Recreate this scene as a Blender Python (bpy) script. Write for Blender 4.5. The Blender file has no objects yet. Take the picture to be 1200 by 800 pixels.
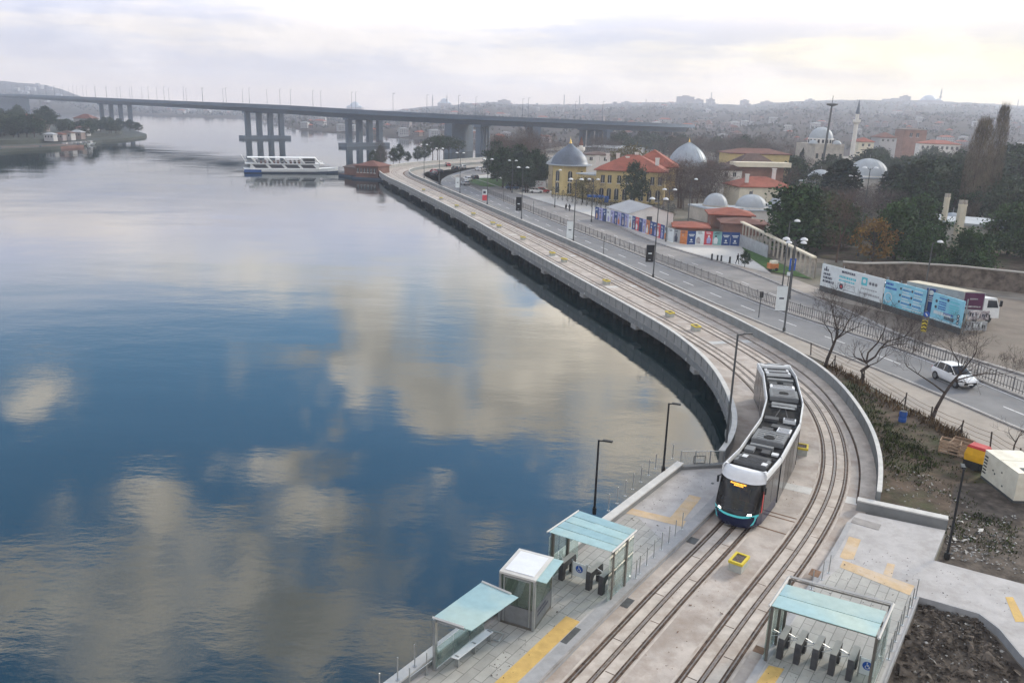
import bpy, bmesh, math, random
import numpy as np
from mathutils import Vector, Matrix
from mathutils.geometry import tessellate_polygon
SC = bpy.context.scene
COL = SC.collection
PI = math.pi
R_ = math.radians
RNG = random.Random(7)

# ------------------------------------------------------------------ camera
CAMH = 22.5; FPX = 950.0
PITCH = math.atan(269 / 950.0); ROLL = R_(1.7)
_F = Vector((0, math.cos(PITCH), -math.sin(PITCH)))
_X = Vector((1, 0, 0)); _U = _X.cross(_F)
CR = math.cos(ROLL) * _X + math.sin(ROLL) * _U
CU = math.cos(ROLL) * _U - math.sin(ROLL) * _X
cam = bpy.data.cameras.new('camera'); camo = bpy.data.objects.new('camera', cam); COL.objects.link(camo)
m3 = Matrix((CR, CU, -_F)).transposed()
camo.matrix_world = Matrix.Translation((0, 0, CAMH)) @ m3.to_4x4()
cam.sensor_width = 36; cam.sensor_fit = 'HORIZONTAL'; cam.lens = 36 * FPX / 1200
cam.clip_start = 0.5; cam.clip_end = 30000
SC.camera = camo

def ray(px, py):
    return _F + CR * ((px - 600) / FPX) + CU * ((400 - py) / FPX)
def G(px, py, z=0.0):                      # point of the horizontal plane z seen at a place of the survey picture
    d = ray(px, py); t = (z - CAMH) / d.z
    return Vector((d.x * t, d.y * t, z))
def W(px, py, D):                          # point at ground distance D
    d = ray(px, py); t = D / d.y
    return Vector((d.x * t, D, CAMH + d.z * t))

# ------------------------------------------------------------------ world, sun, exposure
SUN_EL, SUN_AZ = R_(24), R_(55)            # azimuth clockwise from +Y
wd = bpy.data.worlds.new('World'); SC.world = wd; wd.use_nodes = True
nt = wd.node_tree; nt.nodes.clear()
def wn(t, **k):
    n = nt.nodes.new(t)
    for a, b in k.items(): setattr(n, a, b)
    return n
def wmath(op, a, b=None, c=None, clamp=False):
    n = wn('ShaderNodeMath', operation=op, use_clamp=clamp)
    for i, v in enumerate((a, b, c)):
        if v is None: continue
        if isinstance(v, (int, float)): n.inputs[i].default_value = v
        else: nt.links.new(v, n.inputs[i])
    return n.outputs[0]
def wmix(f, a, b):
    n = wn('ShaderNodeMix', data_type='RGBA')
    for s, v in ((n.inputs[0], f), (n.inputs[6], a), (n.inputs[7], b)):
        if isinstance(v, (int, float)): s.default_value = v
        elif isinstance(v, tuple): s.default_value = (*v, 1)
        else: nt.links.new(v, s)
    return n.outputs[2]
tc = wn('ShaderNodeTexCoord'); sp = wn('ShaderNodeSeparateXYZ'); nt.links.new(tc.outputs['Generated'], sp.inputs[0])
dx, dy, dz = sp.outputs
sky = wn('ShaderNodeTexSky', sky_type='NISHITA', sun_disc=False, sun_elevation=SUN_EL, sun_rotation=SUN_AZ,
         altitude=0, air_density=1.2, dust_density=1.5, ozone_density=2.0)
ay = wmath('MAXIMUM', dy, 0.08)
sS = wmath('DIVIDE', dx, ay); sT = wmath('DIVIDE', dz, ay)
mp = wn('ShaderNodeMapping'); nt.links.new(tc.outputs['Generated'], mp.inputs[0]); mp.inputs[3].default_value = (1, 1, 2.1)
def wnoise(scale, detail, rough, w=0.0, dist=0.0):
    n = wn('ShaderNodeTexNoise', noise_dimensions='4D'); nt.links.new(mp.outputs[0], n.inputs['Vector'])
    n.inputs['Scale'].default_value = scale; n.inputs['Detail'].default_value = detail; n.inputs['Roughness'].default_value = rough
    n.inputs['W'].default_value = w; n.inputs['Distortion'].default_value = dist
    return n.outputs['Fac']
nA = wnoise(5.0, 8, 0.58, 1.3, 0.0); nB = wnoise(15.0, 8, 0.64, 4.0, 0.0)
dens = wmath('ADD', wmath('MULTIPLY', nA, 1.5), wmath('MULTIPLY', nB, 1.9))
mpb = wn('ShaderNodeMapping'); nt.links.new(tc.outputs['Generated'], mpb.inputs[0]); mpb.inputs[3].default_value = (1, 1, 8.5); mpb.inputs[2].default_value = (0, .05, 0)
nC = wn('ShaderNodeTexNoise'); nt.links.new(mpb.outputs[0], nC.inputs['Vector']); nC.inputs['Scale'].default_value = 3.4; nC.inputs['Detail'].default_value = 8; nC.inputs['Roughness'].default_value = .6
dens = wmath('ADD', dens, wmath('MULTIPLY', wmath('SUBTRACT', nC.outputs['Fac'], 0.5), 0.9))
def blob(px, py, rx, ry, amp):
    d = ray(px, py); s0 = d.x / d.y; t0 = -d.z / d.y          # direction the water mirrors there
    d2 = ray(px + rx, py); rs = abs(d2.x / d2.y - s0)
    d3 = ray(px, py + ry); rt = abs(-d3.z / d3.y - t0)
    a = wmath('DIVIDE', wmath('SUBTRACT', sS, s0), rs); b = wmath('DIVIDE', wmath('SUBTRACT', sT, t0), rt)
    e = wmath('EXPONENT', wmath('MULTIPLY', wmath('ADD', wmath('MULTIPLY', a, a), wmath('MULTIPLY', b, b)), -1.0))
    return wmath('MULTIPLY', e, amp)
BLOBS = [(120, 400, 260, 75, -.55), (230, 520, 200, 70, -.42), (600, 590, 110, 50, -.35), (560, 700, 90, 50, -.35), (60, 570, 120, 60, -.30),
         (700, 440, 190, 80, .42), (470, 430, 110, 40, .28), (60, 460, 70, 35, .42), (380, 500, 60, 90, .25), (180, 580, 60, 25, .42), (330, 550, 60, 30, .30),
         (420, 660, 130, 90, .22), (120, 740, 200, 90, .22), (260, 425, 120, 22, .22), (560, 480, 120, 30, .2), (640, 390, 200, 30, .2), (400, 760, 200, 60, .2), (720, 560, 60, 50, .25)]
back = wn('ShaderNodeMapRange'); nt.links.new(dy, back.inputs[0]); back.inputs[1].default_value = .15; back.inputs[2].default_value = -.2; back.inputs[3].default_value = 0; back.inputs[4].default_value = .12  # extra clouds added behind the camera to lift the ambient light
dens = wmath('ADD', dens, back.outputs[0])
for b in BLOBS: dens = wmath('ADD', dens, blob(*b))
mr = wn('ShaderNodeMapRange', interpolation_type='SMOOTHSTEP'); nt.links.new(dens, mr.inputs[0])
mr.inputs[1].default_value = 1.61; mr.inputs[2].default_value = 1.98
cloudf = mr.outputs[0]
# thin veil that thickens towards the horizon
mv = wn('ShaderNodeMapRange', interpolation_type='SMOOTHSTEP'); nt.links.new(dz, mv.inputs[0])
mv.inputs[1].default_value = 0.28; mv.inputs[2].default_value = 0.13; mv.inputs[3].default_value = 0.0; mv.inputs[4].default_value = 0.93
# warmth towards the sun
sd = Vector((math.sin(SUN_AZ) * math.cos(SUN_EL), math.cos(SUN_AZ) * math.cos(SUN_EL), math.sin(SUN_EL)))
dotn = wn('ShaderNodeVectorMath', operation='DOT_PRODUCT'); nt.links.new(tc.outputs['Generated'], dotn.inputs[0]); dotn.inputs[1].default_value = sd
mw = wn('ShaderNodeMapRange', interpolation_type='SMOOTHSTEP'); nt.links.new(dotn.outputs['Value'], mw.inputs[0])
mw.inputs[1].default_value = 0.45; mw.inputs[2].default_value = 0.97
warm = mw.outputs[0]
band = wn('ShaderNodeMapRange', interpolation_type='SMOOTHSTEP'); nt.links.new(nC.outputs['Fac'], band.inputs[0]); band.inputs[1].default_value = .40; band.inputs[2].default_value = .62
veilc = wmix(band.outputs[0], wmix(warm, (3.1, 3.1, 3.8), (3.7, 3.1, 2.85)), wmix(warm, (4.6, 4.15, 4.0), (5.1, 4.2, 2.75)))
glow = wn('ShaderNodeMapRange', interpolation_type='SMOOTHSTEP'); nt.links.new(dz, glow.inputs[0]); glow.inputs[1].default_value = .085; glow.inputs[2].default_value = .0; glow.inputs[3].default_value = 0; glow.inputs[4].default_value = .75
veilc = wmix(glow.outputs[0], veilc, wmix(warm, (4.4, 3.65, 3.3), (5.2, 3.75, 2.1)))
cloudc = wmix(warm, (11.4, 10.2, 8.4), (16.0, 13.4, 9.8))
mh = wn('ShaderNodeMapRange'); nt.links.new(dz, mh.inputs[0])
mh.inputs[1].default_value = 0.15; mh.inputs[2].default_value = 0.6; mh.inputs[3].default_value = 1.0; mh.inputs[4].default_value = 0.8
vm = wn('ShaderNodeVectorMath', operation='SCALE'); nt.links.new(cloudc, vm.inputs[0])
nD = wnoise(9.0, 6, 0.6, 7.7, 0.0); cb = wn('ShaderNodeMapRange'); nt.links.new(nD, cb.inputs[0]); cb.inputs[1].default_value = .35; cb.inputs[2].default_value = .65; cb.inputs[3].default_value = .5; cb.inputs[4].default_value = 1.4
nt.links.new(wmath('MULTIPLY', mh.outputs[0], cb.outputs[0]), vm.inputs['Scale'])
streak = wn('ShaderNodeMapRange'); nt.links.new(nA, streak.inputs[0]); streak.inputs[1].default_value = .3; streak.inputs[2].default_value = .7
streak.inputs[3].default_value = .92; streak.inputs[4].default_value = 1.08
vs = wn('ShaderNodeVectorMath', operation='SCALE'); nt.links.new(veilc, vs.inputs[0]); nt.links.new(streak.outputs[0], vs.inputs['Scale'])
sk = wn('ShaderNodeVectorMath', operation='MULTIPLY'); nt.links.new(sky.outputs[0], sk.inputs[0]); sk.inputs[1].default_value = (.78, 1.2, 1.5)
hi_ = wn('ShaderNodeMapRange', interpolation_type='SMOOTHSTEP'); nt.links.new(dz, hi_.inputs[0]); hi_.inputs[1].default_value = .07; hi_.inputs[2].default_value = .17; hi_.inputs[3].default_value = 1.0; hi_.inputs[4].default_value = 2.4
vs2 = wn('ShaderNodeVectorMath', operation='SCALE'); nt.links.new(vs.outputs[0], vs2.inputs[0]); nt.links.new(hi_.outputs[0], vs2.inputs['Scale']); vs = vs2
c1 = wmix(mv.outputs[0], sk.outputs[0], vs.outputs[0])
lowf = wn('ShaderNodeMapRange', interpolation_type='SMOOTHSTEP'); nt.links.new(dz, lowf.inputs[0]); lowf.inputs[1].default_value = .10; lowf.inputs[2].default_value = .26; lowf.inputs[3].default_value = .06; lowf.inputs[4].default_value = .92
c2 = wmix(wmath('MULTIPLY', cloudf, lowf.outputs[0]), c1, vm.outputs[0])
bg = wn('ShaderNodeBackground'); bg.inputs['Strength'].default_value = 0.10
nt.links.new(c2, bg.inputs['Color'])
wo = wn('ShaderNodeOutputWorld'); nt.links.new(bg.outputs[0], wo.inputs[0])
sl = bpy.data.lights.new('sun', 'SUN'); sl.energy = 1.7; sl.angle = R_(9); sl.color = (1, .87, .72)
so = bpy.data.objects.new('sun', sl); COL.objects.link(so); so.location = (60, 40, 120)
so.rotation_euler = (-sd).to_track_quat('-Z', 'Y').to_euler()
vs_ = SC.view_settings; vs_.view_transform = 'Standard'; vs_.look = 'None'; vs_.exposure = 1.03; vs_.gamma = 1.0; vs_.use_curve_mapping = False
SC.render.engine = 'CYCLES'
SC.cycles.use_denoising = True; SC.cycles.max_bounces = 6; SC.cycles.volume_bounces = 2; SC.cycles.transparent_max_bounces = 12
SC.cycles.sample_clamp_indirect = 6; SC.cycles.caustics_reflective = False; SC.cycles.caustics_refractive = False

# ------------------------------------------------------------------ materials
def _new(name):
    m = bpy.data.materials.new(name); m.use_nodes = True; t = m.node_tree; return m, t, t.nodes['Principled BSDF']
MATS = {}
def M(name, col, rough=.7, var=.18, scale=1.0, metal=0.0, bump=0.0, col2=None, spec=.22, island=0.0, bscale=None, lo=.35, hi=.65, col3=None, scale3=.2, detail=6):
    m, t, b = _new(name); n = t.nodes; L = t.links
    geo = n.new('ShaderNodeNewGeometry')
    nz = n.new('ShaderNodeTexNoise'); L.new(geo.outputs['Position'], nz.inputs['Vector'])
    nz.inputs['Scale'].default_value = scale; nz.inputs['Detail'].default_value = detail; nz.inputs['Roughness'].default_value = .62
    rp = n.new('ShaderNodeValToRGB'); L.new(nz.outputs['Fac'], rp.inputs[0])
    c0 = tuple(c * (1 - var) for c in col); c1 = col2 if col2 else tuple(min(1, c * (1 + var)) for c in col)
    rp.color_ramp.elements[0].position = lo; rp.color_ramp.elements[1].position = hi
    rp.color_ramp.elements[0].color = (*c0, 1); rp.color_ramp.elements[1].color = (*c1, 1)
    out = rp.outputs[0]
    if col3:
        n3 = n.new('ShaderNodeTexNoise'); L.new(geo.outputs['Position'], n3.inputs['Vector']); n3.inputs['Scale'].default_value = scale3; n3.inputs['Detail'].default_value = 7; n3.inputs['Roughness'].default_value = .68
        r3 = n.new('ShaderNodeValToRGB'); L.new(n3.outputs['Fac'], r3.inputs[0]); r3.color_ramp.elements[0].position = .47; r3.color_ramp.elements[1].position = .66
        mx = n.new('ShaderNodeMix'); mx.data_type = 'RGBA'; L.new(r3.outputs[0], mx.inputs[0]); L.new(out, mx.inputs[6]); mx.inputs[7].default_value = (*col3, 1); out = mx.outputs[2]
    if island:
        hs = n.new('ShaderNodeHueSaturation'); L.new(out, hs.inputs['Color'])
        mr = n.new('ShaderNodeMapRange'); L.new(geo.outputs['Random Per Island'], mr.inputs[0]); mr.inputs[3].default_value = 1 - island; mr.inputs[4].default_value = 1 + island
        L.new(mr.outputs[0], hs.inputs['Value']); out = hs.outputs[0]
    L.new(out, b.inputs['Base Color'])
    b.inputs['Roughness'].default_value = rough; b.inputs['Metallic'].default_value = metal
    b.inputs['Specular IOR Level'].default_value = spec
    if bump:
        bp = n.new('ShaderNodeBump'); bp.inputs['Strength'].default_value = bump; bp.inputs['Distance'].default_value = .05
        nb = n.new('ShaderNodeTexNoise'); L.new(geo.outputs['Position'], nb.inputs['Vector']); nb.inputs['Scale'].default_value = bscale or scale * 6; nb.inputs['Detail'].default_value = 5
        L.new(nb.outputs['Fac'], bp.inputs['Height']); L.new(bp.outputs[0], b.inputs['Normal'])
    MATS[name] = m; return m
def Mbrick(name, c1, c2, mortar, sx, sy, rot=0.0, off=.5, rough=.8, msize=.02, stain=.25, vert=False, scale=1.0):
    m, t, b = _new(name); n = t.nodes; L = t.links
    geo = n.new('ShaderNodeNewGeometry'); mp = n.new('ShaderNodeMapping'); L.new(geo.outputs['Position'], mp.inputs[0])
    mp.inputs[2].default_value = (PI / 2 if vert else 0, 0, rot)
    br = n.new('ShaderNodeTexBrick'); L.new(mp.outputs[0], br.inputs['Vector'])
    br.inputs['Color1'].default_value = (*c1, 1); br.inputs['Color2'].default_value = (*c2, 1); br.inputs['Mortar'].default_value = (*mortar, 1)
    br.inputs['Scale'].default_value = scale; br.inputs['Brick Width'].default_value = sx; br.inputs['Row Height'].default_value = sy; br.inputs['Mortar Size'].default_value = msize
    br.offset = off
    nz = n.new('ShaderNodeTexNoise'); L.new(geo.outputs['Position'], nz.inputs['Vector']); nz.inputs['Scale'].default_value = .9; nz.inputs['Detail'].default_value = 8; nz.inputs['Roughness'].default_value = .7
    mr = n.new('ShaderNodeMapRange'); L.new(nz.outputs['Fac'], mr.inputs[0]); mr.inputs[1].default_value = .3; mr.inputs[2].default_value = .7; mr.inputs[3].default_value = 1 - stain; mr.inputs[4].default_value = 1 + stain * .5
    vm = n.new('ShaderNodeVectorMath'); vm.operation = 'SCALE'; L.new(br.outputs['Color'], vm.inputs[0]); L.new(mr.outputs[0], vm.inputs['Scale'])
    L.new(vm.outputs[0], b.inputs['Base Color']); b.inputs['Roughness'].default_value = rough
    MATS[name] = m; return m
def Mglass(name, tint=(.75, .9, .88), gloss=.16, body=(.5, .7, .7), solid=.12, edge=.5):
    m, t, b = _new(name); n = t.nodes; L = t.links; n.remove(b)
    tr = n.new('ShaderNodeBsdfTransparent'); tr.inputs[0].default_value = (*tint, 1)
    df = n.new('ShaderNodeBsdfDiffuse'); df.inputs[0].default_value = (*body, 1)
    tl = n.new('ShaderNodeBsdfTranslucent'); tl.inputs[0].default_value = (*body, 1)
    md = n.new('ShaderNodeMixShader'); md.inputs[0].default_value = .35; L.new(df.outputs[0], md.inputs[1]); L.new(tl.outputs[0], md.inputs[2])
    gl = n.new('ShaderNodeBsdfGlossy'); gl.inputs['Roughness'].default_value = .03
    nz = n.new('ShaderNodeTexNoise'); geo = n.new('ShaderNodeNewGeometry'); L.new(geo.outputs['Position'], nz.inputs['Vector']); nz.inputs['Scale'].default_value = 2.5; nz.inputs['Detail'].default_value = 4
    mr = n.new('ShaderNodeMapRange'); L.new(nz.outputs['Fac'], mr.inputs[0]); mr.inputs[1].default_value = .3; mr.inputs[2].default_value = .7; mr.inputs[3].default_value = max(0, solid - .06); mr.inputs[4].default_value = solid + .06
    a = n.new('ShaderNodeMixShader'); L.new(mr.outputs[0], a.inputs[0]); L.new(tr.outputs[0], a.inputs[1]); L.new(md.outputs[0], a.inputs[2])
    lw = n.new('ShaderNodeLayerWeight'); lw.inputs[0].default_value = .25
    mm = n.new('ShaderNodeMath'); mm.operation = 'MULTIPLY_ADD'; L.new(lw.outputs['Facing'], mm.inputs[0]); mm.inputs[1].default_value = edge; mm.inputs[2].default_value = gloss * .4; mm.use_clamp = True
    c = n.new('ShaderNodeMixShader'); L.new(mm.outputs[0], c.inputs[0]); L.new(a.outputs[0], c.inputs[1]); L.new(gl.outputs[0], c.inputs[2])
    L.new(c.outputs[0], n['Material Output'].inputs[0]); MATS[name] = m; return m
def Memit(name, col, s):
    m, t, b = _new(name); b.inputs['Base Color'].default_value = (*col, 1); b.inputs['Emission Color'].default_value = (*col, 1); b.inputs['Emission Strength'].default_value = s
    MATS[name] = m; return m

TRK = math.atan2(.83, .56)
M('concrete', (.41, .365, .33), .85, .2, .6, col3=(.29, .24, .205), scale3=.4, bump=.15, bscale=8)
M('slab_light', (.46, .41, .365), .8, .16, 1.4, col3=(.33, .28, .24), scale3=.6)
M('parapet', (.28, .278, .268), .8, .15, .8, col3=(.27, .265, .255), scale3=.6)
M('girder', (.22, .225, .225), .8, .15, .7, col3=(.20, .20, .20), scale3=.5)
M('wallgrey', (.20, .21, .21), .8, .12, .7)
M('white_edge', (.50, .49, .47), .7, .1, 1.5)
M('shaded_quay', (.010, .011, .012), .8, .4, 1.0)  # near-black: shade of the recess under the viaduct put into the colour
M('groove', (.07, .047, .036), .9, .5, 2.5, col2=(.13, .085, .062))
M('steel_rail', (.22, .19, .17), .4, .3, 4, metal=.6)
M('rust', (.17, .105, .07), .9, .3, 2.0)
Mbrick('pavers', (.38, .372, .345), (.31, .305, .285), (.19, .185, .175), 1.1, .45, -TRK, .5, .85, .018, .22)
M('platform_plain', (.40, .385, .38), .85, .1, 1.0, col3=(.32, .305, .295), scale3=.8)
M('edge_stone', (.30, .30, .305), .7, .12, 1.6)
M('tactile_yellow', (.52, .35, .12), .75, .14, 2.2, col3=(.50, .33, .12), scale3=1.2)
M('tactile_pale', (.50, .37, .23), .8, .12, 1.5, col3=(.50, .42, .34), scale3=.7)
M('asphalt', (.165, .165, .17), .85, .13, .4, col3=(.20, .20, .205), scale3=.12)
M('asphalt_old', (.21, .20, .195), .85, .16, .3, col3=(.27, .25, .235), scale3=.12)
M('pavement', (.31, .275, .24), .85, .14, .5, col3=(.28, .255, .23), scale3=.3)
M('plaza', (.50, .485, .46), .8, .1, .3, col3=(.43, .41, .385), scale3=.15)
M('kerbstone', (.27, .255, .245), .85, .2, 1.2)
M('road_paint', (.62, .62, .62), .7, .2, 3)
M('headland_ground', (.045, .05, .04), .95, .3, .05)
M('dirt', (.06, .042, .030), .95, .4, .8, col2=(.11, .08, .058), col3=(.045, .055, .02), scale3=.3, bump=.8, bscale=5)
M('ground', (.19, .17, .145), .95, .3, .25, col3=(.12, .115, .08), scale3=.06)
M('rubble', (.085, .070, .058), .95, .5, 1.6, col3=(.04, .031, .025), scale3=.55, bump=.9, bscale=6)
M('lot', (.15, .125, .105), .95, .22, .35, col3=(.15, .13, .11), scale3=.2)
M('lawn', (.04, .09, .018), .95, .35, 1.2)
M('hillside', (.07, .06, .056), .95, .22, .04, col3=(.055, .052, .047), scale3=.008, spec=0)
M('black_metal', (.018, .019, .021), .45, .2, 3)
M('grey_metal', (.24, .245, .25), .45, .1, 3, metal=.4)
M('steel', (.42, .43, .43), .35, .1, 4, metal=.75)
M('bronze_post', (.13, .12, .105), .45, .15, 3, metal=.3)
M('dark_steel', (.075, .078, .08), .5, .2, 3)
M('fence_steel', (.13, .125, .125), .6, .25, 2)
M('white_paint', (.72, .72, .71), .4, .06, 2)
M('cream_paint', (.68, .64, .53), .5, .08, 1.5, col3=(.58, .53, .43), scale3=.9)
M('yellow_paint', (.60, .47, .05), .5, .08, 3)
M('orange_paint', (.66, .36, .02), .45, .08, 3)
M('red_paint', (.42, .03, .03), .5, .1, 2)
M('box_concrete', (.40, .405, .37), .85, .12, 3)
M('box_fill', (.105, .085, .075), .95, .35, 9)
M('wood', (.33, .235, .165), .85, .25, 3)
M('blue_plastic', (.02, .075, .27), .4, .1, 3)
M('bark', (.055, .043, .037), .95, .3, 4, spec=.08)
M('twig', (.06, .045, .04), .95, .2, 1, island=.35, spec=.08)
M('twig_grey', (.095, .078, .072), .95, .2, .3, island=.4, spec=.08)
M('twig_brown', (.10, .066, .05), .95, .2, .3, island=.4, spec=.08)
M('leaf_dark', (.017, .033, .016), .8, .3, .35, island=.55, col2=(.028, .05, .02), spec=.08)
M('leaf_pine', (.022, .05, .018), .8, .3, .3, island=.6, col2=(.045, .085, .025), spec=.08)
M('leaf_cypress', (.012, .022, .014), .85, .3, .4, island=.5, spec=.08)
M('leaf_mid', (.04, .055, .032), .85, .3, .25, island=.5, spec=.08)
M('leaf_rust', (.16, .09, .025), .9, .3, .5, island=.5, col2=(.24, .14, .035), spec=.08)
M('leaf_olive', (.13, .11, .045), .9, .25, .3, island=.4, spec=.08)
M('leaf_poplar', (.13, .105, .075), .9, .25, .4, island=.4, spec=.08)
M('wood_far', (.062, .054, .05), .95, .3, .02, col2=(.045, .05, .04), spec=.08)
M('shrub', (.035, .05, .018), .9, .4, .9, island=.6, col2=(.07, .085, .03), spec=.08)
M('shrub_brown', (.10, .065, .035), .9, .3, .9, island=.5, spec=.08)
M('lead', (.30, .335, .375), .5, .14, .45, metal=.15)
M('lead_dark', (.115, .135, .17), .5, .15, .4, metal=.15)
M('lead_pale', (.36, .385, .41), .6, .1, .4)
M('gold', (.75, .52, .16), .3, .1, 2, metal=.9)
M('yellow_wall', (.50, .39, .185), .9, .1, .4)
M('cream_wall', (.62, .56, .44), .9, .1, .3)
M('white_wall', (.64, .61, .57), .9, .1, .3)
M('stone_wall', (.40, .36, .31), .9, .18, .5)
M('brick_wall', (.23, .125, .095), .9, .2, .4)
M('roof_red', (.25, .075, .048), .85, .22, .5)
M('roof_brown', (.14, .062, .048), .85, .22, .5)
M('roof_dark', (.10, .065, .055), .85, .2, .5)
M('roof_grey', (.30, .305, .32), .6, .1, .4)
M('window_dark', (.03, .033, .04), .2, .2, 1, spec=.5)
M('rubble_stone', (.10, .078, .062), .95, .4, 1.1, col2=(.18, .145, .12), bump=.7, bscale=3)
M('tile_trim', (.30, .28, .255), .85, .1, .5)
M('arch_stone', (.42, .375, .32), .9, .15, .8)
M('hazed_concrete', (.085, .115, .16), .85, .1, .08)  # blue of the distance haze put into the concrete colour
M('hazed_pier', (.085, .11, .145), .85, .12, .08)  # same haze blue painted into piers, parapets and lamp masts
M('hull_blue', (.015, .07, .24), .45, .1, .5)
M('hull_navy', (.03, .045, .075), .45, .1, .5)
M('tram_navy', (.008, .013, .045), .18, .1, 2)
M('tram_side', (.045, .048, .056), .14, .08, 1, spec=.3)
M('tram_glass', (.010, .012, .014), .05, .2, 1, spec=.35)
M('tram_pillar', (.020, .021, .024), .25, .1, 2)
M('tram_white', (.64, .65, .67), .28, .05, 2, spec=.5)
M('tram_rim', (.60, .61, .62), .35, .08, 2)
M('tram_teal', (.11, .58, .60), .3, .05, 2)
M('roof_black', (.014, .014, .015), .9, .3, 2, spec=.15)
M('unit_grey', (.16, .165, .17), .55, .12, 3)
M('unit_light', (.60, .61, .62), .5, .06, 3)
M('unit_dark', (.05, .05, .053), .6, .2, 3)
M('tyre', (.02, .02, .021), .9, .1, 3)
M('car_white', (.74, .74, .74), .22, .03, 1, spec=.5)
M('car_dark', (.04, .042, .05), .25, .05, 1)
M('car_red', (.34, .03, .03), .25, .05, 1)
M('car_blue', (.08, .13, .22), .25, .05, 1)
M('car_silver', (.40, .41, .42), .3, .05, 1, metal=.4)
M('skin', (.45, .29, .21), .6, .05, 5)
M('coat', (.016, .016, .019), .9, .2, 4)
M('purple_panel', (.085, .02, .06), .5, .15, 1)
M('poster_white', (.62, .66, .67), .5, .06, 1.5)
M('poster_blue', (.235, .52, .65), .5, .12, .9)
M('poster_cyan', (.10, .47, .55), .5, .06, 1.5)
M('poster_navy', (.018, .055, .19), .5, .1, 1.5)
M('poster_red', (.50, .06, .075), .5, .1, 1.5)
M('poster_lilac', (.33, .33, .55), .5, .2, 1.5)
M('poster_orange', (.48, .17, .06), .5, .2, 1.5)
M('poster_teal', (.16, .33, .33), .5, .2, 1.5)
M('poster_grey', (.32, .33, .34), .6, .12, 1.5)
M('poster_violet', (.12, .05, .2), .5, .12, 1.5)
M('print_dark', (.05, .055, .08), .6, .2, 3)
M('print_mix', (.30, .26, .30), .6, .6, 2.4, col2=(.55, .5, .5))
M('awning_blue', (.03, .10, .33), .5, .1, 1)
M('debris_mat', (.36, .35, .33), .9, .3, .4, island=.6)
M('sign_blue', (.02, .09, .38), .4, .05, 2)
M('meter_green', (.05, .11, .07), .6, .1, 2)
M('house_a', (.22, .19, .19), .9, .2, .05, spec=0); M('house_b', (.17, .135, .125), .9, .2, .05, spec=0); M('house_c', (.34, .33, .335), .9, .15, .05, spec=0); M('house_d', (.20, .17, .165), .9, .1, .05, spec=0)
M('mud_pier', (.14, .075, .06), .9, .25, .15)
Mglass('canopy_glass', (.62, .80, .78), .2, (.62, .79, .77), .70, .12)
Mglass('canopy_glass_blue', (.55, .75, .75), .2, (.50, .68, .69), .76, .12)
Mglass('pane_glass', (.84, .93, .90), .2, (.55, .66, .62), .10)
Mglass('booth_glass', (.50, .62, .52), .3, (.30, .38, .31), .25)
Mglass('screen_glass', (.16, .18, .19), .08, (.01, .011, .012), .35, .10)
Memit('lamp_white', (1, .97, .9), 2.0); Memit('amber', (1, .38, .04), 1.2)

def water_material():
    m, t, b = _new('water'); n = t.nodes; L = t.links; n.remove(b)
    geo = n.new('ShaderNodeNewGeometry')
    def nz(scale, det, sx, sy, rot, rough=.5):
        mp = n.new('ShaderNodeMapping'); L.new(geo.outputs['Position'], mp.inputs[0]); mp.inputs[3].default_value = (sx, sy, 1); mp.inputs[2].default_value = (0, 0, rot)
        q = n.new('ShaderNodeTexNoise'); L.new(mp.outputs[0], q.inputs[0]); q.inputs['Scale'].default_value = scale; q.inputs['Detail'].default_value = det; q.inputs['Roughness'].default_value = rough
        return q.outputs['Fac']
    def mt(op, a, b_=None):
        q = n.new('ShaderNodeMath'); q.operation = op
        for i, v in enumerate((a, b_)):
            if v is None: continue
            if isinstance(v, (int, float)): q.inputs[i].default_value = v
            else: L.new(v, q.inputs[i])
        return q.outputs[0]
    patch = n.new('ShaderNodeMapRange'); L.new(nz(.05, 3, 1, .6, .3), patch.inputs[0]); patch.inputs[1].default_value = .4; patch.inputs[2].default_value = .62; patch.inputs[3].default_value = .25; patch.inputs[4].default_value = 1.0
    fine = mt('MULTIPLY', nz(1.5, 5, .5, 1.0, .25, .6), .085)
    mid = mt('MULTIPLY', nz(.42, 3, .45, 1.0, -.1), .16)
    big = mt('MULTIPLY', nz(.07, 2, .5, 1.0, .1), .55)
    h = mt('ADD', mt('MULTIPLY', mt('ADD', fine, mid), patch.outputs[0]), big)
    bp = n.new('ShaderNodeBump'); bp.inputs['Strength'].default_value = .15; bp.inputs['Distance'].default_value = 1.0; L.new(h, bp.inputs['Height'])
    df = n.new('ShaderNodeBsdfDiffuse'); df.inputs[0].default_value = (.004, .018, .022, 1)
    gl = n.new('ShaderNodeBsdfGlossy'); gl.inputs['Roughness'].default_value = .02; L.new(bp.outputs[0], gl.inputs['Normal'])
    fr = n.new('ShaderNodeFresnel'); fr.inputs[0].default_value = 1.85; L.new(bp.outputs[0], fr.inputs['Normal'])
    mx = n.new('ShaderNodeMixShader'); L.new(fr.outputs[0], mx.inputs[0]); L.new(df.outputs[0], mx.inputs[1]); L.new(gl.outputs[0], mx.inputs[2])
    L.new(mx.outputs[0], n['Material Output'].inputs[0]); MATS['water'] = m
water_material()

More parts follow.
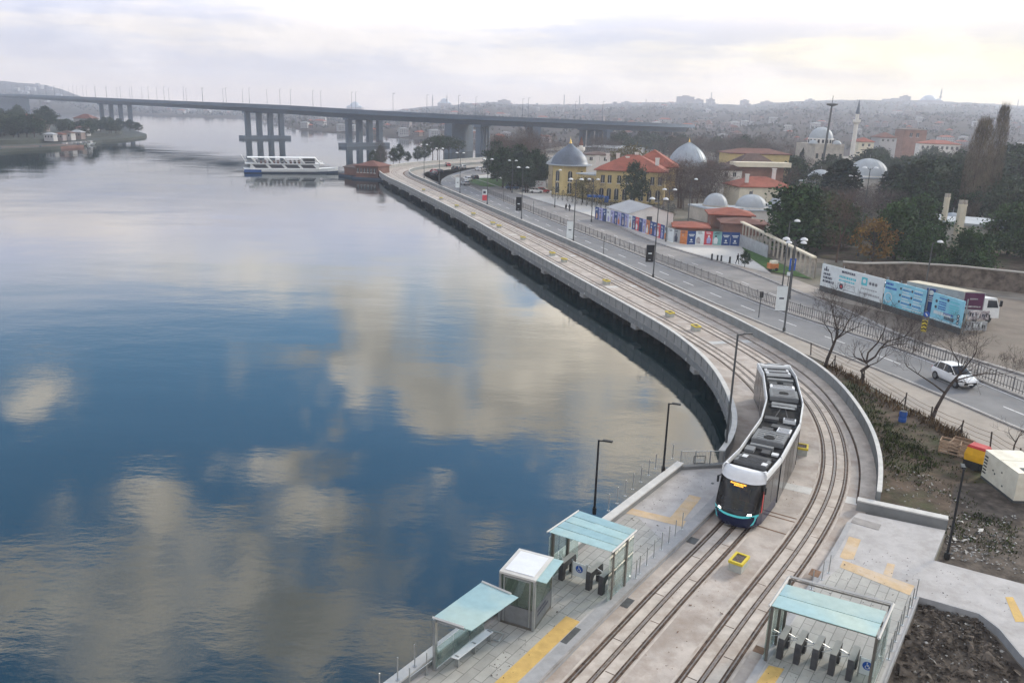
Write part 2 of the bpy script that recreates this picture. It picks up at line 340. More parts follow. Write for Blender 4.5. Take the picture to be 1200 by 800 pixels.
# ------------------------------------------------------------------ mesh builder
class MB:
    def __init__(s): s.v = []; s.f = []; s.m = []; s.mats = []
    def mi(s, mat):
        if mat not in s.mats: s.mats.append(mat)
        return s.mats.index(mat)
    def add(s, vs, fs, mat):
        o = len(s.v); k = s.mi(mat); s.v += [tuple(p) for p in vs]
        for f in fs: s.f.append(tuple(o + i for i in f)); s.m.append(k)
        return s
    def box(s, c, size, mat, rz=0.0, frame=None):
        hx, hy, hz = (q / 2 for q in size); c = Vector(c)
        P = [Vector((a, b, d)) for d in (-hz, hz) for a, b in ((-hx, -hy), (hx, -hy), (hx, hy), (-hx, hy))]
        if frame is not None: P = [c + frame @ p for p in P]
        else:
            cs, sn = math.cos(rz), math.sin(rz); P = [c + Vector((p.x * cs - p.y * sn, p.x * sn + p.y * cs, p.z)) for p in P]
        return s.add(P, [(3, 2, 1, 0), (4, 5, 6, 7), (0, 1, 5, 4), (1, 2, 6, 5), (2, 3, 7, 6), (3, 0, 4, 7)], mat)
    def tube(s, pts, rad, mat, n=6, cap=True):
        pts = [Vector(p) for p in pts]; rings = []; V = []; Fs = []
        for i, p in enumerate(pts):
            d = (pts[min(i + 1, len(pts) - 1)] - pts[max(i - 1, 0)]).normalized()
            a = d.cross(Vector((0, 0, 1)));
            if a.length < 1e-3: a = d.cross(Vector((1, 0, 0)))
            a.normalize(); b = d.cross(a); r = rad[i] if isinstance(rad, (list, tuple)) else rad
            for k in range(n): t = 2 * PI * k / n; V.append(p + (a * math.cos(t) + b * math.sin(t)) * r)
        for i in range(len(pts) - 1):
            for k in range(n): q = (k + 1) % n; Fs.append((i * n + k, i * n + q, i * n + n + q, i * n + n + k))
        if cap: Fs.append(tuple(range(n))[::-1]); Fs.append(tuple((len(pts) - 1) * n + k for k in range(n)))
        return s.add(V, Fs, mat)
    def cyl(s, c, r, h, mat, n=12, r2=None):
        c = Vector(c); return s.lathe(c, [(r, 0), (r if r2 is None else r2, h)], mat, n, True)
    def lathe(s, c, prof, mat, n=24, cap=False):
        c = Vector(c); V = []; Fs = []
        for r, z in prof:
            for k in range(n): t = 2 * PI * k / n; V.append(c + Vector((r * math.cos(t), r * math.sin(t), z)))
        for i in range(len(prof) - 1):
            for k in range(n): q = (k + 1) % n; Fs.append((i * n + k, i * n + q, i * n + n + q, i * n + n + k))
        if cap: Fs.append(tuple(range(n))[::-1]); Fs.append(tuple((len(prof) - 1) * n + k for k in range(n)))
        return s.add(V, Fs, mat)
    def prism(s, poly, z0, z1, mat, side=None, bottom=True):
        P = [Vector((p[0], p[1], 0)) for p in poly]; n = len(P)
        area = sum(P[i].x * P[(i + 1) % n].y - P[(i + 1) % n].x * P[i].y for i in range(n))
        if area < 0: P = P[::-1]
        tri = tessellate_polygon([P])
        tri = [t if (P[t[1]] - P[t[0]]).cross(P[t[2]] - P[t[0]]).z > 0 else t[::-1] for t in tri]
        top = [(p.x, p.y, z1) for p in P]
        s.add(top, tri, mat)
        if z0 is not None and z0 != z1:
            bot = [(p.x, p.y, z0) for p in P]
            s.add(bot + top, [(i, (i + 1) % n, n + (i + 1) % n, n + i) for i in range(n)], side or mat)
            if bottom: s.add(bot, [t[::-1] for t in tri], side or mat)
        return s
    def sweep(s, path, prof, mat, closed=True, caps=True):
        V = []; Fs = []; n = len(prof)
        for i, p in enumerate(path):
            a = path[max(i - 1, 0)]; b = path[min(i + 1, len(path) - 1)]
            d = Vector((b[0] - a[0], b[1] - a[1])).normalized(); r = Vector((d.y, -d.x)); z = p[2] if len(p) > 2 else 0
            for o, h in prof: V.append((p[0] + r.x * o, p[1] + r.y * o, z + h))
        rng = range(n) if closed else range(n - 1)
        for i in range(len(path) - 1):
            for k in rng: q = (k + 1) % n; Fs.append((i * n + k, i * n + q, i * n + n + q, i * n + n + k))
        if caps and closed and n > 2: Fs.append(tuple(range(n))[::-1]); Fs.append(tuple((len(path) - 1) * n + k for k in range(n)))
        return s.add(V, Fs, mat)
    def strip(s, path, o0, o1, z, mat): return s.sweep(path, [(o0, z), (o1, z)], mat, closed=False)
    def wallquad(s, p, q, z0, z1, mat, off=0.0):
        p = Vector(p[:2]).to_3d(); q = Vector(q[:2]).to_3d(); d = (q - p).normalized(); nrm = Vector((d.y, -d.x, 0)) * off
        a, b = p + nrm, q + nrm
        return s.add([(a.x, a.y, z0), (b.x, b.y, z0), (b.x, b.y, z1), (a.x, a.y, z1)], [(0, 1, 2, 3)], mat)
    def mesh(s, name, base=Vector((0, 0, 0))):
        me = bpy.data.meshes.new(name); me.from_pydata([tuple(Vector(p) - base) for p in s.v], [], s.f)
        for mt in s.mats: me.materials.append(MATS[mt])
        me.polygons.foreach_set('material_index', s.m); me.update(); return me
    def build(s, name, parent=None, smooth=False, angle=None, base=None):
        off = parent.location.copy() if parent is not None else Vector((0, 0, 0))
        pp = parent.parent if parent is not None else None
        while pp is not None: off += pp.location; pp = pp.parent
        if parent is None and base is not None: off = Vector(base)
        me = s.mesh(name, off)
        bm = bmesh.new(); bm.from_mesh(me); bmesh.ops.recalc_face_normals(bm, faces=bm.faces) if smooth != 'raw' else None; bm.to_mesh(me); bm.free()
        o = bpy.data.objects.new(name, me); COL.objects.link(o)
        if smooth is True:
            me.polygons.foreach_set('use_smooth', [True] * len(me.polygons))
            me.set_sharp_from_angle(angle=R_(angle or 40))
        if parent is not None: o.parent = parent
        elif base is not None: o.location = base
        return o
def tag(o, label, cat, group=None):
    o['label'] = label; o['category'] = cat
    if group: o['group'] = group
    return o
def struct(o): o['kind'] = 'structure'; return o
def stuff(o, label, cat): o['kind'] = 'stuff'; o['label'] = label; o['category'] = cat; return o
def thing(name, label, cat, loc, group=None):
    o = bpy.data.objects.new(name, None); COL.objects.link(o); o.location = loc; o.empty_display_size = .3
    return tag(o, label, cat, group)
def dup(root, loc, rz=None, label=None, group=None, scale=None):
    r = root.copy(); COL.objects.link(r); r.location = loc
    if rz is not None: r.rotation_euler = (0, 0, rz)
    if label: r['label'] = label
    if group: r['group'] = group
    if scale is not None: r.scale = scale if isinstance(scale, (tuple, list)) else (scale,) * 3
    for ch in list(root.children):
        c = ch.copy(); COL.objects.link(c); c.parent = r
        for g in list(ch.children):
            d = g.copy(); COL.objects.link(d); d.parent = c
    return r
def catmull(P, step=1.0):
    P = [Vector(p[:2]) for p in P]; P = [P[0] * 2 - P[1]] + P + [P[-1] * 2 - P[-2]]; out = []
    for i in range(1, len(P) - 2):
        a, b, c, d = P[i - 1:i + 3]; n = max(2, int((c - b).length / step))
        for k in range(n):
            t = k / n; out.append(.5 * (2 * b + (c - a) * t + (2 * a - 5 * b + 4 * c - d) * t * t + (3 * b - a - 3 * c + d) * t ** 3))
    out.append(P[-2]); return out
def resample(P, step):
    L = [0]
    for i in range(1, len(P)): L.append(L[-1] + (P[i] - P[i - 1]).length)
    n = int(L[-1] / step); out = []; j = 0
    for k in range(n + 1):
        s = k * step
        while j < len(L) - 2 and L[j + 1] < s: j += 1
        t = (s - L[j]) / max(1e-9, L[j + 1] - L[j]); out.append(P[j].lerp(P[j + 1], t))
    return out
def smooth(P, it=6):
    P = list(P)
    for _ in range(it): P = [P[0]] + [(P[i - 1] + 2 * P[i] + P[i + 1]) / 4 for i in range(1, len(P) - 1)] + [P[-1]]
    return P
def offset(P, o):
    out = []
    for i, p in enumerate(P):
        d = (P[min(i + 1, len(P) - 1)] - P[max(i - 1, 0)]).normalized(); out.append(p + Vector((d.y, -d.x)) * o)
    return out
def at_s(P, s):
    for i in range(len(P) - 1):
        l = (P[i + 1] - P[i]).length
        if s <= l: return P[i].lerp(P[i + 1], s / l), (P[i + 1] - P[i]).normalized()
        s -= l
    return P[-1], (P[-1] - P[-2]).normalized()
def nearest_s(P, q):
    q = Vector(q[:2]); best = (1e9, 0); s = 0
    for i in range(len(P) - 1):
        d = P[i + 1] - P[i]; l = d.length; t = max(0, min(1, (q - P[i]).dot(d) / (l * l))); e = (P[i] + d * t - q).length
        if e < best[0]: best = (e, s + t * l)
        s += l
    return best[1]

# ------------------------------------------------------------------ paths
RT = resample(smooth(catmull([(-8, 8), (2.0, 19.6), (8.2, 28.5), (12.1, 34.2), (15.0, 38.2), (17.5, 41.9), (19.4, 45), (21.4, 48.9), (23.2, 53.6), (24.35, 57.6), (25.05, 61.5),
        (25.4, 65.5), (25.2, 70), (24.5, 76), (23.0, 82.5), (20.9, 90.2), (17.2, 102), (13.9, 112.5), (9.2, 128.0), (2.3, 151.5), (-12.9, 198), (-31.4, 255), (-40.0, 281), (-45.5, 305),
        (-44, 328), (-36.5, 346), (-24, 366), (-2, 405), (25, 450)], 1.0), 8), 1.0)
LT = resample(smooth(offset(RT, -3.7), 4), 1.0)
LW = resample(smooth(catmull([(14.35, 50.3), (15.4, 52.1), (16.9, 56.3), (17.55, 60), (17.95, 63.6), (18.2, 67.2), (18.15, 71.5), (17.7, 76.2), (16.6, 82.5), (14.5, 90.0), (10.9, 102), (4.7, 122.5),
        (0.1, 138), (-11.9, 178), (-23.3, 213), (-34.6, 247), (-42.5, 270), (-49.5, 297), (-50.5, 318), (-44.5, 343), (-32, 368), (-10, 410), (16, 455)], 1.0), 6), 1.0)
RW = resample(smooth(catmull([(22.35, 44.9), (24.3, 49.1), (25.4, 52.3), (26.3, 55.3), (27.1, 59.1), (27.7, 63), (28.05, 67), (28.0, 71.2), (27.4, 76), (26.0, 83), (24.2, 90.5), (21.3, 101), (13.2, 130.2), (5.9, 153.5),
        (-9.5, 201), (-28.3, 258.5), (-36.0, 283), (-39.5, 303), (-37.5, 322), (-31, 338), (-19, 358), (3, 397), (29, 443)], 1.0), 6), 1.0)
WATER_Z = -2.0
# ------------------------------------------------------------------ water, ground, hills
b = MB(); S = 14000
b.add([(-S, -400, WATER_Z), (S, -400, WATER_Z), (S, S, WATER_Z), (-S, S, WATER_Z)], [(0, 1, 2, 3)], 'water'); struct(b.build('water'))
under = [p for p in offset(RT, -0.2)]
i0 = int(nearest_s(RT, (19.4, 45))); far_edge = [G(455, 199), G(500, 192.5), G(560, 186.5), G(620, 178.5), G(655, 172), G(700, 168)]
land = [(-16, 12), (-12.2, 16.2), (-4.2, 27.9), (11.4, 49.3), (15.5, 50.5)] + [tuple(p) for p in under[i0 + 8:int(nearest_s(RT, (-43, 296)))]] + [(-52, 303)] + [(p.x, p.y) for p in far_edge] + [(420, 640), (900, 640), (900, -30), (-40, -30)]
b = MB(); b.prism(land, -4, -0.12, 'ground', side='shaded_quay', bottom=False); struct(b.build('ground'))

# far shore and hills: a sheet in polar rings round the inlet
SHORE = [(-200, 520), (0, 1500), (150, 1450), (290, 1430), (325, 1000), (340, 870), (400, 800), (480, 700), (560, 655), (640, 640), (760, 640), (900, 560), (1500, 560)]
RIDGE = [(-200, 60), (0, 68), (50, 60), (90, 28), (140, 10), (200, 6), (330, 6), (420, 8), (455, 16), (480, 25), (513, 36), (570, 49), (600, 44), (640, 47), (700, 53), (760, 63), (800, 65), (860, 63), (940, 81), (1000, 88), (1060, 90), (1120, 89), (1200, 83), (1500, 75)]
def interp(T, x):
    if x <= T[0][0]: return T[0][1]
    for (a, va), (c, vc) in zip(T, T[1:]):
        if x <= c: return va + (vc - va) * (x - a) / (c - a)
    return T[-1][1]
def px_of(x, y): return 600 + FPX * x / y / (math.cos(PITCH))
def hill_z(px, D):
    s = interp(SHORE, px); r = interp(RIDGE, px)
    if D < s: return -0.6 if px > 640 else -6 + 5.5 * max(0, 1 - (s - D) / 25)
    t = min(1, (D - s) / (2600 - s)); t2 = t ** .8
    w = .5 + .5 * math.sin(px * .021 + D * .0031) * math.cos(D * .0052 - px * .011)
    return -0.5 + (r + .5) * (t2 * (.72 + .28 * t) + .16 * (w - .5) * math.sin(PI * t)) if D < 2650 else r * max(0, 1 - (D - 2650) / 1500)
Ds = [330, 400, 470, 540, 560, 600, 640, 660, 680, 700, 740, 780, 800, 830, 870, 900, 960, 1000, 1060, 1150, 1250, 1400, 1430, 1460, 1520, 1650, 1800, 1950, 2100, 2250, 2400, 2500, 2600, 2700, 3000, 3600, 4200]
PXS = list(range(-200, 1520, 8)); V = []; Fs = []
for D in Ds:
    for px in PXS:
        x = (px - 600) / FPX * D * math.cos(PITCH); V.append((x, D, hill_z(px, D) + (RNG.uniform(-1.5, 1.5) if D > 1000 and hill_z(px, D) > 5 else 0)))
n = len(PXS)
for i in range(len(Ds) - 1):
    for k in range(n - 1): Fs.append((i * n + k, i * n + k + 1, (i + 1) * n + k + 1, (i + 1) * n + k))
b = MB(); b.add(V, Fs, 'hillside'); struct(b.build('hills', smooth=True, angle=180))
def hill_pt(px, D): return Vector(((px - 600) / FPX * D * math.cos(PITCH), D, hill_z(px, D)))

# left headland
HL = [G(-120, 190, WATER_Z), G(0, 178.5, WATER_Z), G(60, 176, WATER_Z), G(95, 172, WATER_Z), G(120, 167, WATER_Z), G(150, 164.5, WATER_Z), G(170, 162, WATER_Z), G(172, 159.5, WATER_Z), G(150, 152.5, WATER_Z), G(128, 147, WATER_Z), G(60, 141, WATER_Z), G(-200, 134, WATER_Z)]
hp = [(p.x, p.y) for p in HL]
b = MB(); b.prism(hp, -4, -.6, 'headland_ground', bottom=False)
cx = sum(p[0] for p in hp) / len(hp); cy = sum(p[1] for p in hp) / len(hp)
b2 = [(cx + (p[0] - cx) * .86 - 8, cy + (p[1] - cy) * .86) for p in hp]; b.prism(b2, -1.3, 1.6, 'headland_ground', bottom=False)
b3 = [(cx + (p[0] - cx) * .55 - 60, cy + (p[1] - cy) * .55) for p in hp]; b.prism(b3, 1.5, 6.5, 'headland_ground', bottom=False); struct(b.build('headland'))

# ------------------------------------------------------------------ tram viaduct and station slab
iR = int(nearest_s(RT, (17.6, 42)))
near_left = offset(LT, -3.0); near_right = offset(RT, 2.2)
b = MB()
deck = [tuple(p) for p in LW] + [tuple(p) for p in RW[::-1]]
b.prism(deck, None, 0.0, 'concrete')
slab = [tuple(p) for p in near_left[:int(nearest_s(LT, (15.6, 48)))]] + [(15.2, 50.6), (18, 56.5), (22.4, 56), (24.2, 49.2), (22.35, 44.9)] + [tuple(p) for p in near_right[:int(nearest_s(RT, (20.5, 45.5)))][::-1]]
b.prism(slab, None, -0.004, 'concrete')
struct(b.build('tramway_deck'))
# pale cross bands on the deck between the tracks
b = MB()
for q in [(935, 572), (800, 403), (720, 336), (655, 300), (600, 275)]:
    c = G(*q, 0); s_ = nearest_s(RT, c); p, d = at_s(RT, s_); n_ = Vector((d.y, -d.x))
    for o0, o1 in ((-2.75, -0.98), (0.98, 2.1)):
        a = [p + n_ * o0 - d * .5, p + n_ * o1 - d * .5, p + n_ * o1 + d * .5, p + n_ * o0 + d * .5]
        b.add([(v.x, v.y, .005) for v in a], [(0, 1, 2, 3)], 'white_edge')
for q in [(905, 600), (895, 618), (915, 607)]:
    c = G(*q, 0); p, d = at_s(RT, nearest_s(RT, c)); n_ = Vector((d.y, -d.x)); w = .06
    a = [p + n_ * -2.75 - d * w, p + n_ * -.98 - d * w, p + n_ * -.98 + d * w, p + n_ * -2.75 + d * w]
    b.add([(v.x, v.y, .005) for v in a], [(0, 1, 2, 3)], 'rust')
struct(b.build('deck_joint'))

# walls of the viaduct
w = thing('viaduct_wall', 'pale concrete parapet and girder of the tram viaduct along the water', 'viaduct wall', (14.35, 50.3, 0))
b = MB(); b.sweep(LW, [(0, -.02), (-.24, -.02), (-.24, 1.02), (0, 1.02)], 'parapet'); b.build('parapet', w)
b = MB(); b.sweep(LW, [(.06, 1.02), (-.32, 1.02), (-.32, 1.10), (.06, 1.10)], 'white_edge'); b.build('coping', w)
b = MB(); b.sweep(LW, [(-.20, -.03), (-.42, -.03), (-.36, -.72), (-.1, -.72)], 'girder'); b.sweep(LW, [(-.26, -.02), (-.30, -.02), (-.30, .05), (-.26, .05)], 'parapet')
s_ = 1.0; L_ = len(LW) - 2
while s_ < L_:
    p, d = at_s(LW, s_); nn = Vector((d.y, -d.x)); ang = math.atan2(d.y, d.x)
    c = p - nn * .265; b.box((c.x, c.y, .45), (.05, .06, 1.05), 'wallgrey', ang)
    c = p - nn * .41; b.box((c.x, c.y, -.5), (.10, .07, .3), 'parapet' if int(s_) % 3 else 'white_edge', ang)
    s_ += 2.0
b.build('girder', w)
b = MB(); b.sweep(LW, [(3.2, -.5), (3.2, -3.2)], 'shaded_quay', closed=False); b.sweep(LW, [(-.1, -.66), (3.3, -.66)], 'shaded_quay', closed=False); b.build('quay_face', w)
k = 0; s_ = 3.0
while s_ < 285:
    p, d = at_s(LW, s_); nn = Vector((d.y, -d.x)); c = p + nn * .9
    if k < 99: q = MB(); q.cyl((c.x, c.y, -3.4), .34, 2.75, 'shaded_quay', 8); q.build('pile', w)
    s_ += 2.9; k += 1
s_ = 8.0
while s_ < 285:
    p, d = at_s(LW, s_); nn = Vector((d.y, -d.x)); c = p - nn * .15; ang = math.atan2(d.y, d.x)
    q = MB(); q.box((c.x, c.y, -.82), (1.3, .9, .45), 'parapet', ang); q.build('bracket', w); s_ += 16.5
w2 = thing('viaduct_wall', 'grey concrete wall between the curving tram track and the road', 'viaduct wall', (22.35, 44.9, 0))
b = MB(); b.sweep(RW, [(0, -.3), (.24, -.3), (.24, 1.04), (0, 1.04)], 'wallgrey')
s_ = 1.0
while s_ < len(RW) - 2:
    p, d = at_s(RW, s_); nn = Vector((d.y, -d.x)); ang = math.atan2(d.y, d.x)
    for o in (-.012, .252): c = p + nn * o; b.box((c.x, c.y, .5), (.05, .03, 1.0), 'girder', ang)
    s_ += 2.0
b.build('wall_face', w2)
b = MB(); b.sweep(RW, [(-.02, 1.04), (.26, 1.04), (.26, 1.09), (-.02, 1.09)], 'white_edge'); b.build('coping', w2)
b = MB(); b.sweep(RW, [(-.005, .002), (-.95, .002), (-.95, .14), (-.005, .14)], 'slab_light')
b.sweep(RW, [(-.95, .004), (-1.06, .004), (-1.06, .012), (-.95, .012)], 'groove'); b.build('walkway', w2)
b = MB(); b.sweep(RW[60:], [(-1.6, .003), (-2.1, .003), (-2.1, .01), (-1.6, .01)], 'rust'); struct(b.build('cable_trough'))

# tracks
def track(P, label):
    t = thing('tram_track', label, 'tram track', (P[0].x, P[0].y, 0), 'pair of tram tracks')
    b = MB()
    for o0, o1 in ((-.60, -.17), (.17, .60)): b.strip(P, o0, o1, .012, 'slab_light')
    for o in (-1.02, .92): b.strip(P, o, o + .10, .010, 'slab_light')
    s_ = 2.0; m = 0
    while s_ < len(P) - 2 and s_ < 170:
        p, d = at_s(P, s_); nn = Vector((d.y, -d.x))
        for o0, o1 in ((-.60, -.17), (.17, .60)):
            if m % 2 == (o0 > 0): continue
            a = [p + nn * o0 - d * .025, p + nn * o1 - d * .025, p + nn * o1 + d * .025, p + nn * o0 + d * .025]
            b.add([(v.x, v.y, .017) for v in a], [(0, 1, 2, 3)], 'groove')
        s_ += 2.2; m += 1
    b.build('slab', t)
    b = MB()
    for o in (-.80, .60): b.strip(P, o - .08, o + .26, .006, 'groove')
    b.build('rail_groove', t)
    for o in (-.7175, .7175):
        b = MB(); b.sweep(P, [(o - .03, .0), (o + .03, .0), (o + .03, .03), (o - .03, .03)], 'steel_rail'); b.build('rail', t)
    b = MB(); b.strip(P, -.17, .17, .008, 'slab_light'); b.strip(P, -.13, -.06, .016, 'groove'); b.strip(P, .06, .13, .016, 'groove'); b.strip(P, -.05, .05, .018, 'steel_rail'); b.build('power_rail', t)
track(RT, 'empty tram track on the landward side of the curve'); track(LT, 'tram track on the water side with the tram standing on it')

# ------------------------------------------------------------------ platforms
PZ = .28
el = offset(LT, -1.53); er = offset(RT, 1.60)
kl = int(nearest_s(LT, (15.1, 48.4))); k0 = int(nearest_s(LT, (-10, 12)))
wA, wB = Vector((-13.2, 14.7)), Vector((11.27, 49.15))
platL = [tuple(wA), tuple(wB), (14.3, 49.75)] + [tuple(p) for p in el[k0:kl][::-1]]
b = MB(); b.prism(platL, -3.5, PZ, 'platform_plain', side='edge_stone', bottom=False); struct(b.build('station_platform'))
wd_ = (wB - wA).normalized(); wn_ = Vector((wd_.y, -wd_.x))     # wn_ points to the tracks
def along(px, py): return (Vector(G(px, py, PZ)[:2]) - wA).dot(wd_)
sP = along(735, 598)                                            # pavers reach this far along
def bandpts(s0, s1): return [(s0, s1)]
# paver field (water side to yellow strip)
kp = int(nearest_s(LT, wA + wd_ * sP + wn_ * 4.6))
pav = [tuple(wA + wn_ * .45 + wd_ * .5), tuple(wA + wn_ * .45 + wd_ * sP)] + [tuple(p) for p in offset(LT, -2.25)[k0 + 1:kp][::-1]]
b = MB(); b.prism(pav, None, PZ + .004, 'pavers'); struct(b.build('paver_field'))
b = MB(); b.strip(el[k0:kl], -.0, -.62, PZ + .008, 'edge_stone'); b.sweep(el[k0:kl], [(.02, PZ - .10), (-.06, PZ - .10), (-.06, PZ + .013), (.02, PZ + .013)], 'kerbstone'); struct(b.build('platform_kerb'))
ky = int(nearest_s(LT, Vector(G(700, 703, PZ)[:2])))
b = MB(); b.strip(LT[k0:ky], -2.95, -2.22, PZ + .009, 'tactile_yellow'); struct(b.build('tactile_strip'))
b = MB()
A0, A1 = G(733, 601, PZ), G(800, 617, PZ); d_ = (A1 - A0).normalized(); n_ = Vector((-d_.y, d_.x, 0)) * .75
b.add([A0, A1, A1 + n_, A0 + n_], [(0, 1, 2, 3)], 'tactile_pale')
A0, A1 = G(797, 614, PZ), G(822, 583, PZ); d_ = (A1 - A0).normalized(); n_ = Vector((d_.y, -d_.x, 0)) * -.75
b.add([A0, A1, A1 + n_, A0 + n_], [(0, 1, 2, 3)], 'tactile_pale')
for v in range(8): b.v[v] = (b.v[v][0], b.v[v][1], PZ + (.009 if v < 4 else .013))
struct(b.build('tactile_strip'))
# drain covers, stains
b = MB()
for (x, y, z, l, ww) in [(669, 744, PZ + .012, 1.3, .3), (733, 705, .012, .8, .6), (812, 633, .012, .7, .5), (835, 566, PZ + .012, .22, .16)]:
    c = G(x, y, z); b.box((c.x, c.y, z), (l, ww, .012), 'dark_steel', TRK)
for o in b.v: pass
struct(b.build('drain_cover'))
# water-side ledge
pw = thing('platform_parapet', 'low pale concrete ledge along the water edge of the platform', 'parapet', (wA.x, wA.y, PZ))
q0, q1 = wA, wB
b = MB(); b.sweep([q0, q1], [(0, -2.0), (-.14, -2.0), (-.14, PZ + .36), (0, PZ + .36)], 'parapet'); b.sweep([q0, q1], [(-.2, PZ + .36), (.28, PZ + .36), (.28, PZ + .45), (-.2, PZ + .45)], 'white_edge')
b.sweep([q0, q1], [(.02, PZ), (.22, PZ), (.22, PZ + .36), (.02, PZ + .36)], 'girder'); b.build('ledge', pw)
q2, q3 = wB, Vector((14.4, 49.75))
b = MB(); b.sweep([q2, q3], [(-.06, PZ), (.3, PZ), (.3, PZ + .22), (-.06, PZ + .22)], 'girder'); b.build('end_ledge', pw)

# right platform and ramp
kA = int(nearest_s(RT, Vector(G(1002, 601, PZ)[:2]))); kB = int(nearest_s(RT, (2, 19)))
g = lambda x, y: tuple(G(x, y, PZ)[:2])
rp = [tuple(p) for p in er[kB:kA]] + [g(1006, 600), g(1108, 621), g(1094, 656), g(1200, 684), g(1330, 730), g(1330, 800), g(1230, 800), g(1196, 766), g(1172, 737), g(1148, 719), g(1120, 711), g(1076, 699), g(1036, 800), g(1010, 880), g(960, 1080)]
b = MB(); b.prism(rp, -.3, PZ, 'platform_plain', side='edge_stone', bottom=False); struct(b.build('station_platform'))
kC = int(nearest_s(RT, Vector(G(955, 672, PZ)[:2])))
rpv = [tuple(p) for p in offset(RT, 1.95)[kB + 1:kC]] + [g(985, 664), g(1065, 690), g(1070, 702), g(1030, 800), g(1004, 880), g(955, 1080)]
b = MB(); b.prism(rpv, None, PZ + .004, 'pavers'); struct(b.build('paver_field'))
b = MB(); b.strip(er[kB:kA], 0, .3, PZ + .008, 'edge_stone'); struct(b.build('platform_kerb'))
b = MB()
def patch(pts, mat, z=PZ + .009): b.add([G(x, y, z) for x, y in pts], [tuple(range(len(pts)))], mat)
patch([(990, 655), (984, 652), (995, 628), (1009, 632), (1000, 655)], 'tactile_pale')
patch([(984, 664), (988, 656), (1072, 686), (1066, 697)], 'tactile_pale', PZ + .013)
patch([(1035, 672), (1040, 659), (1049, 661), (1045, 676)], 'tactile_pale')
patch([(1178, 699), (1187, 699), (1202, 728), (1190, 728)], 'tactile_yellow')
kk = int(nearest_s(RT, Vector(G(905, 781, PZ)[:2])))
b.strip(RT[kB:kk], 2.25, 3.0, PZ + .009, 'tactile_pale')
patch([(886, 800), (901, 779), (919, 783), (908, 800)], 'tactile_yellow', PZ + .015)
struct(b.build('tactile_strip'))
b = MB()
for (x, y, l, ww, m_) in [(1015, 613, 1.5, .8, 'kerbstone'), (890, 761, .5, .45, 'rust'), (955, 671, .7, .5, 'rust')]:
    c = G(x, y, PZ + .012); b.box(c, (l, ww, .012), m_, TRK + (PI / 2 if x == 1015 else 0))
struct(b.build('drain_cover'))
kb = thing('kerb_beam', 'pale concrete beam along the far edge of the right platform', 'kerb', G(1005, 597, PZ))
b = MB(); P_ = [Vector(G(1003, 596, 0)[:2]), Vector(G(1109, 619, 0)[:2])]; b.sweep(P_, [(-.25, -.2), (.2, -.2), (.2, PZ + .32), (-.25, PZ + .32)], 'girder'); b.sweep(P_, [(-.3, PZ + .32), (.22, PZ + .32), (.22, PZ + .4), (-.3, PZ + .4)], 'white_edge'); b.build('beam', kb)
pe = MB(); P_ = [Vector(G(x, y, PZ)[:2]) for x, y in ((1036, 800), (1076, 699), (1120, 711), (1148, 719), (1172, 737), (1196, 766), (1230, 800))]
pe.sweep(P_, [(-.04, -.2), (.05, -.2), (.05, PZ + .03), (-.04, PZ + .03)], 'edge_stone'); struct(pe.build('kerb'))
b = MB(); b.prism([g(1036, 802), g(1078, 701), g(1120, 713), g(1146, 721), g(1170, 739), g(1194, 768), g(1228, 802), g(1260, 900), g(1000, 900)], None, -.09, 'rubble'); struct(b.build('dirt_ground'))
b = MB(); b.prism([g(1110, 621), g(1098, 655), g(1200, 681), g(1330, 700), g(1330, 560), g(1200, 560), g(1120, 560)], None, -.085, 'rubble'); struct(b.build('dirt_ground'))

# ------------------------------------------------------------------ roads
def road(name, low, up, z, mat, step=2.0):
    A = resample(smooth(catmull(low, 1.5), 6), 1.0); B = resample(smooth(catmull(up, 1.5), 6), 1.0); n = 160
    def even(P):
        L = sum((P[i + 1] - P[i]).length for i in range(len(P) - 1)); return [at_s(P, L * k / n * .9999)[0] for k in range(n + 1)]
    A, B = even(A), even(B); b = MB(); V = [(p.x, p.y, z) for p in A] + [(p.x, p.y, z) for p in B]
    b.add(V, [(i, i + 1, n + 2 + i, n + 1 + i) for i in range(n)], mat); struct(b.build(name)); return A, B
gz = lambda pts: [tuple(G(x, y, 0)[:2]) for x, y in pts]
low1 = [(46, 36), (42.5, 49.5)] + gz([(1179, 495), (1049.5, 440), (960, 405), (900, 381), (830, 352), (765, 323), (671.7, 283), (611, 256), (560, 234), (515, 215), (500, 208)]) + [(-34, 300), (-31, 325), (-18, 352), (2, 385), (34, 435)]
up1 = [(53, 40), (48, 55)] + gz([(1200, 467), (1072, 415), (980, 385), (900, 359), (880, 351), (780, 311.5), (680, 272), (600, 240), (550, 218), (530, 207)]) + [(-21, 300), (-18, 322), (-7, 348), (12, 382), (42, 432)]
A1, B1 = road('road', low1, up1, -.06, 'asphalt')
RWs = offset(RW, .3)
pv_low = [(46, 36), (42.5, 49.5)] + [tuple(p) for p in A1[20:]]
# pavement between the wall and the road
side_low = [(40.5, 34), (37.6, 47)] + gz([(1190, 541), (1125, 507), (1060, 475), (1012, 446), (978, 429), (945, 414)]) + [tuple(p + Vector((.15, 0))) for p in RWs[42:270:6]]
road('pavement', side_low, [tuple(p) for p in A1[0:145:3]], -.04, 'pavement')
up2 = [(62, 44), (53.5, 62)] + gz([(1200, 440), (1060, 396), (1000, 368), (940, 344.5), (860, 312.5), (765, 283.5), (700, 256), (620, 232), (575, 216), (550, 207)]) + [(-11, 305), (-7, 325), (4, 348), (22, 380), (52, 430)]
low2 = [tuple(p) for p in offset(B1, 1.0)[0:161:4]]
A2, B2 = road('road', low2, up2, -.055, 'asphalt_old')
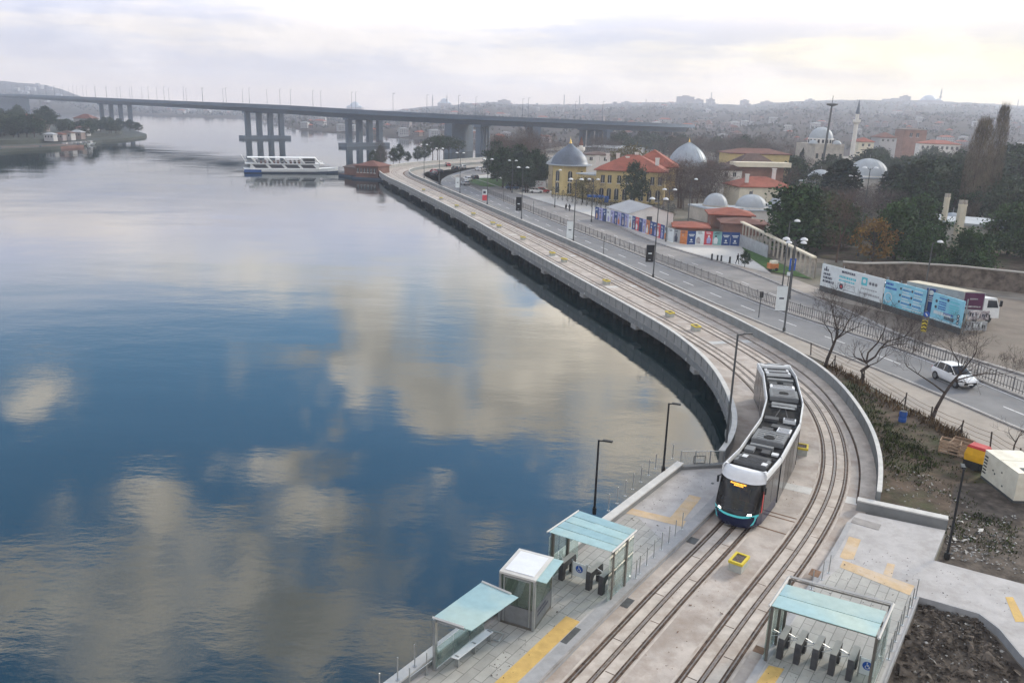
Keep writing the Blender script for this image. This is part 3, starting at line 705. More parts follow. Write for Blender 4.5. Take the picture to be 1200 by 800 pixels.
# kerbs
b = MB(); b.sweep(A1, [(-.28, -.06), (0, -.06), (0, .07), (-.28, .07)], 'kerbstone'); struct(b.build('kerb'))
b = MB(); b.sweep(B1, [(0, -.06), (1.0, -.06), (1.0, .09), (0, .09)], 'kerbstone'); struct(b.build('kerb'))
b = MB(); b.sweep(B2, [(0, -.06), (.55, -.06), (.55, .1), (0, .1)], 'kerbstone'); struct(b.build('kerb'))
# paint
C1 = [(A1[i] * .52 + B1[i] * .48) for i in range(161)]; C1 = resample(C1, 1.0)
b = MB(); s_ = 2.0
while s_ < len(C1) - 6:
    seg = [at_s(C1, s_ + t)[0] for t in (0, 1, 2, 3)]; b.strip(seg, -.07, .07, -.055, 'road_paint'); s_ += 7.5
b.strip([p for p in offset(B1, -.35)], -.06, .06, -.055, 'road_paint'); b.strip(offset(A1, .3), -.05, .05, -.055, 'road_paint'); struct(b.build('road_marking'))
C2 = resample([(A2[i] * .5 + B2[i] * .5) for i in range(161)], 1.0); b = MB(); s_ = 60.0
while s_ < len(C2) - 6:
    seg = [at_s(C2, s_ + t)[0] for t in (0, 1, 2)]; b.strip(seg, -.06, .06, -.05, 'road_paint'); s_ += 7.5
struct(b.build('road_marking'))
# plaza, lot, lawn, verge
pz_ = [tuple(p) for p in offset(B2, .55)[34:150:3]] + gz([(585, 188), (600, 196), (640, 216), (690, 232), (720, 240), (800, 262), (866, 272), (880, 300), (960, 330), (962, 338), (930, 332), (890, 320)])
b = MB(); b.prism([tuple(p) for p in offset(B2, .5)[40:150:3]] + gz([(570, 190), (600, 200), (650, 226), (700, 238), (790, 262), (868, 282), (880, 300), (905, 321)]), None, -.05, 'plaza'); struct(b.build('plaza'))
b = MB(); b.prism(gz([(868, 288), (902, 302), (952, 327), (903, 318), (880, 303)]), None, .0, 'lawn'); struct(b.build('lawn'))
b = MB(); b.prism([tuple(p) for p in offset(B2, .5)[2:36:2]] + gz([(962, 336), (1010, 335), (1100, 340), (1210, 352), (1320, 372), (1320, 430)]), None, -.058, 'lot'); struct(b.build('parking_lot'))
b = MB(); b.prism([tuple(p) for p in offset(B2, .6)[26:40:2]] + gz([(903, 320), (930, 326), (962, 338), (1034, 360), (1070, 372)]), None, -.05, 'pavement'); struct(b.build('pavement'))
vg = [tuple(p) for p in offset(RW, .26)[0:40:2]] + gz([(945, 416), (978, 432), (1012, 449), (1060, 479), (1125, 511), (1190, 545), (1330, 610), (1330, 690), (1110, 619), (1030, 602)])
b = MB(); b.prism(vg, None, -.09, 'dirt'); struct(b.build('dirt_ground'))
b = MB(); b.prism(gz([(1010, 309), (1210, 320), (1330, 330), (1330, 300), (1100, 285), (930, 275), (950, 300)]), None, .02, 'dirt'); struct(b.build('park_ground'))

b = MB(); b.prism([(-46, 292), (-44, 330), (-30, 357), (0, 404), (30, 448), (44, 440), (20, 372), (-12, 290), (-22, 262), (-32, 268)], None, -.10, 'pavement'); struct(b.build('pavement'))
# haze: the air between here and the far hills
b = MB(); b.box((0, 1270, 57), (5600, 3060, 130), 'concrete'); hz = b.build('haze'); hz['kind'] = 'stuff'; hz['label'] = 'pale bluish winter haze over the inlet'; hz['category'] = 'haze'
hm = bpy.data.materials.new('haze'); hm.use_nodes = True; t_ = hm.node_tree; t_.nodes.clear()
pv = t_.nodes.new('ShaderNodeVolumePrincipled'); ou = t_.nodes.new('ShaderNodeOutputMaterial'); t_.links.new(pv.outputs[0], ou.inputs['Volume'])
pv.inputs['Color'].default_value = (.82, .87, 1, 1); pv.inputs['Density'].default_value = .00027; pv.inputs['Anisotropy'].default_value = .3
hz.data.materials.clear(); hz.data.materials.append(hm)

# ================================================================== the tram
def make_tram():
    s0 = nearest_s(LT, (12.75, 41.5))
    cuts = [0, 4.3, 10.6, 14.9, 21.2, 25.0]
    pts = [at_s(LT, s0 + c)[0] for c in cuts]
    root = thing('tram', 'white roofed low floor tram with dark glass sides and a navy nose edged in turquoise', 'tram', (pts[0].x, pts[0].y, 0))
    H, HW = 3.32, 1.29
    base = Vector((0, 0, 0))
    for mi in range(5):
        a, c = pts[mi], pts[mi + 1]; d = (c - a).normalized(); L = (c - a).length; r = Vector((d.y, -d.x))   # r: right when looking away from the nose
        def T(x, y, z): q = a + d * x + r * y; return (q.x, q.y, z)
        def TB(mb, x, y, z, sx, sy, sz, mat, cz=True):
            mb.box(T(x, y, z), (sx, sy, sz), mat, math.atan2(d.y, d.x))
        x0 = 1.35 if mi == 0 else .12; x1 = L - (.12 if mi < 4 else 1.2)
        # body shell: side walls, floor, lower skirt
        b = MB()
        for y in (-1, 1):
            for (z0, z1, mat, ins) in ((.22, .86, 'tram_navy' if mi == 0 else 'tram_side', 0.0), (.86, 1.0, 'tram_side', 0), (2.62, 2.92, 'tram_side', 0)):
                b.add([T(x0, y * (HW - ins), z0), T(x1, y * (HW - ins), z0), T(x1, y * (HW - ins), z1), T(x0, y * (HW - ins), z1)], [(0, 1, 2, 3)], mat)
        b.add([T(x0, -HW, .24), T(x1, -HW, .24), T(x1, HW, .24), T(x0, HW, .24)], [(0, 1, 2, 3)], 'tram_pillar')
        b.add([T(x0, -HW + .1, 2.96), T(x1, -HW + .1, 2.96), T(x1, HW - .1, 2.96), T(x0, HW - .1, 2.96)], [(0, 1, 2, 3)], 'roof_black')
        for x in (x0, x1):
            if not (mi == 0 and x == x0) and not (mi == 4 and x == x1): b.add([T(x, -HW, .24), T(x, HW, .24), T(x, HW, 2.95), T(x, -HW, 2.95)], [(0, 1, 2, 3)], 'tram_pillar')
        b.build('body', root)
        # windows and doors
        for y in (-1, 1):
            n = max(2, int((x1 - x0) / 1.45)); w = (x1 - x0) / n
            for k in range(n):
                door = (mi in (1, 3) and k in (1, n - 2)) or (mi == 2 and k == 1)
                q = MB(); xa, xb = x0 + k * w + .035, x0 + (k + 1) * w - .035; z0 = .38 if door else 1.0
                q.add([T(xa, y * (HW + .006), z0), T(xb, y * (HW + .006), z0), T(xb, y * (HW + .006), 2.62), T(xa, y * (HW + .006), 2.62)], [(0, 1, 2, 3)], 'tram_side' if not door else 'tram_pillar')
                q.build('door' if door else 'window', root)
            q = MB(); q.add([T(x0, y * HW, 1.0), T(x1, y * HW, 1.0), T(x1, y * HW, 2.62), T(x0, y * HW, 2.62)], [(0, 1, 2, 3)], 'tram_pillar'); q.build('side_panel', root)
        # roof rim
        q = MB()
        for y in (-1, 1):
            prof = [(HW - .10, 2.9), (HW + .01, 2.9), (HW + .01, 3.18), (HW - .04, H - .04), (HW - .10, H - .04)]
            V = [T(x, y * o, z) for x in (x0 - (.1 if mi else 0), x1 + .1) for o, z in prof]
            q.add(V, [(k, (k + 1) % 5, 5 + (k + 1) % 5, 5 + k) for k in range(5)] + [(4, 3, 2, 1, 0), (5, 6, 7, 8, 9)], 'tram_rim')
        if mi == 4: q.box(T(x1 - .3, 0, 3.1), (.5, 2 * HW, .44), 'tram_rim', math.atan2(d.y, d.x))
        q.build('roof_rim', root)
        if mi < 4:   # bellows
            q = MB(); e = pts[mi + 1]
            for k in range(5): q.box((e.x + d.x * (k - 2) * .05, e.y + d.y * (k - 2) * .05, 1.62), (.03, 2.36 + .08 * (k % 2), 2.7 + .06 * (k % 2)), 'tram_pillar', math.atan2(d.y, d.x))
            q.build('gangway', root)
        # roof equipment
        def unit(items):
            for (x, y, sx, sy, h, mat) in items:
                if x > L: continue
                q = MB(); TB(q, x, y, 2.97 + h / 2, sx, sy, h, mat)
                if h > .2:
                    TB(q, x, y, 2.97 + h + .012, sx * .9, sy * .92, .03, mat)
                    for k in range(5): TB(q, x - sx * .36 + k * sx * .18, y, 2.97 + h + .03, .035, sy * .8, .02, 'unit_dark' if mat != 'unit_dark' else 'unit_grey')
                    for e in (-1, 1): TB(q, x, y + e * sy * .5, 2.97 + h * .4, sx * .8, .03, h * .4, 'unit_dark')
                q.build('roof_unit', root)
        if mi == 0:
            unit([(1.75, -.35, .75, 1.1, .10, 'unit_dark'), (1.75, .62, .75, .6, .12, 'unit_dark'), (2.75, -.05, .45, 1.9, .24, 'unit_grey'), (3.32, -.05, .45, 1.9, .24, 'unit_grey'), (3.95, -.1, .35, 1.7, .16, 'unit_dark')])
            for yy in (-.55, -.25, .45, .62, .8): q = MB(); q.cyl(T(1.75, yy, 3.08), .07, .02, 'roof_black', 10); q.build('vent', root)
            q = MB(); TB(q, 2.75, .72, 3.26, .42, .3, .02, 'unit_light'); q.build('hatch', root); q = MB(); TB(q, 3.32, -.6, 3.26, .42, .3, .02, 'unit_light'); q.build('hatch', root)
        if mi == 1:
            unit([(.75, -.75, .7, .55, .18, 'unit_grey'), (.75, .2, .6, .5, .14, 'unit_dark'), (.75, .75, .4, .4, .1, 'unit_light'), (1.45, -.2, .3, 1.4, .2, 'unit_grey'), (3.0, 0, 1.9, 1.95, .32, 'unit_grey'), (4.55, -.5, .45, .7, .2, 'unit_dark'), (4.6, .55, .8, .85, .26, 'tram_white'), (5.5, .2, .6, 1.2, .15, 'unit_dark')])
            q = MB(); q.lathe(T(2.6, .0, 3.33), [(.02, .01), (.33, .01), (.36, -.02)], 'roof_black', 18); q.lathe(T(3.0, .0, 3.335), [(.36, -.02), (.4, .015), (.44, -.02)], 'unit_grey', 18); q.build('fan', root)
        if mi == 2:
            q = MB()
            for e in (-1, 1): q.tube([T(.9, e * .45, 3.05), T(2.3, e * .12, 3.38), T(3.2, e * .4, 3.2)], .035, 'unit_dark', 6)
            q.tube([T(.9, -.5, 3.05), T(.9, .5, 3.05)], .05, 'unit_dark', 6); q.tube([T(2.3, -.75, 3.4), T(2.3, .75, 3.4)], .04, 'steel', 6); q.tube([T(2.15, -.75, 3.4), T(2.15, .75, 3.4)], .03, 'steel', 6); q.tube([T(3.2, -.5, 3.2), T(3.2, .5, 3.2)], .05, 'unit_grey', 6); q.build('pantograph', root)
            unit([(.5, -.6, .6, .9, .2, 'unit_dark'), (.55, .55, .5, .8, .22, 'unit_light'), (3.6, 0, .6, 1.7, .2, 'unit_grey')])
        if mi == 3:
            unit([(1.4, 0, 1.8, 1.95, .32, 'unit_grey'), (3.1, 0, .75, 1.75, .3, 'tram_white'), (4.2, -.6, .5, .6, .2, 'unit_dark'), (4.2, .5, .5, .7, .2, 'unit_dark'), (5.3, 0, .4, 1.9, .18, 'unit_grey')])
            q = MB(); q.lathe(T(1.4, 0, 3.33), [(.02, .01), (.33, .01), (.36, -.02)], 'roof_black', 18); q.build('fan', root)
        if mi == 4:
            unit([(.55, 0, .5, 1.85, .22, 'unit_light'), (1.3, 0, .5, 1.85, .22, 'unit_light'), (2.0, 0, .35, 1.9, .15, 'unit_dark')])
        # driving cab (nose at x=0 for the first module, mirrored for the last)
        if mi in (0, 4):
            if mi == 0: CT = lambda x, y, z: T(x, y, z)
            else: CT = lambda x, y, z: T(L - x, -y, z)
            def nose(z):
                P_ = [(.22, .16), (.45, .02), (.85, .0), (1.12, .06), (1.25, .13), (2.55, .62), (2.75, .74), (3.05, .82), (3.24, .95), (3.32, 1.12)]
                return interp(P_, z)
            def hw(z): return interp([(.22, 1.12), (.5, 1.2), (1.2, 1.27), (2.7, 1.26), (3.1, 1.24), (3.32, 1.12)], z)
            US = [-1, -.97, -.9, -.8, -.66, -.45, -.22, 0, .22, .45, .66, .8, .9, .97, 1]
            def pt(u, z, out=0.0):
                y = u * hw(z) * (1 + out * .6 * abs(u)); x = nose(z) + .62 * abs(u) ** 3.2 - out
                return CT(x, y, z)
            def patchuz(mb, us, zs, mat, out=0.0, side=False):
                V = [pt(u, z, out) for z in zs for u in us]; n = len(us)
                mb.add(V, [(i * n + k, i * n + k + 1, (i + 1) * n + k + 1, (i + 1) * n + k) for i in range(len(zs) - 1) for k in range(n - 1)], mat)
            def sidewall(mb, z0, z1, mat, es=(-1, 1)):
                for e in es:
                    zs = [z0 + (z1 - z0) * k / 4 for k in range(5)]
                    V = [q for z in zs for q in (pt(e, z), CT(1.36, e * min(HW, hw(z) + .05 if z > 2.9 else HW), z))]
                    mb.add(V, [(2 * k, 2 * k + 1, 2 * k + 3, 2 * k + 2) for k in range(4)], mat)
            q = MB(); patchuz(q, US, [.22, .35, .45, .6, .75, .88], 'tram_navy'); sidewall(q, .22, .88, 'tram_navy'); q.build('bumper', root, smooth=True)
            q = MB(); patchuz(q, US, [.88, 1.0, 1.12, 1.25], 'tram_glass'); sidewall(q, .88, 1.25, 'tram_pillar'); q.build('lamp_panel', root, smooth=True)
            q = MB(); patchuz(q, US, [1.25, 1.6, 2.0, 2.4, 2.7], 'screen_glass'); q.build('windscreen', root, smooth=True)
            q = MB(); q.add([CT(1.9, -1.2, .9), CT(1.9, 1.2, .9), CT(1.9, 1.2, 2.75), CT(1.9, -1.2, 2.75)], [(0, 1, 2, 3)], 'unit_dark'); q.add([CT(.2, -1.1, 1.0), CT(.2, 1.1, 1.0), CT(1.9, 1.2, 1.0), CT(1.9, -1.2, 1.0)], [(0, 1, 2, 3)], 'tram_pillar'); q.build('cab_interior', root)
            q = MB(); q.box(CT(.75, 0, 1.3), (.55, 1.9, .35), 'unit_dark', math.atan2(d.y, d.x)); q.box(CT(.62, .1, 1.5), (.2, .7, .12), 'unit_grey', math.atan2(d.y, d.x)); q.build('console', root)
            q = MB(); q.box(CT(1.5, .15, 1.55), (.16, .55, .9), 'red_paint', math.atan2(d.y, d.x)); q.box(CT(1.28, .15, 1.25), (.5, .5, .14), 'red_paint', math.atan2(d.y, d.x)); q.box(CT(1.5, .15, 2.1), (.14, .3, .22), 'coat', math.atan2(d.y, d.x)); q.build('driver_seat', root)
            for e in (-1, 1): q = MB(); sidewall(q, 1.25, 2.7, 'tram_side', (e,)); q.build('cab_side_window', root)
            q = MB(); patchuz(q, US, [2.7, 2.78, 2.92, 3.05, 3.16, 3.24, 3.29, 3.32], 'tram_white'); sidewall(q, 2.7, 3.32, 'tram_white')
            V = [pt(u, 3.32) for u in US] + [CT(1.5, u * (HW - .03), 3.32) for u in US]; n = len(US); q.add(V, [(k, k + 1, n + k + 1, n + k) for k in range(n - 1)], 'tram_white'); q.build('roof_fascia', root, smooth=True)
            if mi == 0:
                q = MB(); us = US; path = [Vector(pt(u, .90 + .10 * abs(u) ** 2, .012)) for u in us]
                V = [pt(u, .86 + .14 * abs(u) ** 2, .014) for u in us] + [pt(u, .98 + .14 * abs(u) ** 2, .014) for u in us]; q.add(V, [(k, k + 1, n + k + 1, n + k) for k in range(n - 1)], 'tram_teal')
                for e in (-1, 1):
                    V = [pt(e * .90, 1.04, .016), pt(e * .985, 1.08, .016), pt(e * .90, .5, .016), pt(e * .80, .42, .016)]; q.add(V, [(0, 1, 2, 3)], 'tram_teal')
                q.build('trim_line', root)
                for e in (-.68, .68):
                    q = MB(); V = [pt(e - .09, 1.06, .02), pt(e + .09, 1.06, .02), pt(e + .07, 1.17, .02), pt(e - .07, 1.17, .02)]; q.add(V, [(0, 1, 2, 3)], 'lamp_white'); q.build('headlight', root)
                q = MB(); k_ = 0
                for row, zz in enumerate((2.58, 2.49)):
                    u = -.40 if row == 0 else -.22
                    while u < (.30 if row == 0 else .18):
                        w = RNG.uniform(.025, .06); q.add([pt(u, zz, .012), pt(u + w, zz, .012), pt(u + w, zz + .07, .012), pt(u, zz + .07, .012)], [(0, 1, 2, 3)], 'amber'); u += w + .02
                q.build('destination_display', root)
                for e in (-1, 1): q = MB(); q.tube([CT(1.3, e * 1.26, 2.62), CT(1.1, e * 1.38, 2.6)], .03, 'black_metal', 6); q.box(CT(1.08, e * 1.38, 2.42), (.12, .1, .38), 'black_metal', math.atan2(d.y, d.x)); q.build('mirror_arm', root)
                q = MB(); q.add([CT(.95, HW + .012, 1.05), CT(1.18, HW + .012, 1.05), CT(1.22, HW + .012, 2.35), CT(1.02, HW + .012, 2.35)], [(0, 1, 2, 3)], 'red_paint'); q.build('red_marker', root)
                q = MB()
                for u0, u1 in ((-.62, .05), (.1, .62)): q.add([pt(u0, 1.30, .012), pt(u1, 1.30, .012), pt(u1, 1.325, .012), pt(u0, 1.325, .012)], [(0, 1, 2, 3)], 'unit_dark')
                q.build('wiper', root)
    return root
make_tram()

# ================================================================== station furniture
# yellow rimmed blocks between the tracks
def block_proto():
    r = thing('track_block', 'x', 'block', (0, 0, 0))
    b = MB(); b.prism([(-.52, -.34), (.52, -.34), (.52, .34), (-.52, .34)], 0, .44, 'box_concrete'); b.build('base', r)
    b = MB(); o = [(-.56, -.38), (.56, -.38), (.56, .38), (-.56, .38)]; i = [(-.44, -.26), (.44, -.26), (.44, .26), (-.44, .26)]
    V = [(x, y, z) for z in (.44, .58) for ring in (o, i) for x, y in ring]
    F_ = []
    for k in range(4):
        q = (k + 1) % 4; F_ += [(k, q, 8 + q, 8 + k), (4 + k, 12 + k, 12 + q, 4 + q), (8 + k, 8 + q, 12 + q, 12 + k), (k, 4 + k, 4 + q, q)]
    b.add(V, F_, 'yellow_paint'); b.build('rim', r)
    b = MB(); b.prism([(-.44, -.26), (.44, -.26), (.44, .26), (-.44, .26)], .44, .53, 'box_fill'); b.build('fill', r); return r
bp_ = block_proto(); first = True
blocks = [(865, 665, 'concrete block with a yellow rim between the tracks in front of the tram'), (939, 531, 'squarish yellow rimmed concrete block beside the tram'), (812, 387, None), (778, 371, None), (705, 333, None), (657, 307, None), (645, 299.5, None), (608, 281, None), (581, 267, None), (574, 263.5, None), (552, 252.5, None), (530, 243, None), (512, 234, None), (492, 224, None)]
words = ['yellow edged block on the deck nearest behind the tram', 'yellow edged block second behind the tram on the deck']
for i, (x, y, lb) in enumerate(blocks):
    p = G(x, y, 0); s_ = nearest_s(RT, p); q, d = at_s(RT, s_); n_ = Vector((d.y, -d.x)); c = q - n_ * 1.85
    if i < 2: c = Vector((p.x, p.y))
    lab = lb or (words[i - 2] if i < 4 else 'small yellow edged block on the distant straight of the tramway')
    a = math.atan2(d.y, d.x)
    if i == 0: o = bp_; o.location = (c.x, c.y, .002); o.rotation_euler = (0, 0, a); o['label'] = lab; o['group'] = 'yellow rimmed blocks between the tracks'
    else: o = dup(bp_, (c.x, c.y, .002), a, lab)
    if i == 1: o.scale = (.85, 1.1, 1)

def stanchion_row(pts, label, group, z=PZ, h=1.0, proto=[None]):
    for x, y in pts:
        p = G(x, y, z)
        if proto[0] is None:
            r = thing('stanchion', label, 'post', p, group); proto[0] = r; b = MB(); q = p
            b.cyl((q.x, q.y, q.z), .026, h, 'steel', 8); b.lathe((q.x, q.y, q.z + h), [(.03, 0), (.03, .03), (.012, .045)], 'steel', 8); b.build('post', r)
            b = MB(); b.cyl((q.x, q.y, q.z), .085, .018, 'steel', 12); b.build('base_plate', r)
        else: dup(proto[0], p, None, label, group)
stanchion_row([(745, 677), (749, 672), (757.5, 662), (766, 653), (775, 644), (783.5, 636), (791, 629), (799, 620)], 'thin steel post on the track edge of the platform beyond the glass canopy', 'steel posts along the track edge')
up_ = PZ + .46
stanchion_row([(713, 598), (723, 589.5), (732.5, 581), (741.5, 573), (751, 564.5), (760, 556.5), (768, 549), (788, 537)], 'thin steel post on the ledge along the water beyond the canopy', 'steel posts on the upper water ledge', z=up_)
stanchion_row([(445, 815), (466, 796), (486, 780)], 'tall steel post on the ledge above the water near the shelter', 'steel posts on the lower water ledge', z=up_)
stanchion_row([(480, 808), (500, 790)], 'steel post with a thin rail next to the shelter', 'railed steel posts beside the shelter', z=PZ)
stanchion_row([(1041, 772), (1045, 762), (1049, 751), (1053, 742), (1057, 732), (1063, 722), (1068, 711), (1073, 700)], 'thin steel post along the ramp edge above the rubble', 'steel posts along the ramp edge')
stanchion_row([(951, 690), (963, 679), (971, 671)], 'thin steel post at the corner of the right platform beside the track', 'steel posts at the right platform corner')
rl = thing('post_rail', 'thin steel rail strung between the low posts by the shelter', 'rail', G(480, 808, PZ)); b = MB(); b.tube([G(480, 808, PZ) + Vector((0, 0, .6)), G(506, 788, PZ) + Vector((0, 0, .6))], .018, 'steel', 6); b.build('rail', rl)

def lamp_post(base, h, arm, adir, label, mat='black_metal', r=.075, group=None, head=(.55, .2)):
    t = thing('lamp_post', label, 'lamp post', base, group); B = Vector(base)
    b = MB(); b.tube([B, B + Vector((0, 0, h))], [r, r * .75], mat, 8); b.build('pole', t)
    b = MB(); b.box(B + Vector((0, 0, .2)), (r * 2.8, r * 2.8, .4), mat); b.build('base', t)
    a = Vector((math.cos(adir), math.sin(adir), 0)); b = MB(); b.tube([B + Vector((0, 0, h - .06)), B + Vector((0, 0, h)) + a * arm], r * .55, mat, 6)
    b.build('arm', t); b = MB(); b.box(B + Vector((0, 0, h + .02)) + a * (arm + head[0] * .3), (head[0], head[1], .08), mat, adir); b.build('lamp_head', t); return t
lamp_post(G(702, 600, PZ) - Vector((.3, .2, 0)), 4.6, .35, R_(-20), 'slim black lamp post rising behind the glass canopy over the water')
lamp_post(G(777, 553, PZ + .3), 4.7, .3, R_(-20), 'slim black lamp post on the ledge near the platform end')
lamp_post(G(1109, 655, -.1), 5.3, .2, R_(70), 'black lamp post with a flat head standing in the rubble on the right')
lamp_post(G(849, 537, -.1), 8.9, .55, R_(10), 'tall grey lamp post at the viaduct wall beside the tram', 'dark_steel', .09)
# railing gate at the platform end
p0, p1 = G(797, 547, PZ), G(848, 546.5, PZ); rt_ = thing('railing', 'galvanised steel barred railing closing the platform end', 'railing', p0)
d_ = (p1 - p0).normalized(); Lr = (p1 - p0).length
b = MB(); [b.tube([p0 + Vector((0, 0, z)), p1 + Vector((0, 0, z))], .025, 'steel', 6) for z in (.12, 1.12)]; b.build('rail', rt_)
b = MB()
for k in range(30): q = p0 + d_ * (Lr * k / 29); b.tube([q + Vector((0, 0, .12)), q + Vector((0, 0, 1.12))], .010, 'steel', 4)
b.build('bars', rt_)
for k in range(4): q = p0 + d_ * (Lr * k / 3); b = MB(); b.box(q + Vector((0, 0, .58)), (.06, .06, 1.16), 'steel'); b.build('post', rt_)
b = MB(); q = p0 + d_ * Lr * .3 + Vector((0, -.02, .28)); e = d_ * .75
for a_, c_ in ((q, q + e), (q + Vector((0, 0, .5)), q + e + Vector((0, 0, .5))), (q, q + Vector((0, 0, .5))), (q + e, q + e + Vector((0, 0, .5)))): b.tube([a_, c_], .03, 'dark_steel', 4)
b.build('latch_frame', rt_)

# ---- canopies
def quadpanel(mb, a, b_, c, d, th, mat):
    a, b_, c, d = map(Vector, (a, b_, c, d)); n = (b_ - a).cross(d - a).normalized() * th
    mb.add([a, b_, c, d, a + n, b_ + n, c + n, d + n], [(0, 1, 2, 3), (7, 6, 5, 4), (0, 4, 5, 1), (1, 5, 6, 2), (2, 6, 7, 3), (3, 7, 4, 0)], mat)
def lerp4(Q, u, v): return (Vector(Q[0]) * (1 - u) + Vector(Q[1]) * u) * (1 - v) + (Vector(Q[3]) * (1 - u) + Vector(Q[2]) * u) * v
ZR = PZ + 2.75
QA = [G(641, 623, ZR), G(717, 647, ZR), G(746, 621, ZR), G(678, 598, ZR)]
ca = thing('canopy', 'teal glass roofed canopy with glass walls over three turnstiles by the water', 'canopy', Vector(QA[0]) - Vector((0, 0, 2.75)), 'glass canopies over the turnstiles')
def at(Q, u, v, z): p = lerp4(Q, u, v); return Vector((p.x, p.y, z))
for k in range(4):
    v0, v1 = k / 4 + .012, (k + 1) / 4 - .012; b = MB(); quadpanel(b, lerp4(QA, .03, v0), lerp4(QA, .99, v0), lerp4(QA, .99, v1), lerp4(QA, .03, v1), .03, 'canopy_glass' if k in (0, 2) else 'canopy_glass_blue'); b.build('roof_panel', ca)
b = MB()
for u in (.0, 1.0): b.tube([lerp4(QA, u, 0), lerp4(QA, u, 1)], .055, 'white_edge', 4)
b.build('edge_beam', ca)
b = MB(); [b.tube([lerp4(QA, .02, v) - Vector((0, 0, .09)), lerp4(QA, .98, v) - Vector((0, 0, .09))], .05, 'bronze_post', 4) for v in (.12, .5, .88)]; b.build('roof_beam', ca)
for u, v in ((.04, .12), (.04, .62), (.96, .18), (.96, .72)):
    b = MB(); p = at(QA, u, v, PZ); b.box(p + Vector((0, 0, 1.35)), (.13, .13, 2.7), 'bronze_post', TRK); b.build('post', ca)
for u in (.03, .97):
    for k in range(3):
        b = MB(); quadpanel(b, at(QA, u, k / 3 + .01, PZ + .08), at(QA, u, (k + 1) / 3 - .01, PZ + .08), at(QA, u, (k + 1) / 3 - .01, PZ + 2.5), at(QA, u, k / 3 + .01, PZ + 2.5), .015, 'pane_glass'); b.build('wall_pane', ca)
QB = [G(902, 709, ZR), G(1030, 747, ZR), G(1047, 707, ZR), G(925, 675, ZR)]
cb = thing('canopy', 'teal glass roofed canopy with open rear frame over five turnstiles at the right platform', 'canopy', Vector(QB[0]) - Vector((0, 0, 2.75)), 'glass canopies over the turnstiles')
for k, (v0, v1) in enumerate(((.0, .34), (.36, .72))): b = MB(); quadpanel(b, lerp4(QB, .02, v0), lerp4(QB, .97, v0), lerp4(QB, .97, v1), lerp4(QB, .02, v1), .03, ('canopy_glass', 'canopy_glass_blue')[k]); b.build('roof_panel', cb)
b = MB()
for u in (.0, 1.0): b = MB(); b.tube([lerp4(QB, u, -.02), lerp4(QB, u, 1.0)], .06, 'white_edge', 4); b.build('edge_beam', cb)
b = MB(); b.tube([lerp4(QB, 0, 1), lerp4(QB, 1, 1)], .06, 'white_edge', 4); b.build('edge_beam', cb)
b = MB(); [b.tube([lerp4(QB, .01, v) - Vector((0, 0, .09)), lerp4(QB, .99, v) - Vector((0, 0, .09))], .04, 'bronze_post', 4) for v in (.05, .35, .97)]; b.build('roof_beam', cb)
for u, v in ((.02, .06), (.02, .55), (.02, .95), (.98, .06), (.98, .45), (.98, .95)):
    b = MB(); p = at(QB, u, v, PZ); b.box(p + Vector((0, 0, 1.35)), (.11, .11, 2.7), 'bronze_post', TRK); b.build('post', cb)
for u in (.0, 1.0):
    for k in range(3):
        b = MB(); quadpanel(b, at(QB, u, k / 3 + .01, PZ + .08), at(QB, u, (k + 1) / 3 - .01, PZ + .08), at(QB, u, (k + 1) / 3 - .01, PZ + 2.5), at(QB, u, k / 3 + .01, PZ + 2.5), .015, 'pane_glass'); b.build('wall_pane', cb)

# ---- turnstiles
def turnstile_proto():
    r = thing('turnstile', 'x', 'turnstile', (0, 0, 0))
    b = MB(); prof = [(-.62, 0), (-.62, .82), (-.55, .95), (.5, 1.0), (.6, .9), (.62, 0), (.36, 0), (.34, .5), (.22, .66), (-.22, .66), (-.34, .5), (-.36, 0)]
    n = len(prof); V = [(x, y, z) for y in (-.12, .12) for x, z in prof]; half = [(0, 1, 10, 11), (1, 2, 9, 10), (2, 3, 8, 9), (3, 4, 7, 8), (4, 5, 6, 7)]
    F_ = half + [tuple(n + i for i in f[::-1]) for f in half] + [(i, (i + 1) % n, n + (i + 1) % n, n + i) for i in range(n)]
    b.add(V, F_, 'unit_dark'); b.build('housing', r)
    b = MB(); b.add([(-.56, -.13, .965), (.5, -.13, 1.012), (.5, .13, 1.012), (-.56, .13, .965), (-.56, -.13, .99), (.5, -.13, 1.035), (.5, .13, 1.035), (-.56, .13, .99)], [(0, 1, 2, 3), (4, 5, 6, 7), (0, 1, 5, 4), (1, 2, 6, 5), (2, 3, 7, 6), (3, 0, 4, 7)], 'parapet'); b.build('top_plate', r)
    for a in (0, 120, 240):
        b = MB(); t = R_(a); b.tube([(.05, .12, .78), (.05 + .22 * math.cos(t), .55, .78 + .22 * math.sin(t)) if a else (.05, .6, .78)], .018, 'steel', 6); b.build('arm', r)
    return r
tp = turnstile_proto()
yawB = math.atan2((QB[3] - QB[0]).y, (QB[3] - QB[0]).x)
bs = [(922, 762), (945, 769), (970, 776), (991, 783), (1016, 791)]
names_ = ['turnstile next to the track under the right canopy', 'second turnstile from the track under the right canopy', 'middle turnstile of the five under the right canopy', 'fourth turnstile from the track under the right canopy', 'turnstile nearest the wheelchair gate under the right canopy']
for i in range(5):
    p = at(QB, .12 + .165 * i, .42, PZ)
    if i == 0: tp.location = p; tp.rotation_euler = (0, 0, yawB); tp['label'] = names_[0]; tp['group'] = 'grey turnstiles under the canopies'
    else: dup(tp, p, yawB, names_[i])
yawA = math.atan2((QA[3] - QA[0]).y, (QA[3] - QA[0]).x)
for u, nm in ((.15, 'turnstile by the water under the left canopy'), (.60, 'middle turnstile right of the wheelchair gate under the left canopy'), (.80, 'turnstile next to the track glass under the left canopy')):
    dup(tp, at(QA, u, .42, PZ), yawA, nm)
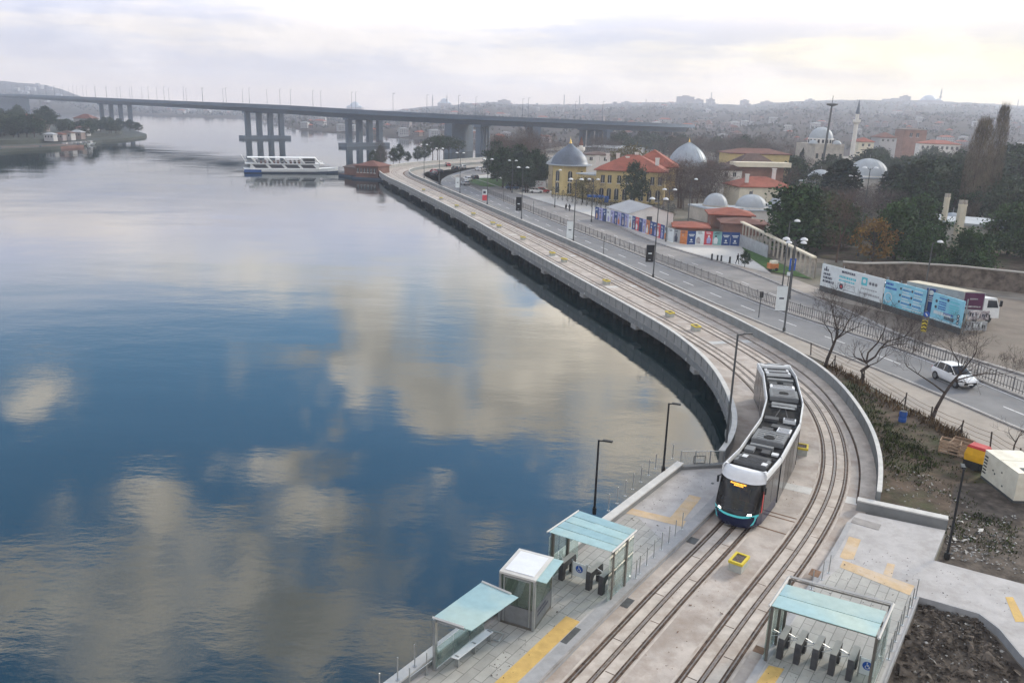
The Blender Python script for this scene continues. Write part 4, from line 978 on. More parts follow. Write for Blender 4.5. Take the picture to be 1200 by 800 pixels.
def gate(Q, u0, u1, v, label):
    a, c = at(Q, u0, v, PZ), at(Q, u1, v, PZ); d = (c - a).normalized(); t = thing('access_gate', label, 'gate', a, 'wheelchair gates'); n = Vector((d.y, -d.x, 0))
    b = MB(); b.box((a + c) / 2 + Vector((0, 0, .55)), ((c - a).length - .06, .03, .75), 'poster_white', math.atan2(d.y, d.x)); b.build('leaf', t)
    b = MB(); [b.tube([p, p + Vector((0, 0, 1.0))], .03, 'steel', 8) for p in (a, c)]; b.build('gate_post', t)
    # round blue sign with a white wheelchair figure
    ctr = (a + c) / 2 + n * .025 + Vector((0, 0, .62)); s = MB()
    def P2(x, z, o=0.0): return ctr + d * x + Vector((0, 0, z)) + n * o
    s.add([P2(.2 * math.cos(k * PI / 12), .2 * math.sin(k * PI / 12)) for k in range(24)], [tuple(range(24))], 'sign_blue'); sg = s.build('sign', t)
    s = MB()
    ring = [(.075 * math.cos(R_(x)) - .01, .075 * math.sin(R_(x)) - .06) for x in range(130, 400, 18)]
    def stroke(pp, w):
        for (x0, z0), (x1, z1) in zip(pp, pp[1:]):
            L = math.hypot(x1 - x0, z1 - z0); ux, uz = (x1 - x0) / L, (z1 - z0) / L; px, pz = -uz * w, ux * w
            s.add([P2(x0 + px, z0 + pz, .006), P2(x1 + px, z1 + pz, .006), P2(x1 - px, z1 - pz, .006), P2(x0 - px, z0 - pz, .006)], [(0, 1, 2, 3)], 'white_paint')
    stroke(ring, .012); stroke([(-.03, .09), (-.02, .0), (.06, -.005), (.09, -.1), (.125, -.09)], .015); stroke([(-.02, .05), (.05, .045)], .012)
    s.add([P2(-.03 + .026 * math.cos(k * PI / 6), .135 + .026 * math.sin(k * PI / 6), .006) for k in range(12)], [tuple(range(12))], 'white_paint'); s.build('wheelchair_symbol', sg)
gate(QB, .84, .99, .40, 'white wheelchair gate with blue round sign at the end of the five turnstiles')
gate(QA, .24, .48, .40, 'white wheelchair gate with blue round sign under the canopy by the water')

# ---- kiosk booth
zt = PZ + 2.55
K = [G(587, 669, zt), G(616, 677, zt), G(641, 657, zt), G(613, 650, zt)]
# square it up
ka = Vector(K[0]); kd = (Vector(K[1]) - ka); kl_ = 1.65; kd.z = 0; kd.normalize(); kn = Vector((-kd.y, kd.x, 0)); kw = 2.05
KB = [ka, ka + kd * kl_, ka + kd * kl_ + kn * kw, ka + kn * kw]
kq = thing('ticket_booth', 'small glazed booth with a white roof standing between shelter and canopy', 'booth', (ka.x, ka.y, PZ))
def kp_(u, v, z): p = lerp4(KB, u, v); return Vector((p.x, p.y, z))
b = MB(); b.prism([kp_(u, v, 0)[:2] for u, v in ((-.03, -.03), (1.03, -.03), (1.03, 1.03), (-.03, 1.03))], zt - .06, zt + .05, 'white_edge'); b.build('roof', kq)
b = MB(); b.prism([kp_(u, v, 0)[:2] for u, v in ((.08, .08), (.92, .08), (.92, .92), (.08, .92))], zt + .04, zt + .075, 'tram_white'); b.build('roof_panel', kq)
b = MB(); b.prism([kp_(u, v, 0)[:2] for u, v in ((1.0, .02), (1.32, .02), (1.32, 1.02), (1.0, 1.02))], zt - .03, zt + .01, 'canopy_glass'); b.build('awning', kq)
for u, v in ((0, 0), (1, 0), (1, 1), (0, 1)):
    b = MB(); b.box(kp_(u, v, (PZ + zt) / 2), (.11, .11, zt - PZ - .06), 'steel', math.atan2(kd.y, kd.x)); b.build('corner_post', kq)
b = MB(); b.prism([kp_(u, v, 0)[:2] for u, v in ((-.02, -.02), (1.02, -.02), (1.02, 1.02), (-.02, 1.02))], PZ + .01, PZ + .13, 'bronze_post'); b.build('floor_frame', kq)
for (u0, v0, u1, v1) in ((0, 0, 1, 0), (1, 0, 1, 1), (0, 1, 1, 1), (0, 0, 0, 1)):
    b = MB(); quadpanel(b, kp_(u0, v0, PZ + .12), kp_(u1, v1, PZ + .12), kp_(u1, v1, PZ + 1.0), kp_(u0, v0, PZ + 1.0), .03, 'unit_grey'); b.build('lower_panel', kq)
    b = MB(); quadpanel(b, kp_(u0, v0, PZ + 1.04), kp_(u1, v1, PZ + 1.04), kp_(u1, v1, zt - .1), kp_(u0, v0, zt - .1), .02, 'booth_glass'); b.build('window', kq)
b = MB(); b.box(kp_(.55, .85, PZ + .95), (1.2, .5, .06), 'wood', math.atan2(kd.y, kd.x)); b.box(kp_(.5, .4, PZ + .6), (.45, .45, 1.1), 'coat', math.atan2(kd.y, kd.x)); b.build('desk', kq)
b = MB(); nn = kd
for row, (z, n) in enumerate(((PZ + .72, 6), (PZ + .52, 8))):
    v = .18
    for k in range(n):
        w = RNG.uniform(.04, .085)
        p, q = kp_(1, v, 0) + nn * .036, kp_(1, v + w, 0) + nn * .036; b.add([(p.x, p.y, z), (q.x, q.y, z), (q.x, q.y, z + .12), (p.x, p.y, z + .12)], [(0, 1, 2, 3)], 'print_dark'); v += w + .015
b.build('lettering', kq)
# door frame on the near face
b = MB()
for u in (.12, .88): b.box(kp_(u, -.02, PZ + 1.3), (.06, .05, 2.3), 'steel', math.atan2(kd.y, kd.x))
b.box(kp_(.5, -.02, PZ + 2.42), (1.3, .05, .07), 'steel', math.atan2(kd.y, kd.x)); b.build('door_frame', kq)

# ---- shelter with glass back
zs = PZ + 2.45
S_ = [G(507, 724, zs), G(550, 738, zs - .06), G(605, 699, zs - .06), G(565, 682, zs)]
sh = thing('shelter', 'open waiting shelter with a sloping pale blue glass roof and low glass rail', 'shelter', (S_[0].x, S_[0].y, PZ))
b = MB(); quadpanel(b, S_[0], Vector(S_[1]) + (Vector(S_[1]) - Vector(S_[0])) * .06, Vector(S_[2]) + (Vector(S_[2]) - Vector(S_[3])) * .06, S_[3], .03, 'canopy_glass_blue'); b.build('roof_panel', sh)
b = MB(); p, q = Vector(S_[0]), Vector(S_[1]); b.tube([p + Vector((0, 0, .05)), p.lerp(q, .85) + Vector((0, 0, .05))], .055, 'white_edge', 4); p, q = Vector(S_[3]), Vector(S_[2]); b.tube([p + Vector((0, 0, .05)), p.lerp(q, .85) + Vector((0, 0, .05))], .055, 'white_edge', 4); b.build('edge_beam', sh)
for v in (.02, .98):
    p = at(S_, .04, v, PZ); b = MB(); b.box(p + Vector((0, 0, 1.2)), (.17, .12, 2.4), 'steel', TRK); b.build('post', sh)
    b = MB(); q = at(S_, .85, v, zs - .12); b.tube([Vector((p.x, p.y, zs - .14)), q], .06, 'grey_metal', 4); b.build('roof_bracket', sh)
for k in range(3):
    b = MB(); quadpanel(b, at(S_, .1, k / 3 + .01, PZ + .15), at(S_, .1, (k + 1) / 3 - .01, PZ + .15), at(S_, .1, (k + 1) / 3 - .01, PZ + 1.15), at(S_, .1, k / 3 + .01, PZ + 1.15), .015, 'pane_glass'); b.build('back_pane', sh)
b = MB(); [b.tube([at(S_, .1, .0, PZ + z), at(S_, .1, 1.02, PZ + z)], .03, 'steel', 6) for z in (.13, 1.17)]; b.build('rail', sh)
bn = thing('bench', 'slim steel perch bench along the shelter rail', 'bench', at(S_, .35, .1, PZ))
b = MB(); p, q = at(S_, .3, .15, PZ + .5), at(S_, .3, .9, PZ + .5); quadpanel(b, p, q, q + (at(S_, .5, .9, PZ + .5) - q), p + (at(S_, .5, .15, PZ + .5) - p), .03, 'unit_light'); b.build('seat', bn)
for v in (.2, .55, .88): b = MB(); p = at(S_, .4, v, PZ); b.box(p + Vector((0, 0, .25)), (.06, .2, .5), 'steel', TRK); b.build('leg', bn)
gv = thing('guide_frame', 'low steel frame on the pavers between shelter and booth', 'frame', G(574, 738, PZ)); b = MB(); P_ = [G(567, 745, PZ + .05), G(584, 751, PZ + .05), G(590, 742, PZ + .05), G(573, 737, PZ + .05)]
for k in range(4): b.tube([P_[k], P_[(k + 1) % 4]], .025, 'steel', 4)
b.build('frame_tube', gv)

# ================================================================== fences, cars, yard things
def at_even(P, s): return at_s(P, s)
F1 = resample(offset(B1, .45), 1.0)
fs = nearest_s(F1, G(1230, 478, 0)[:2]); fe = nearest_s(F1, G(540, 212, 0)[:2])
fn = thing('road_fence', 'long dark steel barred fence on the kerb between the two roads', 'fence', (*at_s(F1, fs)[0], .09))
seg = [at_s(F1, fs + k)[0] for k in range(int(fe - fs))]
for z in (.25, 1.12): b = MB(); b.sweep([(p.x, p.y, .09) for p in seg], [(-.025, z), (.025, z), (.025, z + .06), (-.025, z + .06)], 'fence_steel'); b.build('rail', fn)
b = MB(); s_ = fs
while s_ < fe - 1:
    p, d = at_s(F1, s_); far = s_ - fs; w = .045 + .0006 * far; b.box((p.x, p.y, .09 + .62), (w, .035, 1.2), 'fence_steel', math.atan2(d.y, d.x)); s_ += .34 if far < 70 else .55
b.build('bars', fn)
b = MB(); s_ = fs; k = 0
while s_ < fe - 1 and k < 95: p, d = at_s(F1, s_); q = MB(); q.box((p.x, p.y, .09 + .68), (.08, .08, 1.36), 'fence_steel', math.atan2(d.y, d.x)); q.build('post', fn); s_ += 2.04; k += 1
wf = [G(x, y, -.05) for x, y in ((950, 416), (978, 431), (1012, 447), (1060, 477), (1090, 494), (1125, 510), (1160, 525), (1194, 545), (1240, 566))]
w_ = thing('wire_fence', 'sagging wire fence on rusty leaning posts between pavement and rough ground', 'fence', wf[0])
for i, p in enumerate(wf):
    b = MB(); l = Vector((RNG.uniform(-.1, .1), RNG.uniform(-.1, .1), 1.25)); b.tube([p, p + l], .06, 'bark', 5)
    if i % 2: b.tube([p + l * .75, p + Vector((-.55, .1, 0))], .04, 'bark', 4)
    b.build('post', w_)
for z in (.45, .8, 1.15):
    b = MB()
    for p, q in zip(wf, wf[1:]): m_ = (p + q) / 2 + Vector((0, 0, z - .06)); b.tube([p + Vector((0, 0, z)), m_, q + Vector((0, 0, z))], .016, 'rust', 4)
    b.build('wire', w_)

def make_car(label, paint, group=None, L=4.1, Wd=1.78, Ht=1.56, name='parked_car'):
    r = thing(name, label, 'car', (0, 0, 0), group); k = L / 4.1
    st = [(-2.05, .62, .52, .80), (-1.98, .80, .40, .98), (-1.75, .87, .32, 1.04), (-1.2, .89, .30, 1.03), (-.3, .89, .26, 1.0), (.6, .89, .26, .99), (.9, .885, .28, .98), (1.4, .87, .30, .92), (1.8, .82, .32, .83), (1.98, .72, .38, .72), (2.05, .55, .46, .62)]
    b = MB(); V = []
    for x, w, z0, zt in st:
        w *= Wd / 1.78; ring = [(0, z0), (w * .86, z0), (w * .98, z0 + .14), (w, (z0 + zt) / 2 + .02), (w * .96, zt - .1), (w * .84, zt), (0, zt + .025)]
        V += [(x * k, y, z) for y, z in ring] + [(x * k, -y, z) for y, z in ring[-2:0:-1]]
    n = 12; F_ = [(i * n + j, i * n + (j + 1) % n, (i + 1) * n + (j + 1) % n, (i + 1) * n + j) for i in range(len(st) - 1) for j in range(n)]; F_ += [tuple(range(n)), tuple((len(st) - 1) * n + j for j in range(n))[::-1]]
    b.add(V, F_, paint); b.build('body', r, smooth=True, angle=35)
    gh = [(-1.86, .76, .98, 1.02), (-1.5, .70, 1.40, 1.0), (-1.1, .66, 1.50, 1.0), (-.2, .66, Ht - .03, 1.0), (.25, .66, 1.48, .98), (1.02, .76, .99, .97)]
    for part, (ya, yb) in (('window_band', (0, 1)), ('roof', (1, 2))):
        b = MB(); V = []
        for x, w, zr, zb in gh: V += [(x * k, -.82, zb - .02), (x * k, -w * .98, zr), (x * k, -w * .8, zr + .035), (x * k, w * .8, zr + .035), (x * k, w * .98, zr), (x * k, .82, zb - .02)]
        n = 6
        if part == 'roof': F_ = [(i * n + j, i * n + j + 1, (i + 1) * n + j + 1, (i + 1) * n + j) for i in range(1, len(gh) - 2) for j in (1, 2, 3)]
        else: F_ = [(i * n + j, i * n + j + 1, (i + 1) * n + j + 1, (i + 1) * n + j) for i in range(len(gh) - 1) for j in (0, 4)] + [(i * n + j, i * n + j + 1, (i + 1) * n + j + 1, (i + 1) * n + j) for i in (0, len(gh) - 2) for j in (1, 2, 3)]
        b.add(V, F_, paint if part == 'roof' else 'tram_glass'); b.build(part, r, smooth=True, angle=40)
    b = MB()
    for e in (-1, 1):
        for (x0, z0, x1, z1) in ((.25, 1.47, 1.0, .99), (-1.5, 1.4, -1.84, .99), (-.45, Ht - .05, -.45, 1.0), (-1.25, 1.47, -1.35, 1.0)):
            b.tube([(x0 * k, e * .665, z0), (x1 * k, e * (.80 if z1 < 1.1 else .7), z1)], .035, paint, 4)
    b.build('pillars', r)
    for x in (-1.28, 1.26):
        for e in (-1, 1):
            q = MB(); c = Vector((x * k, e * (Wd / 2 - .09), .34)); q.tube([c - Vector((0, .11, 0)), c + Vector((0, .11, 0))], .34, 'tyre', 16); wh = q.build('wheel', r)
            q = MB(); c = c + Vector((0, e * .115, 0)); q.tube([c - Vector((0, .01, 0)), c + Vector((0, .01, 0))], .21, 'unit_grey', 12); q.build('rim', wh)
    for e in (-1, 1):
        q = MB(); q.box((1.93 * k, e * .62, .70), (.14, .26, .14), 'unit_light'); q.build('headlight', r)
        q = MB(); q.box((.62 * k, e * .95, 1.02), (.14, .2, .13), paint); q.build('mirror', r)
        q = MB(); q.box((-1.97 * k, e * .66, .86), (.1, .2, .2), 'red_paint'); q.build('tail_light', r)
    q = MB(); q.box((2.0 * k, 0, .5), (.12, 1.2, .2), 'tyre'); q.build('grille', r); q = MB(); q.box((2.06 * k, 0, .46), (.02, .5, .11), 'white_paint'); q.build('number_plate', r); return r
c0 = G(1097, 444, -.05); c1 = G(1119, 454, -.05)
cw = make_car('white compact suv driving alone along the road past the bare trees', 'car_white', name='car'); dcar = (c1 - c0).normalized(); nc = Vector((-dcar.y, dcar.x, 0)); cc = (c0 + c1) / 2 + nc * .8
cw.scale = (1, 1.05, 1.13); cw.location = cc; cw.rotation_euler = (0, 0, math.atan2(dcar.y, dcar.x))
# small cars far up the road
far = [make_car('x', p, 'cars on the distant road') for p in ('car_dark', 'car_white', 'car_red', 'car_silver', 'car_blue')]
for i in range(5): far[i].location = (0, -300 - 8 * i, -20)
fl = [((524, 195), 2, 'red car on the distant road bend beside the waterside trees'), ((508, 203), 2, 'red car waiting where the road bends at the waterfront'), ((508.5, 205.5), 0, None), ((515, 203), 0, None), ((533, 199), 0, None), ((542, 197.5), 3, None), ((548, 212), 1, None), ((556, 210), 0, None), ((545, 217), 3, None), ((561, 200), 1, None), ((570, 197), 0, None), ((600, 222), 4, None), ((606, 220), 3, None), ((613, 221), 0, None), ((618, 224), 3, None), ((624, 224), 4, None), ((628, 226), 1, None), ((636, 226), 2, None)]
used = set(); nm = {0: 'dark', 1: 'white', 2: 'red', 3: 'silver', 4: 'blue'}
for (x, y), k, lb in fl:
    p = G(x, y, -.04); lab = lb or (f'small {nm[k]} car on the distant road by the waterfront' if x < 580 else f'{nm[k]} car parked in the row left of the yellow palace')
    rz = R_(118 if x < 580 else 10)
    if k not in used: used.add(k); o = far[k]; o.location = p; o.rotation_euler = (0, 0, rz); o['label'] = lab
    else: dup(far[k], p, rz, lab, 'cars on the distant road')
vans = [(985, 322, 'white van parked behind the left end of the billboards'), (1001, 325, 'white car parked behind the white billboard'), (1030, 329, 'white van parked behind the joint of the two billboards'), (1045, 332, 'white car parked among vans behind the blue billboard'), (1062, 336, 'white car parked nearest the lorry behind the billboards')]
for x, y, lb in vans: p = G(x, y + 14, -.05); o = dup(cw, p, R_(35), lb, 'white vehicles parked behind the billboards', (1.1, 1.05, 1.25))

# ---- generator, machine, crates, bin
ga = G(1149, 559, -.1); gb = G(1187, 589, -.1); gd = (gb - ga).normalized(); gn = Vector((-gd.y, gd.x, 0)); gL = (gb - ga).length; ang = math.atan2(gd.y, gd.x)
if gn.x < 0: gn = -gn
gt = thing('generator', 'large cream steel generator cabin on the dirt at the right edge', 'generator', ga); ghh = 1.95; gw = 2.3
def gp(u, v, z): return ga + gd * (u * gL) + gn * v + Vector((0, 0, z))
b = MB(); b.add([gp(0, 0, .15), gp(1, 0, .15), gp(1, gw, .15), gp(0, gw, .15), gp(0, 0, ghh), gp(1, 0, ghh), gp(1, gw, ghh), gp(0, gw, ghh)], [(0, 1, 5, 4), (1, 2, 6, 5), (2, 3, 7, 6), (3, 0, 4, 7), (4, 5, 6, 7)], 'cream_paint'); b.build('cabin', gt)
for u0, u1 in ((0, .46), (.48, 1.0)): b = MB(); quadpanel(b, gp(u0, -.03, ghh + .01), gp(u1, -.03, ghh + .01), gp(u1, gw, ghh + .01), gp(u0, gw, ghh + .01), .05, 'cream_paint'); b.build('roof', gt)
for k in range(6): b = MB(); z = .45 + k * .22; quadpanel(b, gp(.02, -.012, z), gp(.12, -.012, z), gp(.12, -.012, z + .1), gp(.02, -.012, z + .1), .01, 'black_metal'); b.build('louvre', gt)
for u, z in ((.3, 1.0), (.36, .85), (.55, 1.25), (.62, .45)): b = MB(); quadpanel(b, gp(u, -.012, z), gp(u + .03, -.012, z), gp(u + .03, -.012, z + .1), gp(u, -.012, z + .1), .01, 'black_metal'); b.build('handle', gt)
b = MB(); quadpanel(b, gp(0, .02, -.02), gp(1, .02, -.02), gp(1, .02, .16), gp(0, .02, .16), .05, 'dark_steel'); quadpanel(b, gp(1, .02, -.02), gp(1, gw, -.02), gp(1, gw, .16), gp(1, .02, .16), .05, 'dark_steel'); b.build('skid', gt)
for v in (.5, 1.3): b = MB(); quadpanel(b, gp(.78, v, ghh + .065), gp(.9, v, ghh + .065), gp(.9, v + .5, ghh + .065), gp(.78, v + .5, ghh + .065), .02, 'black_metal'); b.build('roof_vent', gt)
ym = G(1143, 548, -.1); mt_ = thing('compressor', 'yellow machine with a red lid standing beside the cream cabin', 'machine', ym)
b = MB(); b.box(ym + Vector((0, 0, .32)), (1.35, 1.0, .5), 'black_metal', R_(-50)); b.build('chassis', mt_)
b = MB(); cs_ = [(-.65, -.5), (.65, -.5), (.65, .5), (-.65, .5)]; rot = Matrix.Rotation(R_(-50), 3, 'Z')
V = [ym + rot @ Vector((x, y, .57)) for x, y in cs_] + [ym + rot @ Vector((x * 1.05, y * 1.05, 1.0)) for x, y in cs_] + [ym + rot @ Vector((x * .9, y * .9, 1.5)) for x, y in cs_]
b.add(V, [(0, 1, 5, 4), (1, 2, 6, 5), (2, 3, 7, 6), (3, 0, 4, 7), (4, 5, 9, 8), (5, 6, 10, 9), (6, 7, 11, 10), (7, 4, 8, 11)], 'orange_paint'); b.build('cover', mt_)
b = MB(); V = [ym + rot @ Vector((x * .96, y * .96, 1.5)) for x, y in cs_] + [ym + rot @ Vector((x * .8, y * .8, 1.66)) for x, y in cs_]; b.add(V, [(0, 1, 5, 4), (1, 2, 6, 5), (2, 3, 7, 6), (3, 0, 4, 7), (4, 5, 6, 7)], 'red_paint'); b.build('lid', mt_)
for e in (-1, 1): b = MB(); c = ym + rot @ Vector((.1, e * .55, .26)); a_ = rot @ Vector((0, .09, 0)); b.tube([c - a_, c + a_], .27, 'tyre', 12); b.build('wheel', mt_)
for (x, y, z, lb, rz) in ((1112, 530, -.1, 'open slatted wooden crate leaning left beside the yellow machine', -35), (1124, 533, -.1, 'pale slatted wooden crate next to the yellow machine', -48), (1128, 521, -.1, 'flat wooden pallet stack behind the slatted crates', -40)):
    p = G(x, y, z); t = thing('wooden_crate', lb, 'crate', p, 'wooden crates by the yellow machine'); rt = Matrix.Rotation(R_(rz), 3, 'Z'); hh = .9 if 'pallet' not in lb else .35
    b = MB()
    for e in (-1, 1):
        for k in range(4):
            z_ = .12 + k * (hh - .15) / 3
            b.box(p + rt @ Vector((0, e * .5, z_)), (1.3, .04, .12), 'wood', R_(rz)); b.box(p + rt @ Vector((e * .65, 0, z_)), (.04, 1.0, .12), 'wood', R_(rz))
    b.build('slats', t)
    for ex in (-1, 1):
        for ey in (-1, 1): b = MB(); b.box(p + rt @ Vector((ex * .62, ey * .47, hh / 2)), (.08, .08, hh + .1), 'wood'); b.build('corner_post', t)
    b = MB(); b.box(p + rt @ Vector((0, 0, .08)), (1.25, .95, .06), 'wood', R_(rz)); b.build('base', t)
p = G(1057, 494, -.1); t = thing('drum', 'blue plastic drum standing in the bushes by the wire fence', 'drum', p); b = MB(); b.lathe(p, [(.27, 0), (.3, .1), (.28, .3), (.31, .32), (.28, .36), (.28, .6), (.31, .62), (.27, .86), (.2, .88)], 'blue_plastic', 16); b.build('drum_body', t); b = MB(); b.cyl(p + Vector((0, 0, .86)), .25, .03, 'black_metal', 14); b.build('lid', t)
# debris and undergrowth
def scatter(name, label, cat, polys, n, size, mat, flat=.4, z=-.08, seed=3):
    r = random.Random(seed); b = MB()
    for _ in range(n):
        poly = r.choice(polys); u, v = r.random(), r.random()
        p = lerp4([G(x, y, z) for x, y in poly], u, v); s = r.uniform(*size) * (1 + (r.random() < .06) * 1.5); q = [p + Vector((r.uniform(-s, s), r.uniform(-s, s), r.uniform(0, s * flat))) for _ in range(5)]
        b.add(q + [p + Vector((0, 0, s * flat + .02))], [(0, 1, 5), (1, 2, 5), (2, 3, 5), (3, 4, 5), (4, 0, 5)], mat)
    o = b.build(name); stuff(o, label, cat); return o
yard = [[(1035, 540), (1100, 560), (1180, 640), (1040, 600)], [(1110, 625), (1190, 600), (1200, 675), (1105, 652)], [(1080, 705), (1145, 722), (1200, 800), (1045, 800)]]
scatter('debris', 'pale scraps and broken stones littering the rough ground', 'debris', yard[:2], 330, (.03, .13), 'debris_mat', .5)
scatter('debris', 'broken stones and rubbish in the pit beside the ramp', 'debris', yard[2:], 700, (.05, .22), 'rubble', .55, seed=5)
scatter('debris', 'light chips of stone scattered over the pit beside the ramp', 'debris', yard[2:] + yard[1:2], 260, (.02, .11), 'debris_mat', .6, seed=8)
scatter('litter', 'dark leaves and dirt flecks strewn over the right platform', 'litter', [[(1010, 640), (1090, 660), (1080, 690), (985, 655)], [(990, 660), (1060, 690), (1040, 740), (940, 700)], [(900, 770), (1010, 795), (990, 830), (880, 800)], [(1100, 665), (1190, 690), (1180, 720), (1085, 695)]], 150, (.012, .05), 'box_fill', .15, PZ + .015, 15)
scatter('litter', 'dark leaves and dirt flecks strewn over the left platform', 'litter', [[(740, 590), (800, 550), (835, 560), (800, 610)], [(700, 640), (735, 605), (790, 620), (745, 660)], [(560, 790), (650, 700), (690, 700), (590, 800)]], 170, (.012, .05), 'box_fill', .15, PZ + .015, 16)
scatter('litter', 'rust flakes and gravel crumbs along the track bed', 'litter', [[(770, 700), (800, 660), (880, 690), (850, 720)], [(700, 800), (800, 690), (850, 710), (780, 800)], [(900, 600), (930, 560), (960, 570), (935, 610)], [(945, 500), (960, 470), (985, 490), (1000, 540)]], 170, (.010, .045), 'rust', .2, .014, 17)
def weeds(name, label, polys, n, hgt, mat, seed, spread=.25, z=-.08):
    r = random.Random(seed); b = MB()
    for _ in range(n):
        poly = r.choice(polys); p = lerp4([G(x, y, z) for x, y in poly], r.random(), r.random()); cl = r.uniform(.5, 1.3)
        for k in range(9):
            a = r.uniform(0, 2 * PI); h = r.uniform(*hgt) * cl; o = Vector((math.cos(a), math.sin(a), 0)); w = Vector((-o.y, o.x, 0)) * r.uniform(.03, .07)
            q = p + Vector((r.gauss(0, spread), r.gauss(0, spread), 0)); b.add([q - w, q + w, q + o * h * r.uniform(.2, .7) + Vector((0, 0, h))], [(0, 1, 2)], mat)
    o = b.build(name, smooth='raw'); stuff(o, label, 'undergrowth')
weeds('undergrowth', 'dark green scrub along the foot of the curving wall', [[(985, 452), (1012, 452), (1062, 520), (1032, 530)], [(1030, 500), (1075, 520), (1100, 550), (1040, 560)]], 260, (.08, .34), 'shrub', 11)
weeds('undergrowth', 'brown dry stems along the wire fence', [[(960, 424), (985, 432), (1070, 484), (1060, 492)], [(1060, 480), (1075, 484), (1130, 512), (1118, 518)]], 150, (.15, .6), 'shrub_brown', 12)
weeds('undergrowth', 'sparse green weeds over the rough ground by the crates', [[(1050, 490), (1110, 512), (1150, 600), (1040, 560)], [(1120, 600), (1190, 610), (1195, 660), (1110, 630)]], 200, (.05, .16), 'shrub', 13)

# ================================================================== trees
def limb(mb, p, d, L, r, depth, rnd, mat, tips, bend=.25, nseg=4, up=.15):
    pts = [p]; rad = [r]; q = p.copy(); dd = d.copy()
    for k in range(nseg):
        dd = (dd + Vector((rnd.gauss(0, bend), rnd.gauss(0, bend), rnd.gauss(0, bend) + up))).normalized() if depth or k else dd
        q = q + dd * (L / nseg); pts.append(q.copy()); rad.append(r * (1 - .45 * (k + 1) / nseg))
    mb.tube(pts, rad, mat, 7 if r > .08 else 5 if r > .02 else 3, cap=False); return pts, dd, rad[-1]
def grow(trunk, crown, p, d, L, r, depth, maxd, rnd, spread, mat, shrink=.68, kids=(2, 3), up=.12, bend=.16):
    mb = trunk if depth < 2 else crown
    pts, dd, re = limb(mb, p, d, L, r, depth, rnd, mat, None, bend=bend if depth else bend * .6, up=up)
    if depth >= maxd: return
    n = rnd.randint(*kids)
    for k in range(n):
        a = rnd.uniform(0, 2 * PI); x = dd.cross(Vector((0, 0, 1))); x = x.normalized() if x.length > .1 else Vector((1, 0, 0)); y = dd.cross(x)
        s = rnd.uniform(.45, 1.0) * spread; nd = (dd * math.cos(s) + (x * math.cos(a) + y * math.sin(a)) * math.sin(s)).normalized()
        start = pts[-1] if k < 2 else pts[rnd.randint(2, len(pts) - 1)]
        grow(trunk, crown, start, nd, L * shrink * rnd.uniform(.8, 1.2), max(.006, re * rnd.uniform(.6, .8)), depth + 1, maxd, rnd, spread, mat, shrink, kids, up, bend)
def hero_tree(base, paths, r, label, seed, twig_depth=5, sp=.75, L0=1.0):
    rnd = random.Random(seed); t = thing('bare_tree', label, 'tree', base, 'bare trees by the wire fence'); B = Vector(base); tr = MB(); cr = MB()
    for pi, (pth, r0, r1) in enumerate(paths):
        P = [B + Vector(q) for q in pth]; n = len(P); tr.tube(P, [.78 * (r0 + (r1 - r0) * i / (n - 1)) for i in range(n)], 'bark', 8, cap=False)
        ends = [(P[-1], (P[-1] - P[-2]).normalized(), 3)] + ([(P[-2], (P[-1] - P[-2]).normalized(), 2)] if pi else [])
        for e, d, m_ in ends:
            for k in range(m_):
                nd = (d + Vector((rnd.gauss(0, .55), rnd.gauss(0, .55), rnd.gauss(.15, .35)))).normalized()
                grow(tr, cr, e, nd, L0 * rnd.uniform(.8, 1.2), r1 * .55, 1, twig_depth, rnd, sp, 'twig', .74, (2, 4), .10, .2)
    tr.build('trunk', t, smooth=True, angle=80); cr.build('crown', t); return t
# offsets in metres: x to the right of the view, y away, z up
hero_tree(G(967, 430, -.1), [([(0, 0, 0), (.15, .1, .8), (.45, .1, 1.9), (.7, .2, 2.7)], .22, .14), ([(.7, .2, 2.7), (.75, .3, 3.6), (.4, .3, 4.6), (.1, .2, 5.2)], .12, .06), ([(.7, .2, 2.7), (1.2, 0, 3.5), (1.7, .3, 4.6)], .11, .06), ([(.7, .2, 2.7), (1.6, .4, 3.3), (2.6, .2, 4.0)], .09, .05), ([(.5, .2, 2.3), (.3, .4, 3.2), (-.5, .3, 4.2)], .08, .045)], .2, 'bare dark tree with an upright fan crown nearest the tram', 21)
hero_tree(G(1009, 450, -.1), [([(0, 0, 0), (.1, .05, .7), (-.1, .1, 1.2), (.5, .15, 1.7), (.2, .1, 2.0)], .26, .15), ([(.2, .1, 2.0), (1.0, .3, 2.5), (1.3, .2, 3.3), (1.9, .4, 3.9), (3.2, .3, 4.4)], .13, .05), ([(.2, .1, 2.0), (.3, .2, 2.9), (1.1, .4, 3.8), (1.5, .4, 4.9)], .12, .05), ([(1.3, .2, 3.3), (2.3, .5, 3.6), (3.6, .6, 3.7)], .08, .04), ([(.5, .15, 1.7), (1.2, .2, 2.0), (1.9, .3, 2.6)], .07, .04)], .2, 'crooked bare tree with a twisted trunk and arching boughs', 37)
hero_tree(G(1092, 492, -.1), [([(0, 0, 0), (.25, .1, 1.0), (.7, .2, 2.1), (1.3, .3, 3.2)], .20, .12), ([(1.3, .3, 3.2), (2.0, .4, 4.2), (2.6, .6, 5.0)], .11, .05), ([(.8, .2, 2.2), (-.2, .4, 2.9), (-1.4, .6, 3.6), (-2.4, .6, 4.2)], .09, .04), ([(1.3, .3, 3.2), (2.6, .6, 3.5), (3.9, .7, 3.8), (5.0, .8, 3.7)], .09, .04), ([(1.7, .3, 3.8), (1.5, .5, 4.8), (1.0, .6, 5.5)], .07, .035)], .2, 'bare tree leaning right over the road in front of the white car', 55, 5, .85, 1.15)
